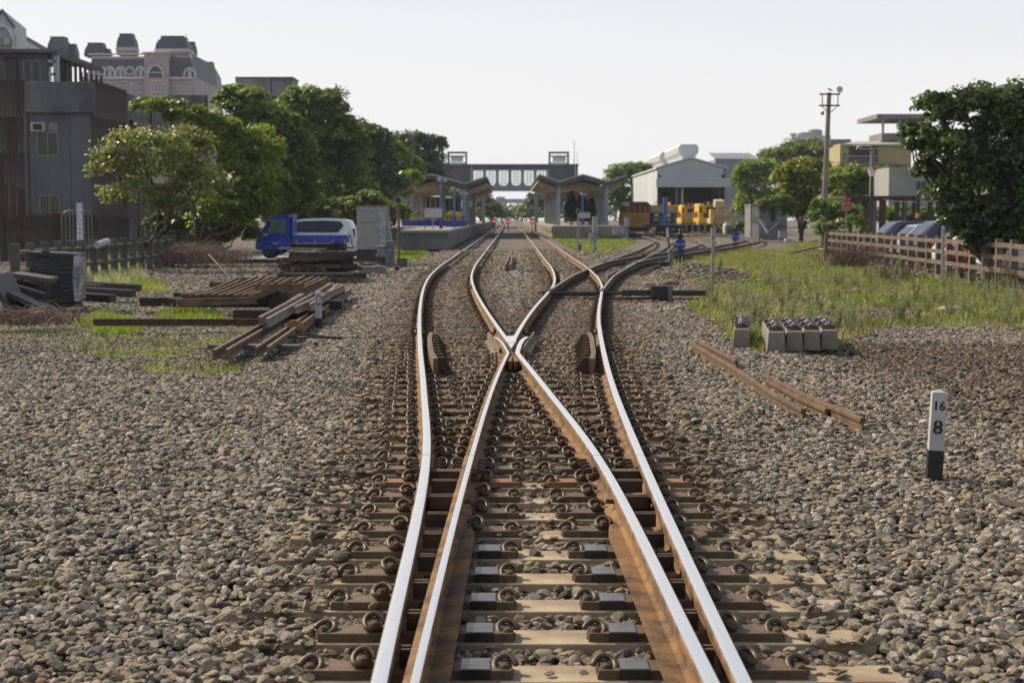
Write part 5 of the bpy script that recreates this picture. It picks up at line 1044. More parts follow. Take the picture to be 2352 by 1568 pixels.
bd = MB(); bc = Vector((0, 0, 0)); bd.tube([(-.13, 0, .07), (-.06, 0, .05), (.02, 0, .015), (.10, 0, -.02), (.2, 0, -.05)], [.018, .04, .05, .03, .012], 8); bd.cyl((-.15, 0, .085), (-.19, 0, .08), .01, .002, n=5); bd.tube([(-.10, 0, .06), (-.13, 0, .095), (-.155, 0, .085)], [.02, .03, .015], 7); bd.cyl((0, .015, 0), (.0, .015, -.07), .004, n=4).cyl((0, -.015, 0), (0, -.015, -.07), .004, n=4)
tag(put('bird', bd, mat('feathers', (.05, .045, .045), .8), smooth=True, loc=(XX(1901.5, 95), 95, ZZ(207, 95))), 'small dark bird perched on top of the tall utility pole', 'bird')
up2 = LB_('utility_pole', 'shorter concrete pole with a lamp arm in front of the yellow house', 'pole', 2001, 104); put('shaft', MB().cyl((0, 0, 0), (.0, 0, up2.Z(338)), .2, .13, n=10), MT['pole_concrete'], up2.t); put('lamp_arm', MB().box((.0, 0, up2.Z(342)), (2., .08, .08)).cyl((-1., 0, up2.Z(338)), (-.75, 0, up2.Z(343)), .18, .1, n=8), GALV, up2.t)
sl_ = LB_('street_lamp', 'black park lamp post with a glass lantern head before the feathery tree', 'street lamp', 2001, 82); t = sl_.t
put('pole', MB().cyl((0, 0, 0), (0, 0, sl_.Z(405)), .075, .06, n=8).cyl((0, 0, 0), (0, 0, .9), .12, .1, n=8), BLACK, t); zl_ = sl_.Z(405)
ln = put('lantern', MB().add([(-.1, -.1, zl_), (.1, -.1, zl_), (.1, .1, zl_), (-.1, .1, zl_), (-.2, -.2, zl_ + .33), (.2, -.2, zl_ + .33), (.2, .2, zl_ + .33), (-.2, .2, zl_ + .33)], [(0, 1, 5, 4), (1, 2, 6, 5), (2, 3, 7, 6), (3, 0, 4, 7), (3, 2, 1, 0)]), mat('lantern_glass', (.62, .64, .66), .3), t); put('lantern_cap', MB().cyl((0, 0, zl_ + .33), (0, 0, zl_ + .52), .3, .05, n=4), BLACK, ln)
sl2 = LB_('street_lamp', 'black lamp post rising in front of the parked cars into the big tree', 'street lamp', 2107, 74); put('pole', MB().cyl((0, 0, 0), (0, 0, 3.4), .075, .06, n=8), BLACK, sl2.t); put('yellow_band', MB().cyl((0, 0, ZZ(500, 74)), (0, 0, ZZ(490, 74)), .082, n=8), YEL, sl2.t)
rs = LB_('red_sign', 'red notice board with white writing among the light green bush', 'sign', 1944, 82); t = rs.t; REDP = mat('sign_red', (.36, .02, .05), .5, 0, .05)
put('board', MB().box((0, 0, rs.Z(470)), (.52, .03, .66), rz=.45), GALV, t); put('face', MB().box((.008, -.018, rs.Z(470)), (.48, .02, .60), rz=.45), REDP, t); put('post', MB().cyl((0, .03, 0), (0, .03, rs.Z(470)), .035, n=6), GALV, t)
text('禁止進入', .125, (.015, -.033, rs.Z(468)), (math.pi / 2, 0, .45), WHITE, t)
for dz in (.15, .2): put('text_line', MB().box((.015, -.031, rs.Z(470) - dz), (.36, .004, .018), rz=.45), WHITE, t)
# ------------------------------------------------------------------ vehicles
BLUET = mat('truck_blue_paint', (.012, .05, .38), .28, .15, .03, 1, 0); CARW = mat('car_white_paint', (.62, .65, .72), .25, 0, .02, 1, 0); TYRE = mat('tyre_rubber', (.018, .018, .02), .85); RIM = mat('rim_silver', (.40, .41, .43), .35, .7)
LENS = mat('lamp_lens', (.55, .56, .58), .15); REDLENS = mat('tail_lamp', (.30, .01, .015), .25); TRIM = mat('black_trim', (.015, .015, .016), .6)
def wheel(par, x, y, r=.3, w_=.18, s=-1):
    o = put('wheel', MB().lathe([(r * .62, -w_ / 2), (r * .93, -w_ / 2), (r, -w_ * .35), (r, w_ * .35), (r * .93, w_ / 2), (r * .62, w_ / 2)], (0, 0, 0), 22), TYRE, par, True, loc=(x, y, r), rot=(math.pi / 2, 0, 0))
    m = MB(); m.lathe([(r * .6, -w_ * .46), (r * .6, -w_ * .3)], (0, 0, 0), 18)
    m.lathe([(r * .62, w_ * .30), (r * .60, w_ * .44), (r * .52, w_ * .36), (r * .14, w_ * .34), (r * .12, w_ * .44)], (0, 0, 0), 18)
    for k in range(6): a = k * math.pi / 3; m.box((math.cos(a) * r * .35, math.sin(a) * r * .35, w_ * .40), (r * .42, r * .12, .02), rz=a)
    put('rim', m, RIM, o); return o
def side_panel(mb, P, y, d, m=0): mb.prism([(x, y, z) for x, z in P], (0, d, 0), m)
def body_shell(P, w_, taper, zb, rnd_=.05):
    "side outline P swept across the width, leaning inward above the belt line zb"
    mb = MB(); zt = max(z for x, z in P); k = len(P); rows = []
    for s, e in ((-1, 0.), (-1, 1.), (1, 1.), (1, 0.)):
        rows.append([(x + (0 if e else 0), s * (w_ / 2 - (0 if e == 0 and False else (rnd_ if e == 1 else 0)) - taper * max(0, (z - zb) / (zt - zb + 1e-6))), z) for x, z in P])
    vs = []
    side = [(-1, .0), (-1, rnd_), (1, rnd_), (1, 0.)]
    for s, inn in side:
        for x, z in P:
            cx_ = sum(p[0] for p in P) / k; cz_ = sum(p[1] for p in P) / k; sh = 1 - (0.035 if inn == 0 else 0)
            vs.append((cx_ + (x - cx_) * sh, s * (w_ / 2 - inn * 1. - taper * max(0, (z - zb) / (zt - zb + 1e-6))), cz_ + (z - cz_) * sh))
    fs = [tuple(range(k))[::-1]] if False else [tuple(range(k))]
    for r_ in range(3): fs += [(r_ * k + i, r_ * k + (i + 1) % k, (r_ + 1) * k + (i + 1) % k, (r_ + 1) * k + i) for i in range(k)]
    fs.append(tuple(3 * k + i for i in range(k))[::-1]); mb.add(vs, fs); return mb
# pickup truck: nose to -x, seen from its left side
def bspline(P, n_=3):
    return P
X0, X1 = XX(592, 69), XX(800, 69); s = (X1 - X0) / 4.0
tk = thing('pickup_truck', 'deep blue small pickup truck with a flat dropside bed, facing left', 'pickup truck', ((X0 + X1) / 2, 69, 0), 0)
tk.scale = (s, s, s)
cab = [(-1.93, .36), (-1.99, .62), (-1.93, .95), (-1.75, 1.12), (-1.33, 1.78), (-1.2, 1.86), (-.55, 1.88), (-.47, 1.82), (-.45, .36)]
put('cab', body_shell(cab, 1.47, .13, .95), BLUET, tk, bev=.02)
def sideglass(par, P, w_, taper, zb, zt, out=.006, name='side_window', m=GLS):
    for s_ in (-1, 1):
        mb = MB(); V = []
        for e in (out, -.02): V += [(x, s_ * (w_ / 2 + e - taper * max(0, (z - zb) / (zt - zb))), z) for x, z in P]
        k = len(P); mb.add(V, [tuple(range(k)), tuple(range(k, 2 * k))[::-1]] + [(i, (i + 1) % k, k + (i + 1) % k, k + i) for i in range(k)]); put(name, mb, m, par)
TGL = mat('tinted_glass', (.11, .15, .14), .08)
sideglass(tk, [(-1.5, 1.08), (-1.25, 1.7), (-.68, 1.72), (-.68, 1.1)], 1.47, .13, .95, 1.88, m=TGL)
put('windscreen', MB().add([(-1.74, -.62, 1.15), (-1.74, .62, 1.15), (-1.37, .56, 1.75), (-1.37, -.56, 1.75)], [(0, 1, 2, 3)]).add([(-1.76, -.62, 1.15), (-1.76, .62, 1.15), (-1.39, .56, 1.75), (-1.39, -.56, 1.75)], [(3, 2, 1, 0)]), TGL, tk)
put('windscreen_pillar', MB().cyl((-1.76, -.66, 1.13), (-1.37, -.6, 1.78), .025, n=6), BLUET, tk); put('guard_frame', MB().bb(-.42, -.36, -.7, .7, .8, 1.93), BLUET, tk, bev=.01)
bed = put('cargo_bed', MB().bb(-.36, 1.98, -.72, -.68, .68, 1.0).bb(-.36, 1.98, .68, .72, .68, 1.0).bb(1.94, 1.98, -.68, .68, .68, 1.0).bb(-.36, 1.94, -.68, .68, .66, .7), BLUET, tk, bev=.008)
for x in (-.2, .6, 1.4, 1.9): put('latch', MB().box((x, -.73, .76), (.05, .02, .12)), RIM, bed)
put('chassis', MB().bb(-1.6, 1.9, -.45, .45, .38, .62).bb(-.2, .5, -.66, -.4, .35, .6), TRIM, tk)
for x in (-1.42, 1.12):
    for y, r in ((-.62, 0), (.62, 0)): 
        w_ = wheel(tk, x, y, .29, .16)
        if y > 0: w_.rotation_euler = (-math.pi / 2, 0, 0)
put('wheel_arch', MB().tube([(-1.42 + .36 * math.cos(a), -.735, .29 + .36 * math.sin(a)) for a in np.linspace(.1, math.pi - .1, 9)], .03, 6), TRIM, tk); put('door_seam', MB().bb(-1.62, -1.6, -.742, -.735, .5, 1.05).bb(-.57, -.555, -.742, -.735, .45, 1.1), TRIM, tk)
put('door_handle', MB().box((-.7, -.75, 1.0), (.14, .02, .035)), TRIM, tk); put('mirror', MB().box((-1.52, -.84, 1.18), (.08, .14, .2)).cyl((-1.55, -.7, 1.12), (-1.52, -.84, 1.12), .012, n=5), TRIM, tk, bev=.01)
put('headlight', MB().box((-1.93, -.52, .86), (.12, .26, .18)), LENS, tk, bev=.02); put('headlight', MB().box((-1.93, .52, .86), (.12, .26, .18)), LENS, tk, bev=.02); put('bumper', MB().box((-1.97, 0, .5), (.1, 1.4, .2)), TRIM, tk, bev=.02)
put('front_panel', MB().box((-1.62, -.74, 1.05), (.3, .01, .12)), LENS, tk); put('door_marking', MB().box((-1.1, -.742, .68), (.3, .004, .03)).box((-1.12, -.742, .62), (.2, .004, .025)), WHITE, tk); put('tail_lamp', MB().box((1.96, -.55, .6), (.04, .2, .1)), REDLENS, tk)
ld = tag(put('tool_crate', MB().box((0, 0, .1), (.5, .35, .2)).box((0, 0, .21), (.54, .39, .03)).box((0, -.18, .1), (.3, .02, .05), m=1), [mat('orange_plastic', (.45, .2, .04), .6), TRIM], bev=.01, loc=(tk.location.x - .1, 69, .74)), 'orange crate on the blue truck bed just behind the cab', 'crate')
# white people carrier
def car(name, label, cat, loc, rz, L_, W_, H_, paint, P, glass_polys, wx, wr=.31, glassm=GLSB, group=None, rear_glass=None):
    t = thing(name, label, cat, loc, rz, group); put('body', body_shell(P, W_, .16, H_ * .58, .06), paint, t, bev=.03)
    for gp in glass_polys: sideglass(t, gp, W_, .16, H_ * .58, max(z for x, z in P), m=glassm)
    for x in wx:
        for s_ in (-1, 1):
            w_ = wheel(t, x, s_ * (W_ / 2 - .1), wr, .2)
            if s_ > 0: w_.rotation_euler = (-math.pi / 2, 0, 0)
            put('wheel_arch', MB().tube([(x + (wr + .06) * math.cos(a), s_ * (W_ / 2 - .005), wr + (wr + .06) * math.sin(a)) for a in np.linspace(-.1, math.pi + .1, 9)], .025, 5), TRIM, t)
    if rear_glass:
        (ax, az), (bx, bz) = rear_glass; hw = W_ / 2 - .22; sx = .015 if ax > 0 else -.015
        mb = MB().add([(ax + sx, -hw, az), (ax + sx, hw, az), (bx + sx, hw - .06, bz), (bx + sx, -hw + .06, bz)], [(0, 1, 2, 3)]); put('rear_window', mb, glassm, t)
    return t
mpv = [(-2.3, .35), (-2.32, .65), (-2.15, .88), (-1.5, 1.05), (-.75, 1.52), (-.2, 1.66), (.8, 1.70), (1.75, 1.66), (2.02, 1.58), (2.2, 1.1), (2.28, .7), (2.24, .32)]
m_ = car('minivan', 'white people carrier parked behind the blue truck, facing left', 'minivan', (XX(817, 75) - 2.25, 75, 0), 0, 4.55, 1.74, 1.72, CARW, mpv,
    [[(-1.25, 1.10), (-.72, 1.42), (-.30, 1.52), (-.30, 1.06)], [(-.24, 1.06), (-.24, 1.53), (.55, 1.56), (.62, 1.06)], [(.82, 1.12), (.82, 1.55), (1.50, 1.52), (1.62, 1.36), (1.40, 1.14)]], (-1.42, 1.40), rear_glass=((2.13, 1.18), (2.0, 1.55)))
m_.scale = (1.02, 1, 1.02); sideglass(m_, [(-1.36, 1.05), (-.74, 1.46), (-.2, 1.57), (.8, 1.60), (1.56, 1.56), (1.72, 1.36), (1.45, 1.05)], 1.74, .16, 1.72 * .58, 1.70, out=.003, name='window_band', m=TRIM)
put('tail_lamp', MB().box((2.20, -.78, 1.0), (.1, .14, .45)), REDLENS if False else GLSB, m_, bev=.02); put('tail_lamp', MB().box((2.2, .74, 1.0), (.1, .14, .45)), GLSB, m_, bev=.02); put('sill_trim', MB().bb(-2.2, 2.2, -.875, -.86, .3, .38), TRIM, m_); put('seam', MB().bb(-.28, -.27, -.876, -.868, .45, 1.05).bb(.7, .71, -.876, -.868, .45, 1.1), TRIM, m_); put('bumper_trim', MB().tube([(1.95, -.86, 1.0), (2.1, -.87, .8), (2.08, -.87, .55), (2.18, -.85, .4)], .02, 5), TRIM, m_)
put('mirror', MB().box((-1.1, -1., 1.12), (.16, .2, .14)), CARW, m_, bev=.02)
hb = [(2.1, .3), (2.15, .6), (2.0, .85), (1.3, 1.0), (.6, 1.45), (.1, 1.6), (-.8, 1.62), (-1.45, 1.55), (-2.0, 1.0), (-2.1, .7), (-2.05, .3)]
cars_ = [(2018, 70.5, (.05, .07, .11), 'dark blue', 1.0, 'farthest parked car behind the fence, dark blue with long dark side glass'), (2072, 66.0, (.30, .33, .38), 'silver', .93, 'silver parked hatchback between two dark cars behind the fence'), (2098, 61.0, (.035, .045, .08), 'navy', 1.03, 'large navy parked car with sloping tail behind the fence'), (2180, 55.0, (.58, .62, .68), 'white', .86, 'low white parked car near the grey post behind the fence'), (2235, 50.5, (.20, .02, .035), 'red', .82, 'red parked car half hidden under the big tree'), (2290, 46.5, (.60, .61, .62), 'white2', .8, 'white parked car nearest the camera behind the last fence posts')]
for i, (u, D, c_, nm, sc_, lb) in enumerate(cars_):
    x = XX(u, D) + 2.1 * sc_ + .1; pm = mat('car_paint_' + nm, c_, .25, .1, .02, 1, 0)
    c = car('parked_car', lb, 'car', (x, D + .5, 0), 0.06, 4.2, 1.75, 1.62, pm, hb, [[(1.15, 1.02), (.6, 1.38), (.1, 1.5), (-.0, 1.5), (-.0, 1.02)], [(-.08, 1.02), (-.08, 1.5), (-.85, 1.52), (-1.25, 1.45), (-1.5, 1.05)]], (1.3, -1.3), rear_glass=((-1.98, 1.05), (-1.5, 1.5)), group='parked cars behind the fence'); c.scale = (1.05, 1, sc_)
    put('tail_lamp', MB().box((-2.02, -.68, .92), (.1, .22, .2)), REDLENS, c, bev=.02); put('tail_lamp', MB().box((-2.02, .68, .92), (.1, .22, .2)), REDLENS, c, bev=.02)
    put('roof_rail', MB().cyl((-1.2, -.62, 1.6), (.2, -.62, 1.6), .02, n=5), RIM, c); put('tail_bumper', MB().box((-2.1, 0, .45), (.1, 1.6, .25)), pm, c, bev=.03)
for i, (u, D) in enumerate(((2092, 60), (2178, 56), (2237, 52), (2286, 48))):
    o = put('parking_post', MB().cyl((0, 0, 0), (0, 0, .75), .05, n=8).cyl((0, 0, .6), (0, 0, .66), .054, n=8, m=1), [WHITE, YEL], loc=(XX(u, D) , D - 1.1, 0)); tag(o, 'short pale parking post standing at the tails of the parked cars', 'bollard', 'parking posts')
# asphalt of the car park
ca = MB().add([(16.1, 38, .0), (40, 38, .0), (40, 90, .0), (17.4, 90, 0)], [(0, 1, 2, 3)]); struct('car_park_paving', ca, mat('pale_paving', (.32, .27, .23), .9, 0, .12, .7, .2))
ca = MB().add([(-12.2, 66, .0), (-5.6, 68, .0), (-5.6, 78, .0), (-12.2, 78, 0)], [(0, 1, 2, 3)]); struct('yard_paving', ca, mat('yard_concrete', (.30, .30, .29), .9, 0, .12, .7, .2))
# ------------------------------------------------------------------ rail machines at the shed
MY = mat('machine_yellow', (.75, .44, .03), .5, 0, .1, 1); MO = mat('machine_orange', (.42, .19, .035), .6, 0, .15, 1); MBr = mat('machine_brown', (.09, .05, .035), .7); MCR = mat('machine_cream', (.52, .42, .24), .6, 0, .12, 1); MBl = mat('machine_blue', (.07, .13, .32), .5); UND = mat('underframe', (.02, .023, .028), .7)
def bogie_wheels(t, xs, y0, y1, r=.42, zr=.19):
    for x in xs:
        for y in (y0, y1): put('wheel', MB().cyl((x - .55, y, zr + r), (x - .45, y, zr + r), r, n=14).cyl((x + .45, y, zr + r), (x + .55, y, zr + r), r, n=14).cyl((x - .5, y, zr + r), (x + .5, y, zr + r), .08, n=6), UND, t)
def dressed(t, w_, y0, z0, z1, m, fr=(.28, .72)):
    pass
m1 = LB_('rail_motor_car', 'brown and orange rail maintenance car with rounded pale roof', 'rail vehicle', 1463, 160); t = m1.t
put('cab', m1.bx(1431, 1492, 489, 522, 0, 6), MO, t, bev=.05); put('upper_cab', m1.bx(1434, 1490, 471, 489, .1, 6), MBr, t, bev=.06)
put('roof', MB().tube([(m1.X(1432), .2, m1.Z(473)), (m1.X(1440), .2, m1.Z(466)), (m1.X(1485), .2, m1.Z(466)), (m1.X(1494), .2, m1.Z(474))], .14, 6).bb(m1.X(1436), m1.X(1490), 0, 6, m1.Z(471), m1.Z(466)), MBr, t); put('roof_cowl', m1.bx(1430, 1446, 464, 474, -.1, 2), WHITE, t, bev=.1)
for u0, u1 in ((1442, 1452), (1458, 1468), (1474, 1486)): put('window', m1.bx(u0, u1, 474, 487, -.03, .1), GLS, t)
for u in (1440, 1454, 1468, 1480): put('door_post', m1.bx(u, u + 3, 474, 522, -.08, .0), MO, t)
put('underframe', m1.bx(1434, 1492, 522, 532, .1, 6), UND, t); bogie_wheels(t, (m1.X(1450),), 1, 5)
m2 = LB_('crane_rail_car', 'orange rail car with blue crane arm standing behind a black flat wagon', 'rail vehicle', 1522, 164); t = m2.t
put('cab', m2.bx(1488, 1558, 471, 500, 0, 5), MO, t, bev=.12); put('bonnet', m2.bx(1492, 1552, 489, 519, -1.4, 0), UND, t, bev=.08)
for u0, u1 in ((1497, 1521), (1529, 1548)): put('window', m2.bx(u0, u1, 475, 487, -.04, .05), mat('pale_window', (.30, .36, .36), .2), t)
put('crane_arm', MB().bb(m2.X(1520), m2.X(1529), -1.5, -1.0, m2.Z(500), m2.Z(459)).box((m2.X(1525), -1.25, m2.Z(457)), (.5, .6, .3)), MBl, t, bev=.04); put('crane_base', m2.bx(1514, 1536, 498, 515, -1.9, -.9), MBl, t, bev=.05)
put('ladder', m2.bx(1546, 1549, 492, 518, -1.5, -1.4).bb(m2.X(1497), m2.X(1500), -1.5, -1.4, m2.Z(518), m2.Z(496)), MBl, t)
for u in (1508, 1536): put('headlamp', m2.bx(u - 4.5, u + 4.5, 491, 497, -1.5, -1.38), LENS, t); put('lamp_box', m2.bx(u - 5, u + 5, 500, 508, -1.55, -1.38), YEL, t)
put('beacon', MB().cyl((m2.X(1538), .5, m2.Z(471)), (m2.X(1538), .5, m2.Z(464)), .12, n=8), emit('amber', (.8, .35, .05), .4), t); put('roof_rail', MB().tube([(m2.X(1505), .3, m2.Z(471)), (m2.X(1505), .3, m2.Z(464)), (m2.X(1516), .3, m2.Z(464)), (m2.X(1516), .3, m2.Z(471))], .03, 5), UND, t); bogie_wheels(t, (m2.X(1523),), 1, 4)
fw = LB_('flat_wagon', 'low black flat wagon in front of the crane car', 'rail wagon', 1530, 152); t = fw.t
put('deck', fw.bx(1492, 1568, 515, 518, 0, 5), CONCD, t); put('frame', fw.bx(1494, 1568, 518, 526, .05, 5), UND, t); bogie_wheels(t, (fw.X(1530),), .6, 4.2, .38)
for u in (1500, 1534, 1550): put('axle_guard', fw.bx(u, u + 8, 525, 534, .1, .3), UND, t)
put('brake_gear', fw.bx(1497, 1507, 521, 530, -.08, 0), MCR, t); put('stanchion', fw.bx(1532, 1534, 508, 520, -.05, 0).bb(fw.X(1550), fw.X(1552), -.05, 0, fw.Z(526), fw.Z(516)), MBr, t)
bw = LB_('low_wall', 'beige and blue low wall between the rail machines', 'wall', 1590, 178); put('panel', bw.bx(1552, 1602, 488, 510, 0, .2), MT['tan_fascia'], bw.t); put('panel', bw.bx(1555, 1602, 504, 520, -.3, -.1), mat('faded_blue', (.05, .08, .18), .7), bw.t)
def yellow_car(label, u0, u1, v0, D, mirror=False):
    m = LB_('rail_motor_car', label, 'rail vehicle', (u0 + u1) / 2, D); t = m.t; uw = u1 - u0
    put('cab', m.bx(u0, u1, v0, 488, .8, 5), MY, t, bev=.1); put('body', m.bx(u0, u1, 500, 512, 0, 5), MY, t, bev=.04); put('cab_side', m.bx(u0, u0 + uw * .18, v0 + 2, 502, 0, .9), MY, t, bev=.05)
    put('window', m.bx(u0 + uw * .32, u1 - uw * .2, v0 + 8, 489, .72, .82), GLS, t); put('door_window', m.bx(u0 + uw * .04, u0 + uw * .13, v0 + 8, 489, -.03, .05), GLS, t)
    put('engine_box', m.bx(u1 - uw * .35, u1, 486, 502, -.2, 1.0), mat('machine_pale_yellow', (.58, .40, .12), .5), t, bev=.04)
    put('handrail', MB().tube([(m.X(u0 + uw * .2), -.1, m.Z(500)), (m.X(u0 + uw * .2), -.1, m.Z(489)), (m.X(u1 - uw * .3), -.1, m.Z(489)), (m.X(u1 - uw * .3), -.1, m.Z(500))], .03, 5).cyl((m.X(u0 + uw * .2), -.1, m.Z(495)), (m.X(u1 - uw * .3), -.1, m.Z(495)), .025, n=5), YEL, t)
    put('underframe', m.bx(u0, u1, 512, 517, .1, 5), GREY, t); put('running_gear', m.bx(u0 + 3, u1 - 3, 517, 531, .4, 4), UND, t); bogie_wheels(t, (m.X((u0 + u1) / 2),), .8, 4.2, .42)
    for q in (.25, .6): put('step', m.bx(u0 + uw * q, u0 + uw * q + 2.5, 515, 532, -.1, .1), MCR, t)
    for q in range(6): put('roof_lamp', MB().cyl((m.X(u0 + uw * (.3 + .11 * q)), .5, m.Z(v0 - 1)), (m.X(u0 + uw * (.3 + .11 * q)), .8, m.Z(v0 - 1)), .16, n=8), LENS if q % 2 else UND, t)
    return m
yellow_car('rear yellow rail motor car, partly hidden by the larger one', 1566, 1606, 471, 168)
ym = yellow_car('larger yellow rail motor car with black and yellow striped front', 1605, 1660, 468, 160)
cr_ = LB_('rail_crane', 'cream rail crane with striped front beam before the yellow motor car', 'rail crane', 1655, 156); t = cr_.t
put('platform_body', cr_.bx(1632, 1690, 501, 514, 0, 3), MCR, t, bev=.05); put('crane_column', MB().prism([(cr_.X(1644), 0, cr_.Z(497)), (cr_.X(1668), 0, cr_.Z(497)), (cr_.X(1669), 0, cr_.Z(476)), (cr_.X(1662), 0, cr_.Z(466)), (cr_.X(1648), 0, cr_.Z(466)), (cr_.X(1650), 0, cr_.Z(478))], (0, .7, 0)), MCR, t, bev=.04)
put('crane_boom', MB().box((cr_.X(1650), -.3, cr_.Z(468)), (.9, 1.6, .7), rx=.1), MCR, t, bev=.04); put('turntable', cr_.bx(1640, 1676, 494, 502, -.2, 1.4), mat('machine_tan', (.40, .30, .17), .6), t, bev=.03); put('cabin_box', cr_.bx(1632, 1650, 481, 501, .2, 1.6), MT['machine_pale_yellow'], t, bev=.03)
put('handrail', MB().tube([(cr_.X(1672), 1, cr_.Z(502)), (cr_.X(1672), 1, cr_.Z(485)), (cr_.X(1690), 1, cr_.Z(485)), (cr_.X(1690), 1, cr_.Z(502))], .03, 5).cyl((cr_.X(1672), 1, cr_.Z(493)), (cr_.X(1690), 1, cr_.Z(493)), .025, n=5), YEL, t)
sf_ = put('striped_beam', MB().prism([(cr_.X(1632), -.1, cr_.Z(514)), (cr_.X(1690), -.1, cr_.Z(514)), (cr_.X(1688), -.1, cr_.Z(522)), (cr_.X(1664), -.1, cr_.Z(528)), (cr_.X(1656), -.1, cr_.Z(532)), (cr_.X(1640), -.1, cr_.Z(532)), (cr_.X(1632), -.1, cr_.Z(526))], (0, .1, 0)), TRIM, t)
for i, u in enumerate((1634, 1645, 1656)): put('yellow_stripe', MB().prism([(cr_.X(u), -.12, cr_.Z(514.5)), (cr_.X(u + 5.5), -.12, cr_.Z(514.5)), (cr_.X(u + 15.5), -.12, cr_.Z(527)), (cr_.X(u + 10), -.12, cr_.Z(527))], (0, .015, 0)), YEL, sf_)
for i, u in enumerate((1675, 1684)): put('yellow_stripe', MB().prism([(cr_.X(u), -.12, cr_.Z(514.5)), (cr_.X(u + 5), -.12, cr_.Z(514.5)), (cr_.X(u - 1), -.12, cr_.Z(521.5)), (cr_.X(u - 6), -.12, cr_.Z(521.5))], (0, .015, 0)), YEL, sf_)
for u in (1642, 1684): put('tail_lamp', cr_.bx(u - 2, u + 2, 508, 512, -.06, 0), REDLENS, t)
tb = LB_('tarpaulin_box', 'pale green rounded box on the ground in front of the rail crane', 'container', 1681, 140); put('cover', MB().prism([(tb.X(1665), 0, .35), (tb.X(1665), 0, tb.Z(518)), (tb.X(1669), 0, tb.Z(513)), (tb.X(1690), 0, tb.Z(513)), (tb.X(1696), 0, tb.Z(520)), (tb.X(1697), 0, .35)], (0, 1.5, 0)), mat('pale_green_sheet', (.36, .42, .38), .6), tb.t, bev=.04); put('front', MB().bb(tb.X(1670), tb.X(1694), -.04, 0, .3, tb.Z(520)), mat('dark_green_sheet', (.07, .11, .10), .6), tb.t); put('leg', MB().bb(tb.X(1666), tb.X(1669), .1, .3, 0, .4).bb(tb.X(1692), tb.X(1695), .1, .3, 0, .4), CONCG, tb.t)
# sheet-metal hut
hu = LB_('sheet_metal_hut', 'rusty white sheet-metal hut draped with green creeper', 'hut', 1765, 122); t = hu.t; zr_ = hu.Z(472)
put('wall', hu.bx(1727, 1744, 472, 545, 0, .1), mat('white_sheet', (.60, .58, .58), .6, 0, .2, 1.5, .2, stretch=(6, 1, .5)), t); put('wall', MB().bb(hu.X(1744), hu.X(1808), .02, .12, 0, zr_), mat('grey_sheet', (.20, .21, .23), .7, 0, .3, 1.5), t); put('roof', hu.bx(1724, 1810, 469, 473, -.3, 3), CONCG, t); put('side', hu.bx(1724, 1727, 472, 545, 0, 3), CONCG, t)
put('yellow_patch', hu.bx(1726.5, 1744.5, 497, 515, -.02, 0), mat('cream_patch', (.40, .37, .26), .8), t)
leaves('creeper', [(hu.X(1780), -.1, zr_ - .05, 1.5, .6, .8), (hu.X(1765), -.2, zr_ - .4, .5, .3, .5), (hu.X(1812), .2, zr_ - .5, .5, .6, .9), (hu.X(1755), -.1, zr_, .4, .3, .3), (hu.X(1775), -.15, zr_ - 1.1, .15, .15, .6)], 9000, .16, LEAF_D, t, seed=9)
for i, (u, v, w_, hh, cc, lb) in enumerate(((1752, 541, 14, 22, CONCD, 'dark upright block stacked by the hut wall'), (1782, 543, 36, 10, CONCD, 'long dark trough in front of the sheet-metal hut'), (1795, 538, 20, 6, CPL, 'pale plank leaning on the trough by the hut'), (1768, 548, 20, 7, CPL, 'pale concrete lump before the hut'), (1815, 551, 24, 6, CPL, 'pale slab lying right of the hut'))):
    q = G(u, v + 3); D = q.y; o = put('scrap_block', MB().box((0, .3, hh * D / F / 2), (w_ * D / F, .6, hh * D / F), top=(.85, .8)), cc, loc=(q.x, D, 0), bev=.03); tag(o, lb, 'scrap block')
for u0, v0, u1, v1, lb in ((1745, 505, 1762, 535, 'pale board leaning against the hut'), (1768, 532, 1790, 512, 'dark bent post among the scrap by the hut')): tag(put('leaning_board', MB().cyl((XX(u0, 120), 120, max(.05, ZZ(v0, 120))), (XX(u1, 120), 119.5, max(.03, ZZ(v1, 120))), .09, n=6), CPL if u0 == 1745 else UND), lb, 'board')
# ------------------------------------------------------------------ lineside equipment
cb = LB_('relay_cabinet', 'tall pale grey relay cabinet with ribbed side and rusty top on a dark plinth', 'cabinet', 845, 62.5); t = cb.t
xa, xb = cb.X(819), cb.X(869); z0, z1 = cb.Z(574), cb.Z(481)
put('plinth', MB().bb(xa - .03, xb + .32, .05, 1.8, 0, z0), mat('dark_plinth', (.05, .05, .052), .9), t); put('case', MB().bb(xa, xb + .28, .1, 1.7, z0, z1 + .12), mat('cabinet_side', (.33, .35, .38), .5, .1), t, bev=.01)
put('door', MB().bb(xa + .01, xb - .04, .0, .1, z0 + .02, z1 - .04), mat('cabinet_door', (.30, .29, .285), .55, 0, .04, 3), t, bev=.015); put('rusty_cap', MB().bb(xa - .02, xb + .3, .04, 1.8, z1 + .12, z1 + .17), PLATEB, t)
put('cap_lip', MB().bb(xa, xb - .02, -.02, .08, z1 - .035, z1), MT['cabinet_side'], t)
for i in range(4): put('rib', MB().bb(xb + .28, xb + .33, .25 + i * .36, .33 + i * .36, z0, z1 + .1), GALV, t)
for u in (825, 860): put('hinge', MB().box((cb.X(u), -.02, z1 + .02), (.07, .04, .05)), GALV, t)
text('1.2Kw767', .1, ((xa + xb) / 2 - .02, -.004, z0 + (z1 - z0) * .68), (math.pi / 2, 0, 0), CONCD, t)
c2 = LB_('control_box', 'grey box with pale lid on dark legs in front of the relay cabinet', 'box', 875, 55); t = c2.t
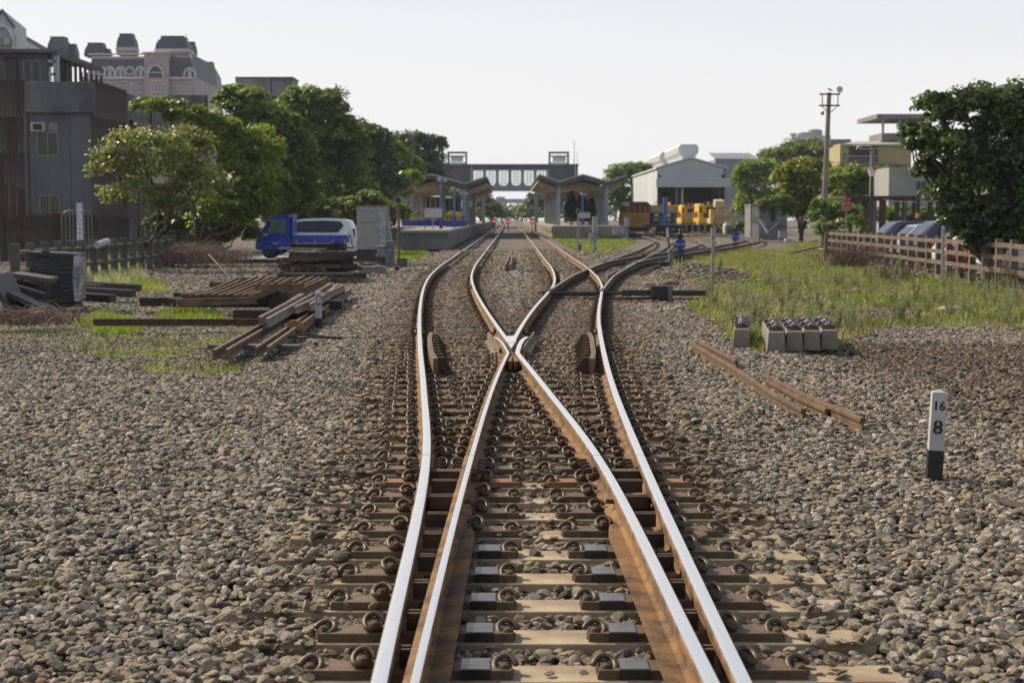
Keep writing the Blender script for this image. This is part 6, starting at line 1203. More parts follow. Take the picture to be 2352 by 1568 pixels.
put('box', c2.bx(866, 885, 565, 590, 0, .3), GREY if False else mat('box_grey', (.20, .21, .215), .6), t, bev=.01); put('lid', c2.bx(864, 887, 563.5, 566, -.03, .33), WHITE, t); put('legs', MB().bb(c2.X(868), c2.X(871), .1, .15, 0, c2.Z(590)).bb(c2.X(880), c2.X(883), .1, .15, 0, c2.Z(590)).bb(c2.X(874), c2.X(876), -.05, 0, 0, c2.Z(590)), TRIM, t)
for u in (864, 887): put('bolt', MB().cyl((c2.X(u), -.05, c2.Z(585)), (c2.X(u), 0, c2.Z(585)), .035, n=8), WHITE, t)
c3 = LB_('number_cabinet', 'slim dark blue-grey cabinet numbered 383 beside the grey box', 'cabinet', 895, 54.5); put('case', c3.bx(884.5, 905, 555, 612, 0, .3), GREYD, c3.t, bev=.012); put('top', c3.bx(884, 906, 553.5, 555.5, -.02, .32), GALV, c3.t); put('handle', MB().box((c3.X(895), -.02, c3.Z(571)), (.05, .03, .03)), TRIM, c3.t); text('383', .11, (0, -.004, c3.Z(574)), (math.pi / 2, 0, 0), WHITE, c3.t)
sp_ = LB_('concrete_trough', 'low grey concrete cable trough under the grey box with a rusty bent bar', 'cable trough', 860, 52.5); put('trough', sp_.bx(822, 884, 612, 628, 0, .5), CONCG, sp_.t, bev=.02); put('bent_bar', MB().tube([(sp_.X(826), .0, sp_.Z(612)), (sp_.X(824), .1, sp_.Z(606)), (sp_.X(836), .2, sp_.Z(600)), (sp_.X(880), .3, sp_.Z(604))], .035, 6), RUSTD, sp_.t); put('pale_lid', sp_.bx(862, 872, 609, 612.5, -.02, .3), CPL, sp_.t)
for u, v0, vb, lb, r_ in ((916, 460, 613, 'rusty post with a round black signal lamp beside the slim cabinet', .135), (1328, 485, 579, 'thin post with a dark round lamp before the right platform', .12)):
    q = G(u, vb); D = q.y; s = thing('round_signal', lb, 'signal', (q.x, D, 0)); zc = ZZ(v0, D)
    put('post', MB().cyl((0, 0, 0), (0, 0, zc - .1), .045, n=8), RUSTP if u < 1000 else GALV, s); put('lamp_ring', MB().cyl((0, -.12, zc), (0, .1, zc), r_, n=20), GREY, s); put('lens', MB().cyl((0, -.135, zc), (0, -.12, zc), r_ * .75, n=18), TRIM, s); put('back', MB().cyl((0, .1, zc), (0, .2, zc), r_ * .8, r_ * .4, n=12), RUSTD, s)
    if u < 1000: put('foot_block', MB().box((.12, .1, .15), (.36, .3, .32)), CONCD, s)
q = G(905, 612); o = thing('leaning_post', 'thin leaning galvanised post beside the round signal', 'post', (q.x, q.y, 0)); put('post', MB().cyl((0, 0, 0), (-.19, 0, ZZ(497, q.y)), .035, n=8), GALV, o); put('bracket', MB().box((-.14, -.04, ZZ(520, q.y)), (.16, .06, .05)), GALV, o)
q = G(912, 622); tag(put('pipe_stub', MB().cyl((0, 0, .08), (0, .3, .08), .085, n=14).cyl((0, -.005, .08), (0, .0, .08), .06, n=12, m=1), [PLATEB, TRIM], loc=(q.x, q.y, 0)), 'rusty pipe stub lying at the foot of the round signal', 'pipe')
q = G(992, 562); D = q.y; lpst = thing('slanted_post', 'thin slanting grey post standing before the left platform end', 'post', (q.x, D, 0)); put('post', MB().cyl((0, 0, 0), (.12, 0, ZZ(498, D)), .045, n=8), GALV, lpst); put('cap', MB().cyl((.12, 0, ZZ(498, D)), (.12, 0, ZZ(496, D)), .06, .02, n=8), GALV, lpst)
for u, v, lb in ((922, 560, 'small pale marker post left of the slanting post'), (1332, 576, 'small white marker post in the grass island'), (974, 566, 'small white-capped peg at the platform foot')):
    q = G(u, v); tag(put('marker_peg', MB().cyl((0, 0, 0), (0, 0, .32), .07, n=8).cyl((0, 0, .32), (0, 0, .5), .06, n=8, m=1).cyl((0, 0, .5), (0, 0, .54), .06, .02, n=8, m=1), [RUSTD, WHITE], loc=(q.x, q.y, 0)), lb, 'marker')
def col_signal(label, u, v0, vb, w_, v1):
    q = G(u, vb); D = q.y; s = LB_('signal_column', label, 'signal', u, D); t = s.t; hw = w_ / 2 * D / F
    put('case', MB().bb(-hw, hw, -.1, .2, ZZ(v1, D), ZZ(v0, D)), mat('case_grey', (.30, .31, .33), .6, 0, .1, 4), t, bev=.015); put('column', MB().box((0, .05, ZZ(v1, D) / 2), (hw * .9, .16, ZZ(v1, D))).box((0, .05, ZZ(v1 + (vb - v1) * .25, D)), (hw * 2.4, .2, .05)), GALV, t); put('foot', MB().box((0, .05, .1), (hw * 2.4, .5, .2), top=(.5, .5)), GALV, t)
    put('side_box', MB().bb(-hw * 2.2, -hw * .6, -.05, .15, .45, .95).bb(-hw * 1.9, -hw * 1.6, 0, .05, 0, .45), t and MT['case_grey'], t, bev=.01); return s
col_signal('larger grey signal case on a column in the grass island', 1367, 497, 577, 12, 535); col_signal('smaller grey signal case on a column by the curving siding', 1440, 499, 551, 11, 520)
q = G(1414, 549); o = thing('junction_box', 'small grey box on legs at the back of the grass island', 'box', (q.x, q.y, 0)); put('box', MB().box((0, 0, .62), (.5, .3, .55)), MT['case_grey'], o, bev=.02); put('leg', MB().bb(-.12, -.08, -.02, .02, 0, .35).bb(.08, .12, -.02, .02, 0, .35), TRIM, o)
q = G(1796, 556); o = thing('junction_box', 'small grey box on legs beside the outermost siding', 'box', (q.x, q.y, 0)); put('box', MB().box((0, 0, .55), (.5, .3, .5)), MT['case_grey'], o, bev=.02); put('leg', MB().bb(-.12, -.08, -.02, .02, 0, .35).bb(.08, .12, -.02, .02, 0, .35), TRIM, o)
# blue disc signals
DISC = mat('disc_blue', (.01, .05, .42), .45, 0, .02)
for u, vd, vb, rr, vt, lb in ((1562, 561, 604, 11.3, 532, 'near blue disc with a white bar on a black stand'), (1689, 543, 571, 8.2, 520, 'far blue disc with a white bar beside the outer siding')):
    q = G(u, vb); D = q.y; s = thing('disc_signal', lb, 'signal', (q.x, D, 0)); r_ = rr * 1.12 * D / F; zc = ZZ(vd, D)
    put('disc', MB().cyl((0, -.02, zc), (0, .01, zc), r_, n=30), DISC, s); put('white_bar', MB().box((0, -.025, zc), (r_ * 1.96, .01, r_ * .2)), WHITE, s); put('rod', MB().cyl((0, -.035, .3), (0, -.035, ZZ(vt, D)), .022, n=8), RUSTD, s)
    put('stand', MB().bb(-.16, -.11, -.03, .03, 0, .5).bb(.11, .16, -.03, .03, 0, .5).bb(-.16, .16, -.04, .04, .46, .52).bb(-.04, .04, -.04, .04, 0, .5), BLACK, s); zt_ = ZZ(vt, D)
    put('lamp_head', MB().lathe([(.03, -.30), (.085, -.24), (.09, -.08), (.045, 0), (.065, .06), (.03, .12)], (0, 0, zt_), 12).cyl((-.13, 0, zt_ - .18), (.13, 0, zt_ - .18), .045, n=8), BLACK, s); put('blue_lens', MB().cyl((0, -.14, zt_ - .18), (0, -.12, zt_ - .18), .03, n=10), TRIM, s)
q = G(1540, 612); s = thing('point_lever', 'white-topped switch lever with black base beside the near blue disc', 'switch lever', (q.x, q.y, 0)); put('base', MB().cyl((0, 0, 0), (0, 0, .55), .09, n=10).lathe([(.11, .55), (.10, .62), (.04, .66)], (0, 0, 0), 10), mat('lever_grey', (.16, .18, .19), .5), s); put('lever', MB().cyl((-.05, 0, .6), (-.1, 0, 1.05), .03, n=8).cyl((-.1, 0, 1.05), (-.12, 0, 1.4), .045, n=8, m=1), [RUSTD, WHITE], s); put('linkage', MB().tube([(-.6, 0, .08), (-.3, .05, .12), (-.15, 0, .3)], .03, 6).box((-.25, 0, .1), (.3, .2, .14)), BLACK, s)
# grey post with a box
q = G(1637, 664); D = q.y; s = thing('box_post', 'slim grey steel post with a small grey box on top in the grass', 'post', (q.x, D, 0)); put('post', MB().bb(-.035, .035, -.02, .02, 0, ZZ(545, D)).bb(-.035, -.02, -.05, -.02, 0, ZZ(545, D)), mat('post_steel', (.30, .27, .23), .5, .3, .2, 5), s)
put('box', MB().box((.0, -.03, ZZ(535, D)), (.125, .12, .22)), GREY, s, bev=.008); put('knob', MB().box((.08, 0, ZZ(530, D)), (.06, .08, .12)), RUSTD, s); put('lid', MB().box((0, -.03, ZZ(523.5, D)), (.14, .14, .02)), GREY, s)
q = G(2164, 650); tag(put('galvanised_post', MB().cyl((0, 0, 0), (0, 0, 1.52), .045, n=10).cyl((0, 0, 1.52), (0, 0, 1.54), .045, .02, n=10), GALV, loc=(q.x, q.y, 0)), 'round galvanised post standing in front of the post-and-rail fence', 'post')
q = G(1897, 600); tag(put('wooden_post', MB().box((0, 0, .75), (.12, .1, 1.5), ry=.03).box((-.1, 0, 1.35), (.12, .06, .25)), RUSTP, loc=(q.x, q.y, 0)), 'weathered split post at the far end of the post-and-rail fence', 'post')
q = G(1798 + 72, 580); tag(put('fallen_plank', MB().box((0, 0, .22), (2.6, .22, .08), ry=-.2, rz=.1), RUSTD, loc=(q.x, q.y, 0)), 'dark plank propped in the grass near the far fence end', 'plank')
# point machine bar
q = G(1512, 690); D = q.y; s = thing('point_machine', 'black point machine with tan rags lying on top right of the tracks', 'switch machine', (q.x, D, 0))
put('bar', MB().bb(-.78, 1.0, -.06, .10, .10, .22), mat('bar_black', (.012, .015, .016), .4), s, bev=.006); put('bar_top', MB().bb(-.78, -.12, -.05, .09, .222, .232).bb(.2, 1.0, -.05, .09, .20, .21), mat('bar_green', (.09, .12, .10), .35), s)
put('housing', MB().box((.06, -.05, .17), (.46, .36, .3)), BLACK, s, bev=.03); put('bracket', MB().bb(.18, .27, -.28, -.22, -.03, .32), CONCD, s); put('conduit', MB().tube([(-.1, -.2, .25), (-.12, -.25, .1), (0, -.3, .02), (.3, -.25, 0)], .02, 6), TRIM, s); put('rod', MB().cyl((-1.5, .0, .03), (-.1, .0, .06), .02, n=6).cyl((-.9, .25, .02), (.9, .25, .02), .02, n=6), RUSTD, s)
RAG = mat('tan_rag', (.42, .30, .15), .9, 0, .2, 8, .6)
for i, (dx, dz, w_, h_, c_) in enumerate(((-.2, .36, .30, .07, RAG), (-.12, .30, .28, .05, RAG), (.26, .36, .36, .10, mat('brown_sack', (.22, .12, .07), .9)))):
    o = put('sack', MB().lathe([(.02, 0), (w_ * .5, .012), (w_ * .52, h_ * .5), (w_ * .42, h_ * .9), (.03, h_)], (0, 0, 0), 12), c_, smooth=True, loc=(q.x + dx, D - .05, dz - .03)); o.scale = (1, .6, 1); tag(o, ['upper tan cloth folded on the black point machine', 'lower tan cloth on the black point machine', 'brown sack draped over the black point machine'][i], 'sack')
# ------------------------------------------------------------------ number posts
def npost(name, label, u, vb, vt, w_, wk, D=None):
    q = G(u, vb, 0); D = q.y; h_ = ZZ(vt, D); s = thing(name, label, 'marker post', (q.x, D, 0), 0)
    a = h_ * wk; put('post', MB().box((0, 0, (a + h_) / 2 - .004), (w_, w_ * .9, h_ - a), top=(.97, .97)), WHITE, s, bev=.006); put('black_foot', MB().box((0, 0, a / 2 - .05), (w_ * 1.02, w_ * .92, a + .1)), BLACK, s, bev=.004); return s, h_, w_
s, h_, w_ = npost('distance_post', 'white post with black foot marked 16 over 8 standing in the gravel', 2145, 1092, 898, .102, .31)
s.rotation_euler = (0, R(2.2), R(-7))
put('cap', MB().add([(-.047, -.043, h_ - .005), (.047, -.043, h_ - .005), (.047, .043, h_ - .005), (-.047, .043, h_ - .005), (0, 0, h_ + .012)], [(0, 1, 4), (1, 2, 4), (2, 3, 4), (3, 0, 4)]), WHITE, s)
o = text('16', .085, (0, -.0475, h_ * .83), (math.pi / 2, 0, 0), BLACK, s); o.data.offset = .002; o = text('8', .135, (0, -.0475, h_ * .575), (math.pi / 2, 0, 0), BLACK, s); o.data.offset = .003
put('stencil_gap', MB().box((0, -.0490, h_ * .575 + .043), (.006, .002, .022)).box((0, -.0490, h_ * .575 - .044), (.006, .002, .022)), WHITE, s)
s, h_, w_ = npost('clearance_post', 'short white post lettered C.S. beside the stacked rails', 732, 740, 669, .106, .14)
text('C.S', .14, (.0, -.052, h_ * .72), (math.pi / 2, R(90), 0), BLACK, s); put('stencil_patch', MB().box((0, -.052, h_ * .36), (.085, .002, .11)), mat('faint_stencil', (.45, .46, .47), .7), s)
# ------------------------------------------------------------------ fences
def post_rail(name, label, P0, P1, n_, h_, pw, rails, m, lean=0):
    P0 = Vector(P0); P1 = Vector(P1); d = (P1 - P0); L_ = d.length; a = math.atan2(d.y, d.x); t = thing(name, label, 'fence', (P0.x, P0.y, 0), a)
    for i in range(n_): put('post', MB().box((L_ * i / (n_ - 1), 0, h_ / 2 - .1), (pw, pw, h_ + .2)), m, t, bev=.008)
    st = L_ / (n_ - 1)
    for i in range(n_ - 1):
        for z in rails:
            if isinstance(name, str) and 'log' in name: put('rail', MB().cyl((st * i + pw / 2, 0, z + rnd.uniform(-.02, .02)), (st * (i + 1) - pw / 2, 0, z + rnd.uniform(-.02, .02)), .075, n=10), m, t)
            else: put('rail', MB().box((st * (i + .5), pw * .28, z + rnd.uniform(-.01, .01)), (st - pw * .5, .07, .13)), m, t, bev=.004)
    return t
FEN = mat('brown_concrete_fence', (.155, .12, .082), .85, 0, .25, 3, .4, col2=(.085, .065, .047), bscale=30); FENG = mat('grey_log_fence', (.105, .105, .095), .9, 0, .25, 3, .4, col2=(.055, .057, .052), bscale=30)
post_rail('post_and_rail_fence', 'brown post-and-rail fence with three rails between the grass and the car park', (13.15, 38.2, 0), (15.55, 76, 0), 25, 1.18, .18, (.33, .68, 1.02), FEN)
lf = post_rail('log_rail_fence', 'grey imitation log fence with round rails along the left edge of the yard', (-12.75, 40.5, 0), (-13.1, 61, 0), 16, 1.1, .2, (.35, .85), FENG)
tag(put('white_pipe', MB().cyl((0, 0, 0), (.0, 1.3, .1), .1, n=12), WHITE, smooth=False, loc=(-12.5, 47.6, .93)), 'white plastic pipe resting on the log-rail fence', 'pipe')
# ------------------------------------------------------------------ stacked material on the left
def rail_piece(L_, curved=0., prof=PROF_T, k=10):
    return rail_mb([(curved * math.sin(math.pi * i / k) , L_ * i / k, 0) for i in range(k + 1)], prof, z0=0).mesh('loose_rail', [RUSTP, RUSTP])
def loose(me, x, y, z, rz, label, group, ry=0., rx=0.):
    o = link('loose_rail', me, None, (x, y, z), (rx, ry, rz)); tag(o, label, 'rail', group); return o
RL = rail_piece(15.5); RM = rail_piece(11.5); RM.materials[0] = RUSTG; RM.materials[1] = RUSTG; RS = rail_piece(2.6); RC = rail_piece(1.15, .05)
GR = 'long old rails stacked along the track'
nr = 0
for (u, v, v2, u2, z) in ((490, 797, 690, 690, 0), (588, 790, 662, 790, .0), (614, 790, 658, 806, .0), (520, 796, 700, 690, 0)):
    a = G(u, v, .15); b_ = G(u2, v2, .15); L_ = (b_ - a).length; an = math.atan2(-(b_.x - a.x), (b_.y - a.y)); o = loose(RL, a.x, a.y, z, an, ['long brown rail, leftmost of the near stack', 'long brown rail in the middle of the near stack', 'long brown rail on the track side of the near stack', 'long brown rail squeezed between the two left ends of the near stack'][nr], GR); nr += 1; o.scale = (.78, L_ / 15.5, .76)
nr = 0
for (u, v, u2, v2) in ((596, 723, 745, 646), (613, 727, 762, 646), (677, 700, 790, 650), (712, 694, 778, 648), (640, 700, 735, 648), (655, 692, 722, 650)):
    a = G(u, v, .32); b_ = G(u2, v2, .32); L_ = (b_ - a).length; an = math.atan2(-(b_.x - a.x), (b_.y - a.y)); o = loose(RM, a.x, a.y, .17, an, 'pale worn rail on the upper stack, ' + ['leftmost', 'second from the left', 'second from the track side', 'nearest the track', 'third from the left', 'in the middle'][nr], 'pale rails stacked on timbers'); nr += 1; o.scale = (.8, L_ / 11.5, .8)
for y, ln_ in ((27.2, 1.6), (30.2, 1.4), (35, 1.5)): tag(put('bearer_timber', MB().box((XX(700 if y > 30 else 640, y), y, .085), (ln_, .2, .17)), TIMB, bev=.01), 'dark bearer timber under the stacked pale rails, %s' % ({27.2: 'nearest one', 30.2: 'middle one', 35: 'farthest one'}[y]), 'timber')
q = G(405, 752); xs_ = G(215, 748), G(612, 748); L_ = (xs_[1] - xs_[0]).length; o = loose(RL, xs_[1].x, xs_[1].y, 0, math.pi / 2, 'dark rail lying crosswise on the left gravel before the grass clump', GR); o.scale = (.78, L_ / 15.5, .76); o.data = o.data.copy(); o.data.materials[0] = RUSTD; o.data.materials[1] = RUSTD
tag(put('flat_slab', MB().box((0, 0, .02), (1.25, .2, .07), rz=-.08), CONCD, bev=.01, loc=G(585, 800)), 'dark narrow slab under the ends of the long rails', 'slab')
# rack of short curved rails
y0 = 32.0; GS = 'short cut rails laid side by side on dark timbers'
for i in range(15):
    u = 418 + i * 17.5; a = G(u, 686 - (i > 9) * 3, .22); an = -.62 - rnd.uniform(-.05, .05) if i > 1 else -1.0
    o = loose(RC, a.x, a.y, .17 + rnd.uniform(0, .02), an, ORD[i] + ' short rust-brown rail from the left in the row on the dark timbers', GS, rx=R(15 if i > 1 else 8)); o.scale = (.85, rnd.uniform(.85, 1.1), .8)
nr = 0
for (u, v, L_, an, z) in ((405, 690, 1.3, -1.0, .33), (530, 640, 1., -1.15, .42), (615, 650, .9, -.75, .45), (585, 655, .8, -1.3, .5), (660, 640, .5, -.4, .5), (640, 660, .6, -.2, .42), (480, 650, 1.1, -1.25, .35)):
    a = G(u, v, z); o = loose(RC, a.x, a.y, z - .1, an, ORD[nr] + ' loose short rail lying crossed behind the row of short rails', 'crossed short rails'); nr += 1; o.scale = (.85, L_, .8)
for i, (u, v, w_) in enumerate(((430, 695, 2.3), (500, 703, 2.4), (560, 698, 2.2), (600, 684, 1.3), (480, 690, 2.4))): a = G(u + 30, v + 6, 0); tag(put('bearer_timber', MB().box((a.x, a.y + .3 * i - .2, .085 + .03 * (i % 2)), (w_, .25, .17), rz=rnd.uniform(-.05, .05)), TIMB, bev=.015), ORD[i] + ' black bearer timber beneath the row of short rails', 'timber', 'bearer timbers beneath the short rails')
a = G(545, 668, 0); tag(put('iron_bar', MB().cyl((0, 0, .15), (-.9, 1.2, .85), .03, n=6), STEELD, loc=(a.x, a.y, 0)), 'dark iron bar leaning over the crossed short rails', 'bar')
# heap of old sleepers
g = random.Random(21)
TIM2 = mat('split_grey_timber', (.13, .105, .085), .9, 0, .3, 4, .9, col2=(.045, .035, .028), stretch=(1, 8, 8), bdist=.03)
tim = [MB().box((0, 0, 0), (L_, .2 - .03 * (q % 3), .14 - .02 * (q % 2)), top=(.98, .8), rz=.0).mesh('old_timber', TIM2 if q % 2 else TIMB) for q, L_ in enumerate((2.2, 1.9, 1.5, 1.7, 1.1, 2.0))]
for i in range(46):
    lay = i // 8; w_ = 1.0 - lay * .05; o = link('old_timber', tim[g.randint(0, 5)], None, (XX(735, 47.5) + g.uniform(-.35, .35) * w_, 46.6 + g.uniform(0, 1.7), .07 + lay * .115 + g.uniform(0, .02)), (g.uniform(-.2, .2), g.uniform(-.09, .09), g.choice((0, 0, 0, .35, -.4, 1.0, -.9)) + g.uniform(-.2, .2)))
    tag(o, 'split dark railway timber lying in the big heap in front of the blue truck', 'timber', 'old timbers heaped before the blue truck')
for i in range(4): tag(link('old_timber', tim[0], None, (XX(728, 44.8) + (i - 1.5) * .06, 45 + i * .3, .09 + .0 * i), (0, 0, .02 * i)), 'dark timber lying flat along the front foot of the big heap', 'timber', 'timbers along the front of the heap')
o = tag(put('board', MB().box((0, 0, 0), (1.4, .2, .03)), mat('grey_board', (.22, .21, .2), .85, 0, .2, 4), loc=(XX(695, 47), 46.9, .84), rot=(0, .02, .02)), 'grey board on top of the heap of dark timbers', 'board')
# black wrapped stack of plastic crossing panels
PL = mat('black_plastic', (.012, .013, .015), .45, 0, .2, 12, .4); FILM = mat('stretch_film', (.013, .014, .018), .3, 0, .3, 1.6, .9, col2=(.008, .009, .012), bscale=5, bdist=.05, stretch=(1, 1, 4)); FILMW = mat('white_film', (.42, .44, .47), .2, 0, .4, 2, .9, col2=(.10, .11, .12), bscale=9, bdist=.05)
a = G(120, 703); ws = thing('wrapped_stack', 'tall stack of black panels wrapped in stretch film by the log-rail fence', 'wrapped stack', (a.x, a.y + .6, 0), R(4)); ws.scale = (.88, .9, .84)
mb = MB()
for i in range(9): z = .06 + i * .125; mb.bb(-.52 + .02 * (i % 3), .42 + .02 * (i % 2), -.5, .5, z, z + .105)
put('panels', mb, PL, ws, bev=.01); put('pallet', MB().bb(-.4, .4, -.5, .5, -.05, .05), TIMB, ws)
fm = MB(); N_ = 16
for k in range(2):
    pass
vs = []; fs = []
outl = [(-.56, -.53), (.0, -.55), (.40, -.54), (.47, -.50), (.48, 0), (.47, .5), (-.56, .53)]
for r_ in range(12):
    z = .08 + r_ * .098
    for i, (x, y) in enumerate(outl): vs.append((x * (1 + .02 * math.sin(r_ * 1.7 + i * 2.1)), y * (1 + .02 * math.cos(r_ * 2.3 + i)), z))
k = len(outl)
for r_ in range(11): fs += [(r_ * k + i, r_ * k + (i + 1) % k, (r_ + 1) * k + (i + 1) % k, (r_ + 1) * k + i) for i in range(k)]
put('film', MB().add(vs, fs), FILM, ws, True); put('film_edge', MB().add([(.43, -.56, .1), (.53, -.56, .1), (.50, -.57, .5), (.55, -.56, .9), (.60, -.56, 1.22), (.44, -.565, 1.2), (.40, -.565, .7)], [(0, 1, 2, 3, 4, 5, 6)]).add([(.47, -.5, .1), (.49, .4, .12), (.52, .4, 1.15), (.56, -.5, 1.18)], [(0, 1, 2, 3)]), FILMW, ws)
put('top_panel', MB().box((-.08, 0, 1.22), (1.15, 1.05, .1), ry=.05).box((-.2, -.52, 1.24), (.2, .04, .14), ry=.05), PL, ws, bev=.02)
for i, (u, v, rz, ry, z, lb) in enumerate(((20, 712, .1, .35, .55, 'black ribbed panel leaning at the far left of the wrapped stack'), (52, 716, .15, .3, .42, 'second black panel leaning left of the wrapped stack'), (70, 712, .1, .15, .62, 'grey-topped plastic panel lying on the leaning panels'), (10, 724, -.1, 1.1, .40, 'black panel standing on edge at the picture border'), (60, 722, .1, .45, .22, 'low black panel with torn film before the wrapped stack'))):
    a = G(u, v); tag(put('crossing_mat', MB().box((0, 0, 0), (.75, .9, .09)).box((.3, 0, -.06), (.08, .9, .05)).box((-.2, 0, -.06), (.08, .9, .05)), PL if i != 2 else mat('ribbed_grey', (.07, .065, .06), .6, 0, .2, 20, .6), bev=.015, loc=(a.x, a.y + .3, z), rot=(0, ry, rz)), lb, 'mat')
a = G(115, 712); tag(put('torn_film', MB().add([(-.3, 0, .3), (-.05, -.05, .42), (.1, -.02, .30), (.22, -.06, .02), (.12, -.1, 0), (.02, -.06, .2), (-.2, -.04, .06)], [(0, 1, 2, 5), (2, 3, 4, 5), (0, 5, 6)]), FILMW, loc=(a.x - .35, a.y - .1, 0)), 'torn strip of clear film hanging from the leaning panels', 'plastic film')
for i, (u, v, L_, lb) in enumerate(((250, 668, 1.7, 'long black beam lying right of the wrapped stack, farthest one'), (235, 682, 1.6, 'middle black beam right of the wrapped stack'), (208, 695, 1.1, 'nearest short black beam with a blunt end right of the wrapped stack'), (190, 676, 1., 'black beam half under the others right of the wrapped stack'))):
    a = G(u, v); tag(put('plastic_beam', MB().box((0, 0, .1 + .05 * (i == 3)), (L_, .28, .16), rz=-.28, ry=.04).box((0, .0, .185 + .05 * (i == 3)), (L_ * .98, .05, .02), rz=-.28, ry=.04), PL, bev=.012, loc=(a.x - .1, a.y + .3, 0)), lb, 'beam')
# half-buried rusty disc and cable
a = G(677, 768); ds = thing('half_buried_disc', 'half-buried rusty disc on the gravel beside the C.S. post', 'disc', (a.x, a.y, 0)); put('disc', MB().cyl((0, 0, .07), (0, .07, .07), .145, n=24), PLATEB if False else mat('disc_rust', (.26, .14, .07), .8, 0, .2, 8), ds, bev=.006); put('hub', MB().bb(-.12, .12, -.02, .1, .0, .035), RUSTD, ds)
a = G(690, 782); tag(put('cable', MB().tube([(-.45, -.12, .02), (-.25, -.02, .03), (-.05, .08, .07), (.1, .12, .08), (.35, .1, .04), (.6, .0, .03)], .018, 8).tube([(-.05, .04, .04), (.15, .05, .05), (.5, .08, .04)], .016, 8), TRIM, smooth=True, loc=(a.x, a.y, 0)), 'black cable curling past the half-buried disc', 'cable')
a = G(640, 815); tag(put('cable', MB().tube([(-.06, .05, .01), (-.1, 0, .06), (-.05, -.04, .02)], .012, 6), RUSTD, smooth=True, loc=(a.x, a.y, 0)), 'small bent rusty wire on the left gravel', 'wire')
# ------------------------------------------------------------------ spare sleepers in the grass
CONB = mat('spare_sleeper_concrete', (.25, .23, .185), .85, 0, .15, 4, .35, col2=(.16, .15, .13), bscale=50)
def spare(label, u0, u1, vb, ub0, ub1, group=None):
    a = G((u0 + u1) / 2, vb); w_ = (u1 - u0) * a.y / F; b_ = A((ub0 + ub1) / 2, 740, a.y + 2.1); ang = -math.atan2(b_.x - a.x, 2.1)
    t = thing('spare_sleeper', label, 'concrete sleeper', (a.x, a.y, -.02), ang, group); h_ = .265
    put('block', MB().box((0, 1.05, h_ / 2), (w_ * 1.02, 2.1, h_), top=(.84, .995)), CONB, t, bev=.01)
    for i, y in enumerate((.22, .78, .98, 1.55)):
        pl = put('baseplate', MB().box((0, y, h_ + .012), (.17, .14, .026)).box((0, y, h_ + .03), (.07, .08, .03), m=1), [STEELD if i % 2 else PLATE, PLATE], t)
        c = link('rail_clip', CMG, pl, (.02, y - .01, h_ + .012), (0, 0, R(90))); c.scale = (1.25,) * 3; c = link('rail_clip', CMG, pl, (-.035, y + .02, h_ + .014), (0, 0, R(-80)))
        put('bolt', MB().cyl((-.08, y, h_ + .055), (.09, y - .01, h_ + .055), .018, n=8), CLIPG, pl)
    return t
spare('lone spare concrete sleeper left of the row of four', 1683, 1723, 797, 1690, 1716); spare('first spare concrete sleeper from the left in the row of four', 1762, 1804, 805, 1748, 1786); spare('second spare concrete sleeper in the row of four, a weed before it', 1805, 1844, 803, 1786, 1822); spare('third spare concrete sleeper in the row of four', 1845, 1884, 802, 1824, 1860); spare('rightmost spare concrete sleeper in the row of four', 1885, 1924, 800, 1862, 1898)
# rails half sunk in the gravel at the right
for (pts, z, lb) in (([(1592, 797), (1700, 862), (1770, 910), (1845, 952)], -.075, 'left half-buried rusty rail in the right gravel'), ([(1608, 792), (1680, 830), (1692, 837)], -.085, 'short piece of rusty rail surfacing at the far end in the right gravel'), ([(1752, 868), (1860, 922), (1982, 974)], -.06, 'right half-buried rusty rail, lying highest, in the right gravel'), ([(1762, 882), (1840, 925), (1900, 952)], -.095, 'low rusty rail between the two higher half-buried ones')):
    P = [G(u, v, z + .1) for u, v in pts]; PP = []
    for i in range(len(P) - 1):
        for k in range(6): PP.append(P[i].lerp(P[i + 1], k / 6))
    PP.append(P[-1]); tag(put('buried_rail', rail_mb([(p.x, p.y, 0) for p in PP], [(a_ * .72, b_) for a_, b_ in PROF_T], z0=z), [mat('buried_rust', (.15, .085, .04), .85, 0, .3, 7, .5, col2=(.075, .047, .028)), MT['buried_rust'] if 'buried_rust' in MT else RUST]), lb, 'rail')
# stones, litter and other small things
def rock(label, u, v, r_, m, cat='stone', name='stone', seed=0, z=0., sc=(1, .8, .6)):
    q = G(u, v); me = stone_mesh(30 + seed); me.materials.clear(); me.materials.append(m); o = link(name, me, None, (q.x, q.y, float(gh(q.x, q.y)) + r_ * sc[2] * .4 + z), (0, 0, seed)); o.scale = (r_ * sc[0], r_ * sc[1], r_ * sc[2]); return tag(o, label, cat)
STL = mat('light_rock', (.34, .30, .24), .85, 0, .2, 5); STR = mat('brick_red', (.20, .07, .045), .85)
rock('white plastic bag lying on the ballast between the two far tracks', 1185, 631, .16, WHITE, 'bag', 'plastic_bag', 1, sc=(1, .7, .45)); rock('pale boulder in the grass before the fence', 1966, 662, .17, STL, seed=2, sc=(1, .8, .9)); rock('pale flat rock slab in the weeds at the right', 2185, 705, .42, STL, seed=3, sc=(1, .4, .4)); rock('dark stone lump in front of the leaf-strewn gravel at the right', 2035, 772, .07, RUSTD, seed=4); rock('red brick piece on the left gravel', 232, 796, .085, STR, 'brick', 'broken_brick', 5); rock('second red brick piece nearer the tall weed', 314, 790, .07, STR, 'brick', 'broken_brick', 6); rock('rounded grey stone at the ends of the long rails', 508, 797, .11, CONCG, seed=7)
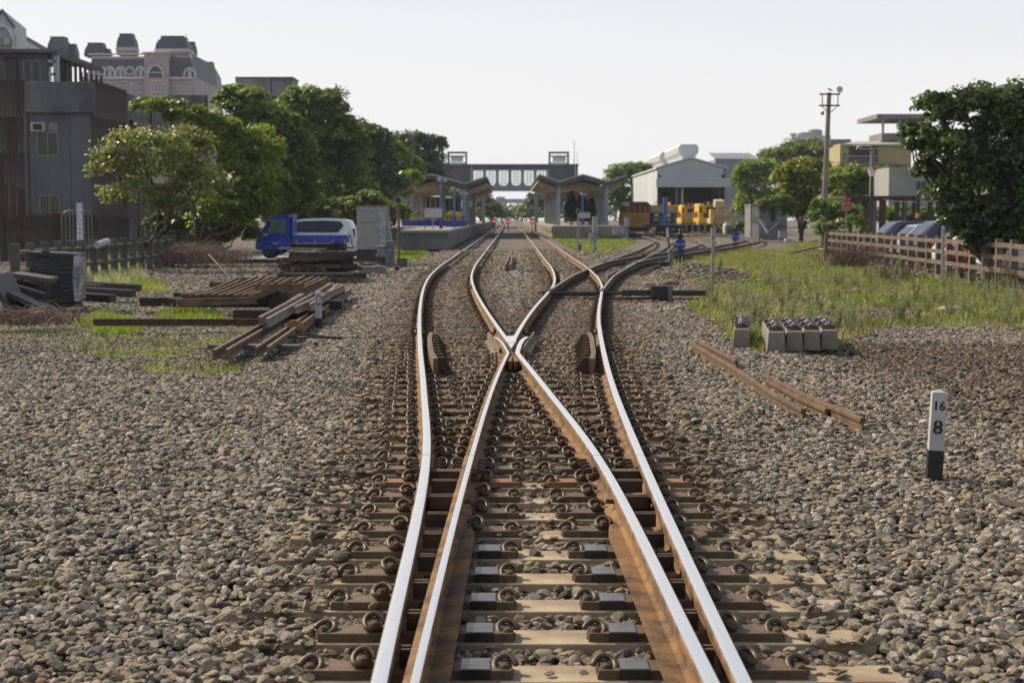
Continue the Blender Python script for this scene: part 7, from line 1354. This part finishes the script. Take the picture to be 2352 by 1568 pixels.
rock('black charred lump on the right gravel', 1892, 880, .09, BLACK, 'lump', 'black_lump', 8, sc=(1, .6, .5)); rock('brown rusty lump beside the weeds left of the lone spare sleeper', 1622, 768, .10, PLATE, 'lump', 'rusty_lump', 9); rock('dark rock beside the half-buried rail tip', 1915, 985, .10, mat('dark_rock', (.07, .055, .045), .8), seed=10, sc=(1, .6, .4)); rock('crumpled clear plastic between the right rails', 1372, 914, .045, FILMW, 'litter', 'plastic_scrap', 11, sc=(.8, .8, 1)); rock('white scrap of paper on the left gravel', 125, 828, .06, WHITE, 'litter', 'paper_scrap', 12, sc=(1.4, .6, .2)); rock('rounded stone beside the lone spare sleeper', 1664, 775, .09, STL, seed=13); rock('rusty brown pebble near the foot of the 16 over 8 post', 2206, 1043, .028, RUSTD, seed=14); rock('big half-sunk grey boulder near the right border', 2330, 1160, .09, mat('dark_rock', (.07, .055, .045)), seed=15, sc=(1.3, .8, .7))
rock('white lump on the ballast left of the second crossing', 1345 + 5, 590, .1, WHITE, 'lump', 'white_lump', 16)
for u0, v0, u1, v1, lb in ((1160, 612, 1168, 586, 'left of two short spare rails lying between the far tracks'), (1171, 612, 1173, 586, 'right of two short spare rails lying between the far tracks')):
    a = G(u0, v0, .1); b_ = G(u1, v1, .1); o = link('loose_rail', RC, None, (a.x, a.y, .02), (0, 0, math.atan2(-(b_.x - a.x), b_.y - a.y))); o.scale = (1, (b_ - a).length / 1.15, 1); tag(o, lb, 'rail')
# wires over the car park and by the yellow house
for (u0, v0, D0, u1, v1, D1, lb) in ((1985, 448, 104, 2230, 452, 70, 'thin power wire sagging right from the shorter pole'), (1890, 372, 95, 2001, 345, 104, 'thin power wire between the two poles')):
    a = A(u0, v0, D0); b_ = A(u1, v1, D1); P = [a.lerp(b_, i / 10) - Vector((0, 0, .35 * math.sin(math.pi * i / 10))) for i in range(11)]; tag(put('power_wire', MB().tube(P, .018, 4), CONCD), lb, 'wire')

# ------------------------------------------------------------------ thin summer haze over the whole place
hz = MB().bb(-910, 910, -12, 1270, -1.4, 36).mesh('haze', bpy.data.materials.new('haze')); hm = hz.materials[0]; hm.use_nodes = True; q_ = hm.node_tree; q_.nodes.clear()
vo_ = q_.nodes.new('ShaderNodeVolumePrincipled'); vo_.inputs['Color'].default_value = (.80, .88, 1, 1); vo_.inputs['Density'].default_value = .00018; vo_.inputs['Anisotropy'].default_value = .3
ou_ = q_.nodes.new('ShaderNodeOutputMaterial'); q_.links.new(vo_.outputs[0], ou_.inputs['Volume']); ho = link('haze', hz); ho['kind'] = 'stuff'

# lettering becomes flat raised mesh
bpy.context.view_layer.update(); dg_ = bpy.context.evaluated_depsgraph_get()
for o in TEXTS:
    me = bpy.data.meshes.new_from_object(o.evaluated_get(dg_)); n_o = link('lettering', me, o.parent, o.location, o.rotation_euler); COL.objects.unlink(o); bpy.data.objects.remove(o)
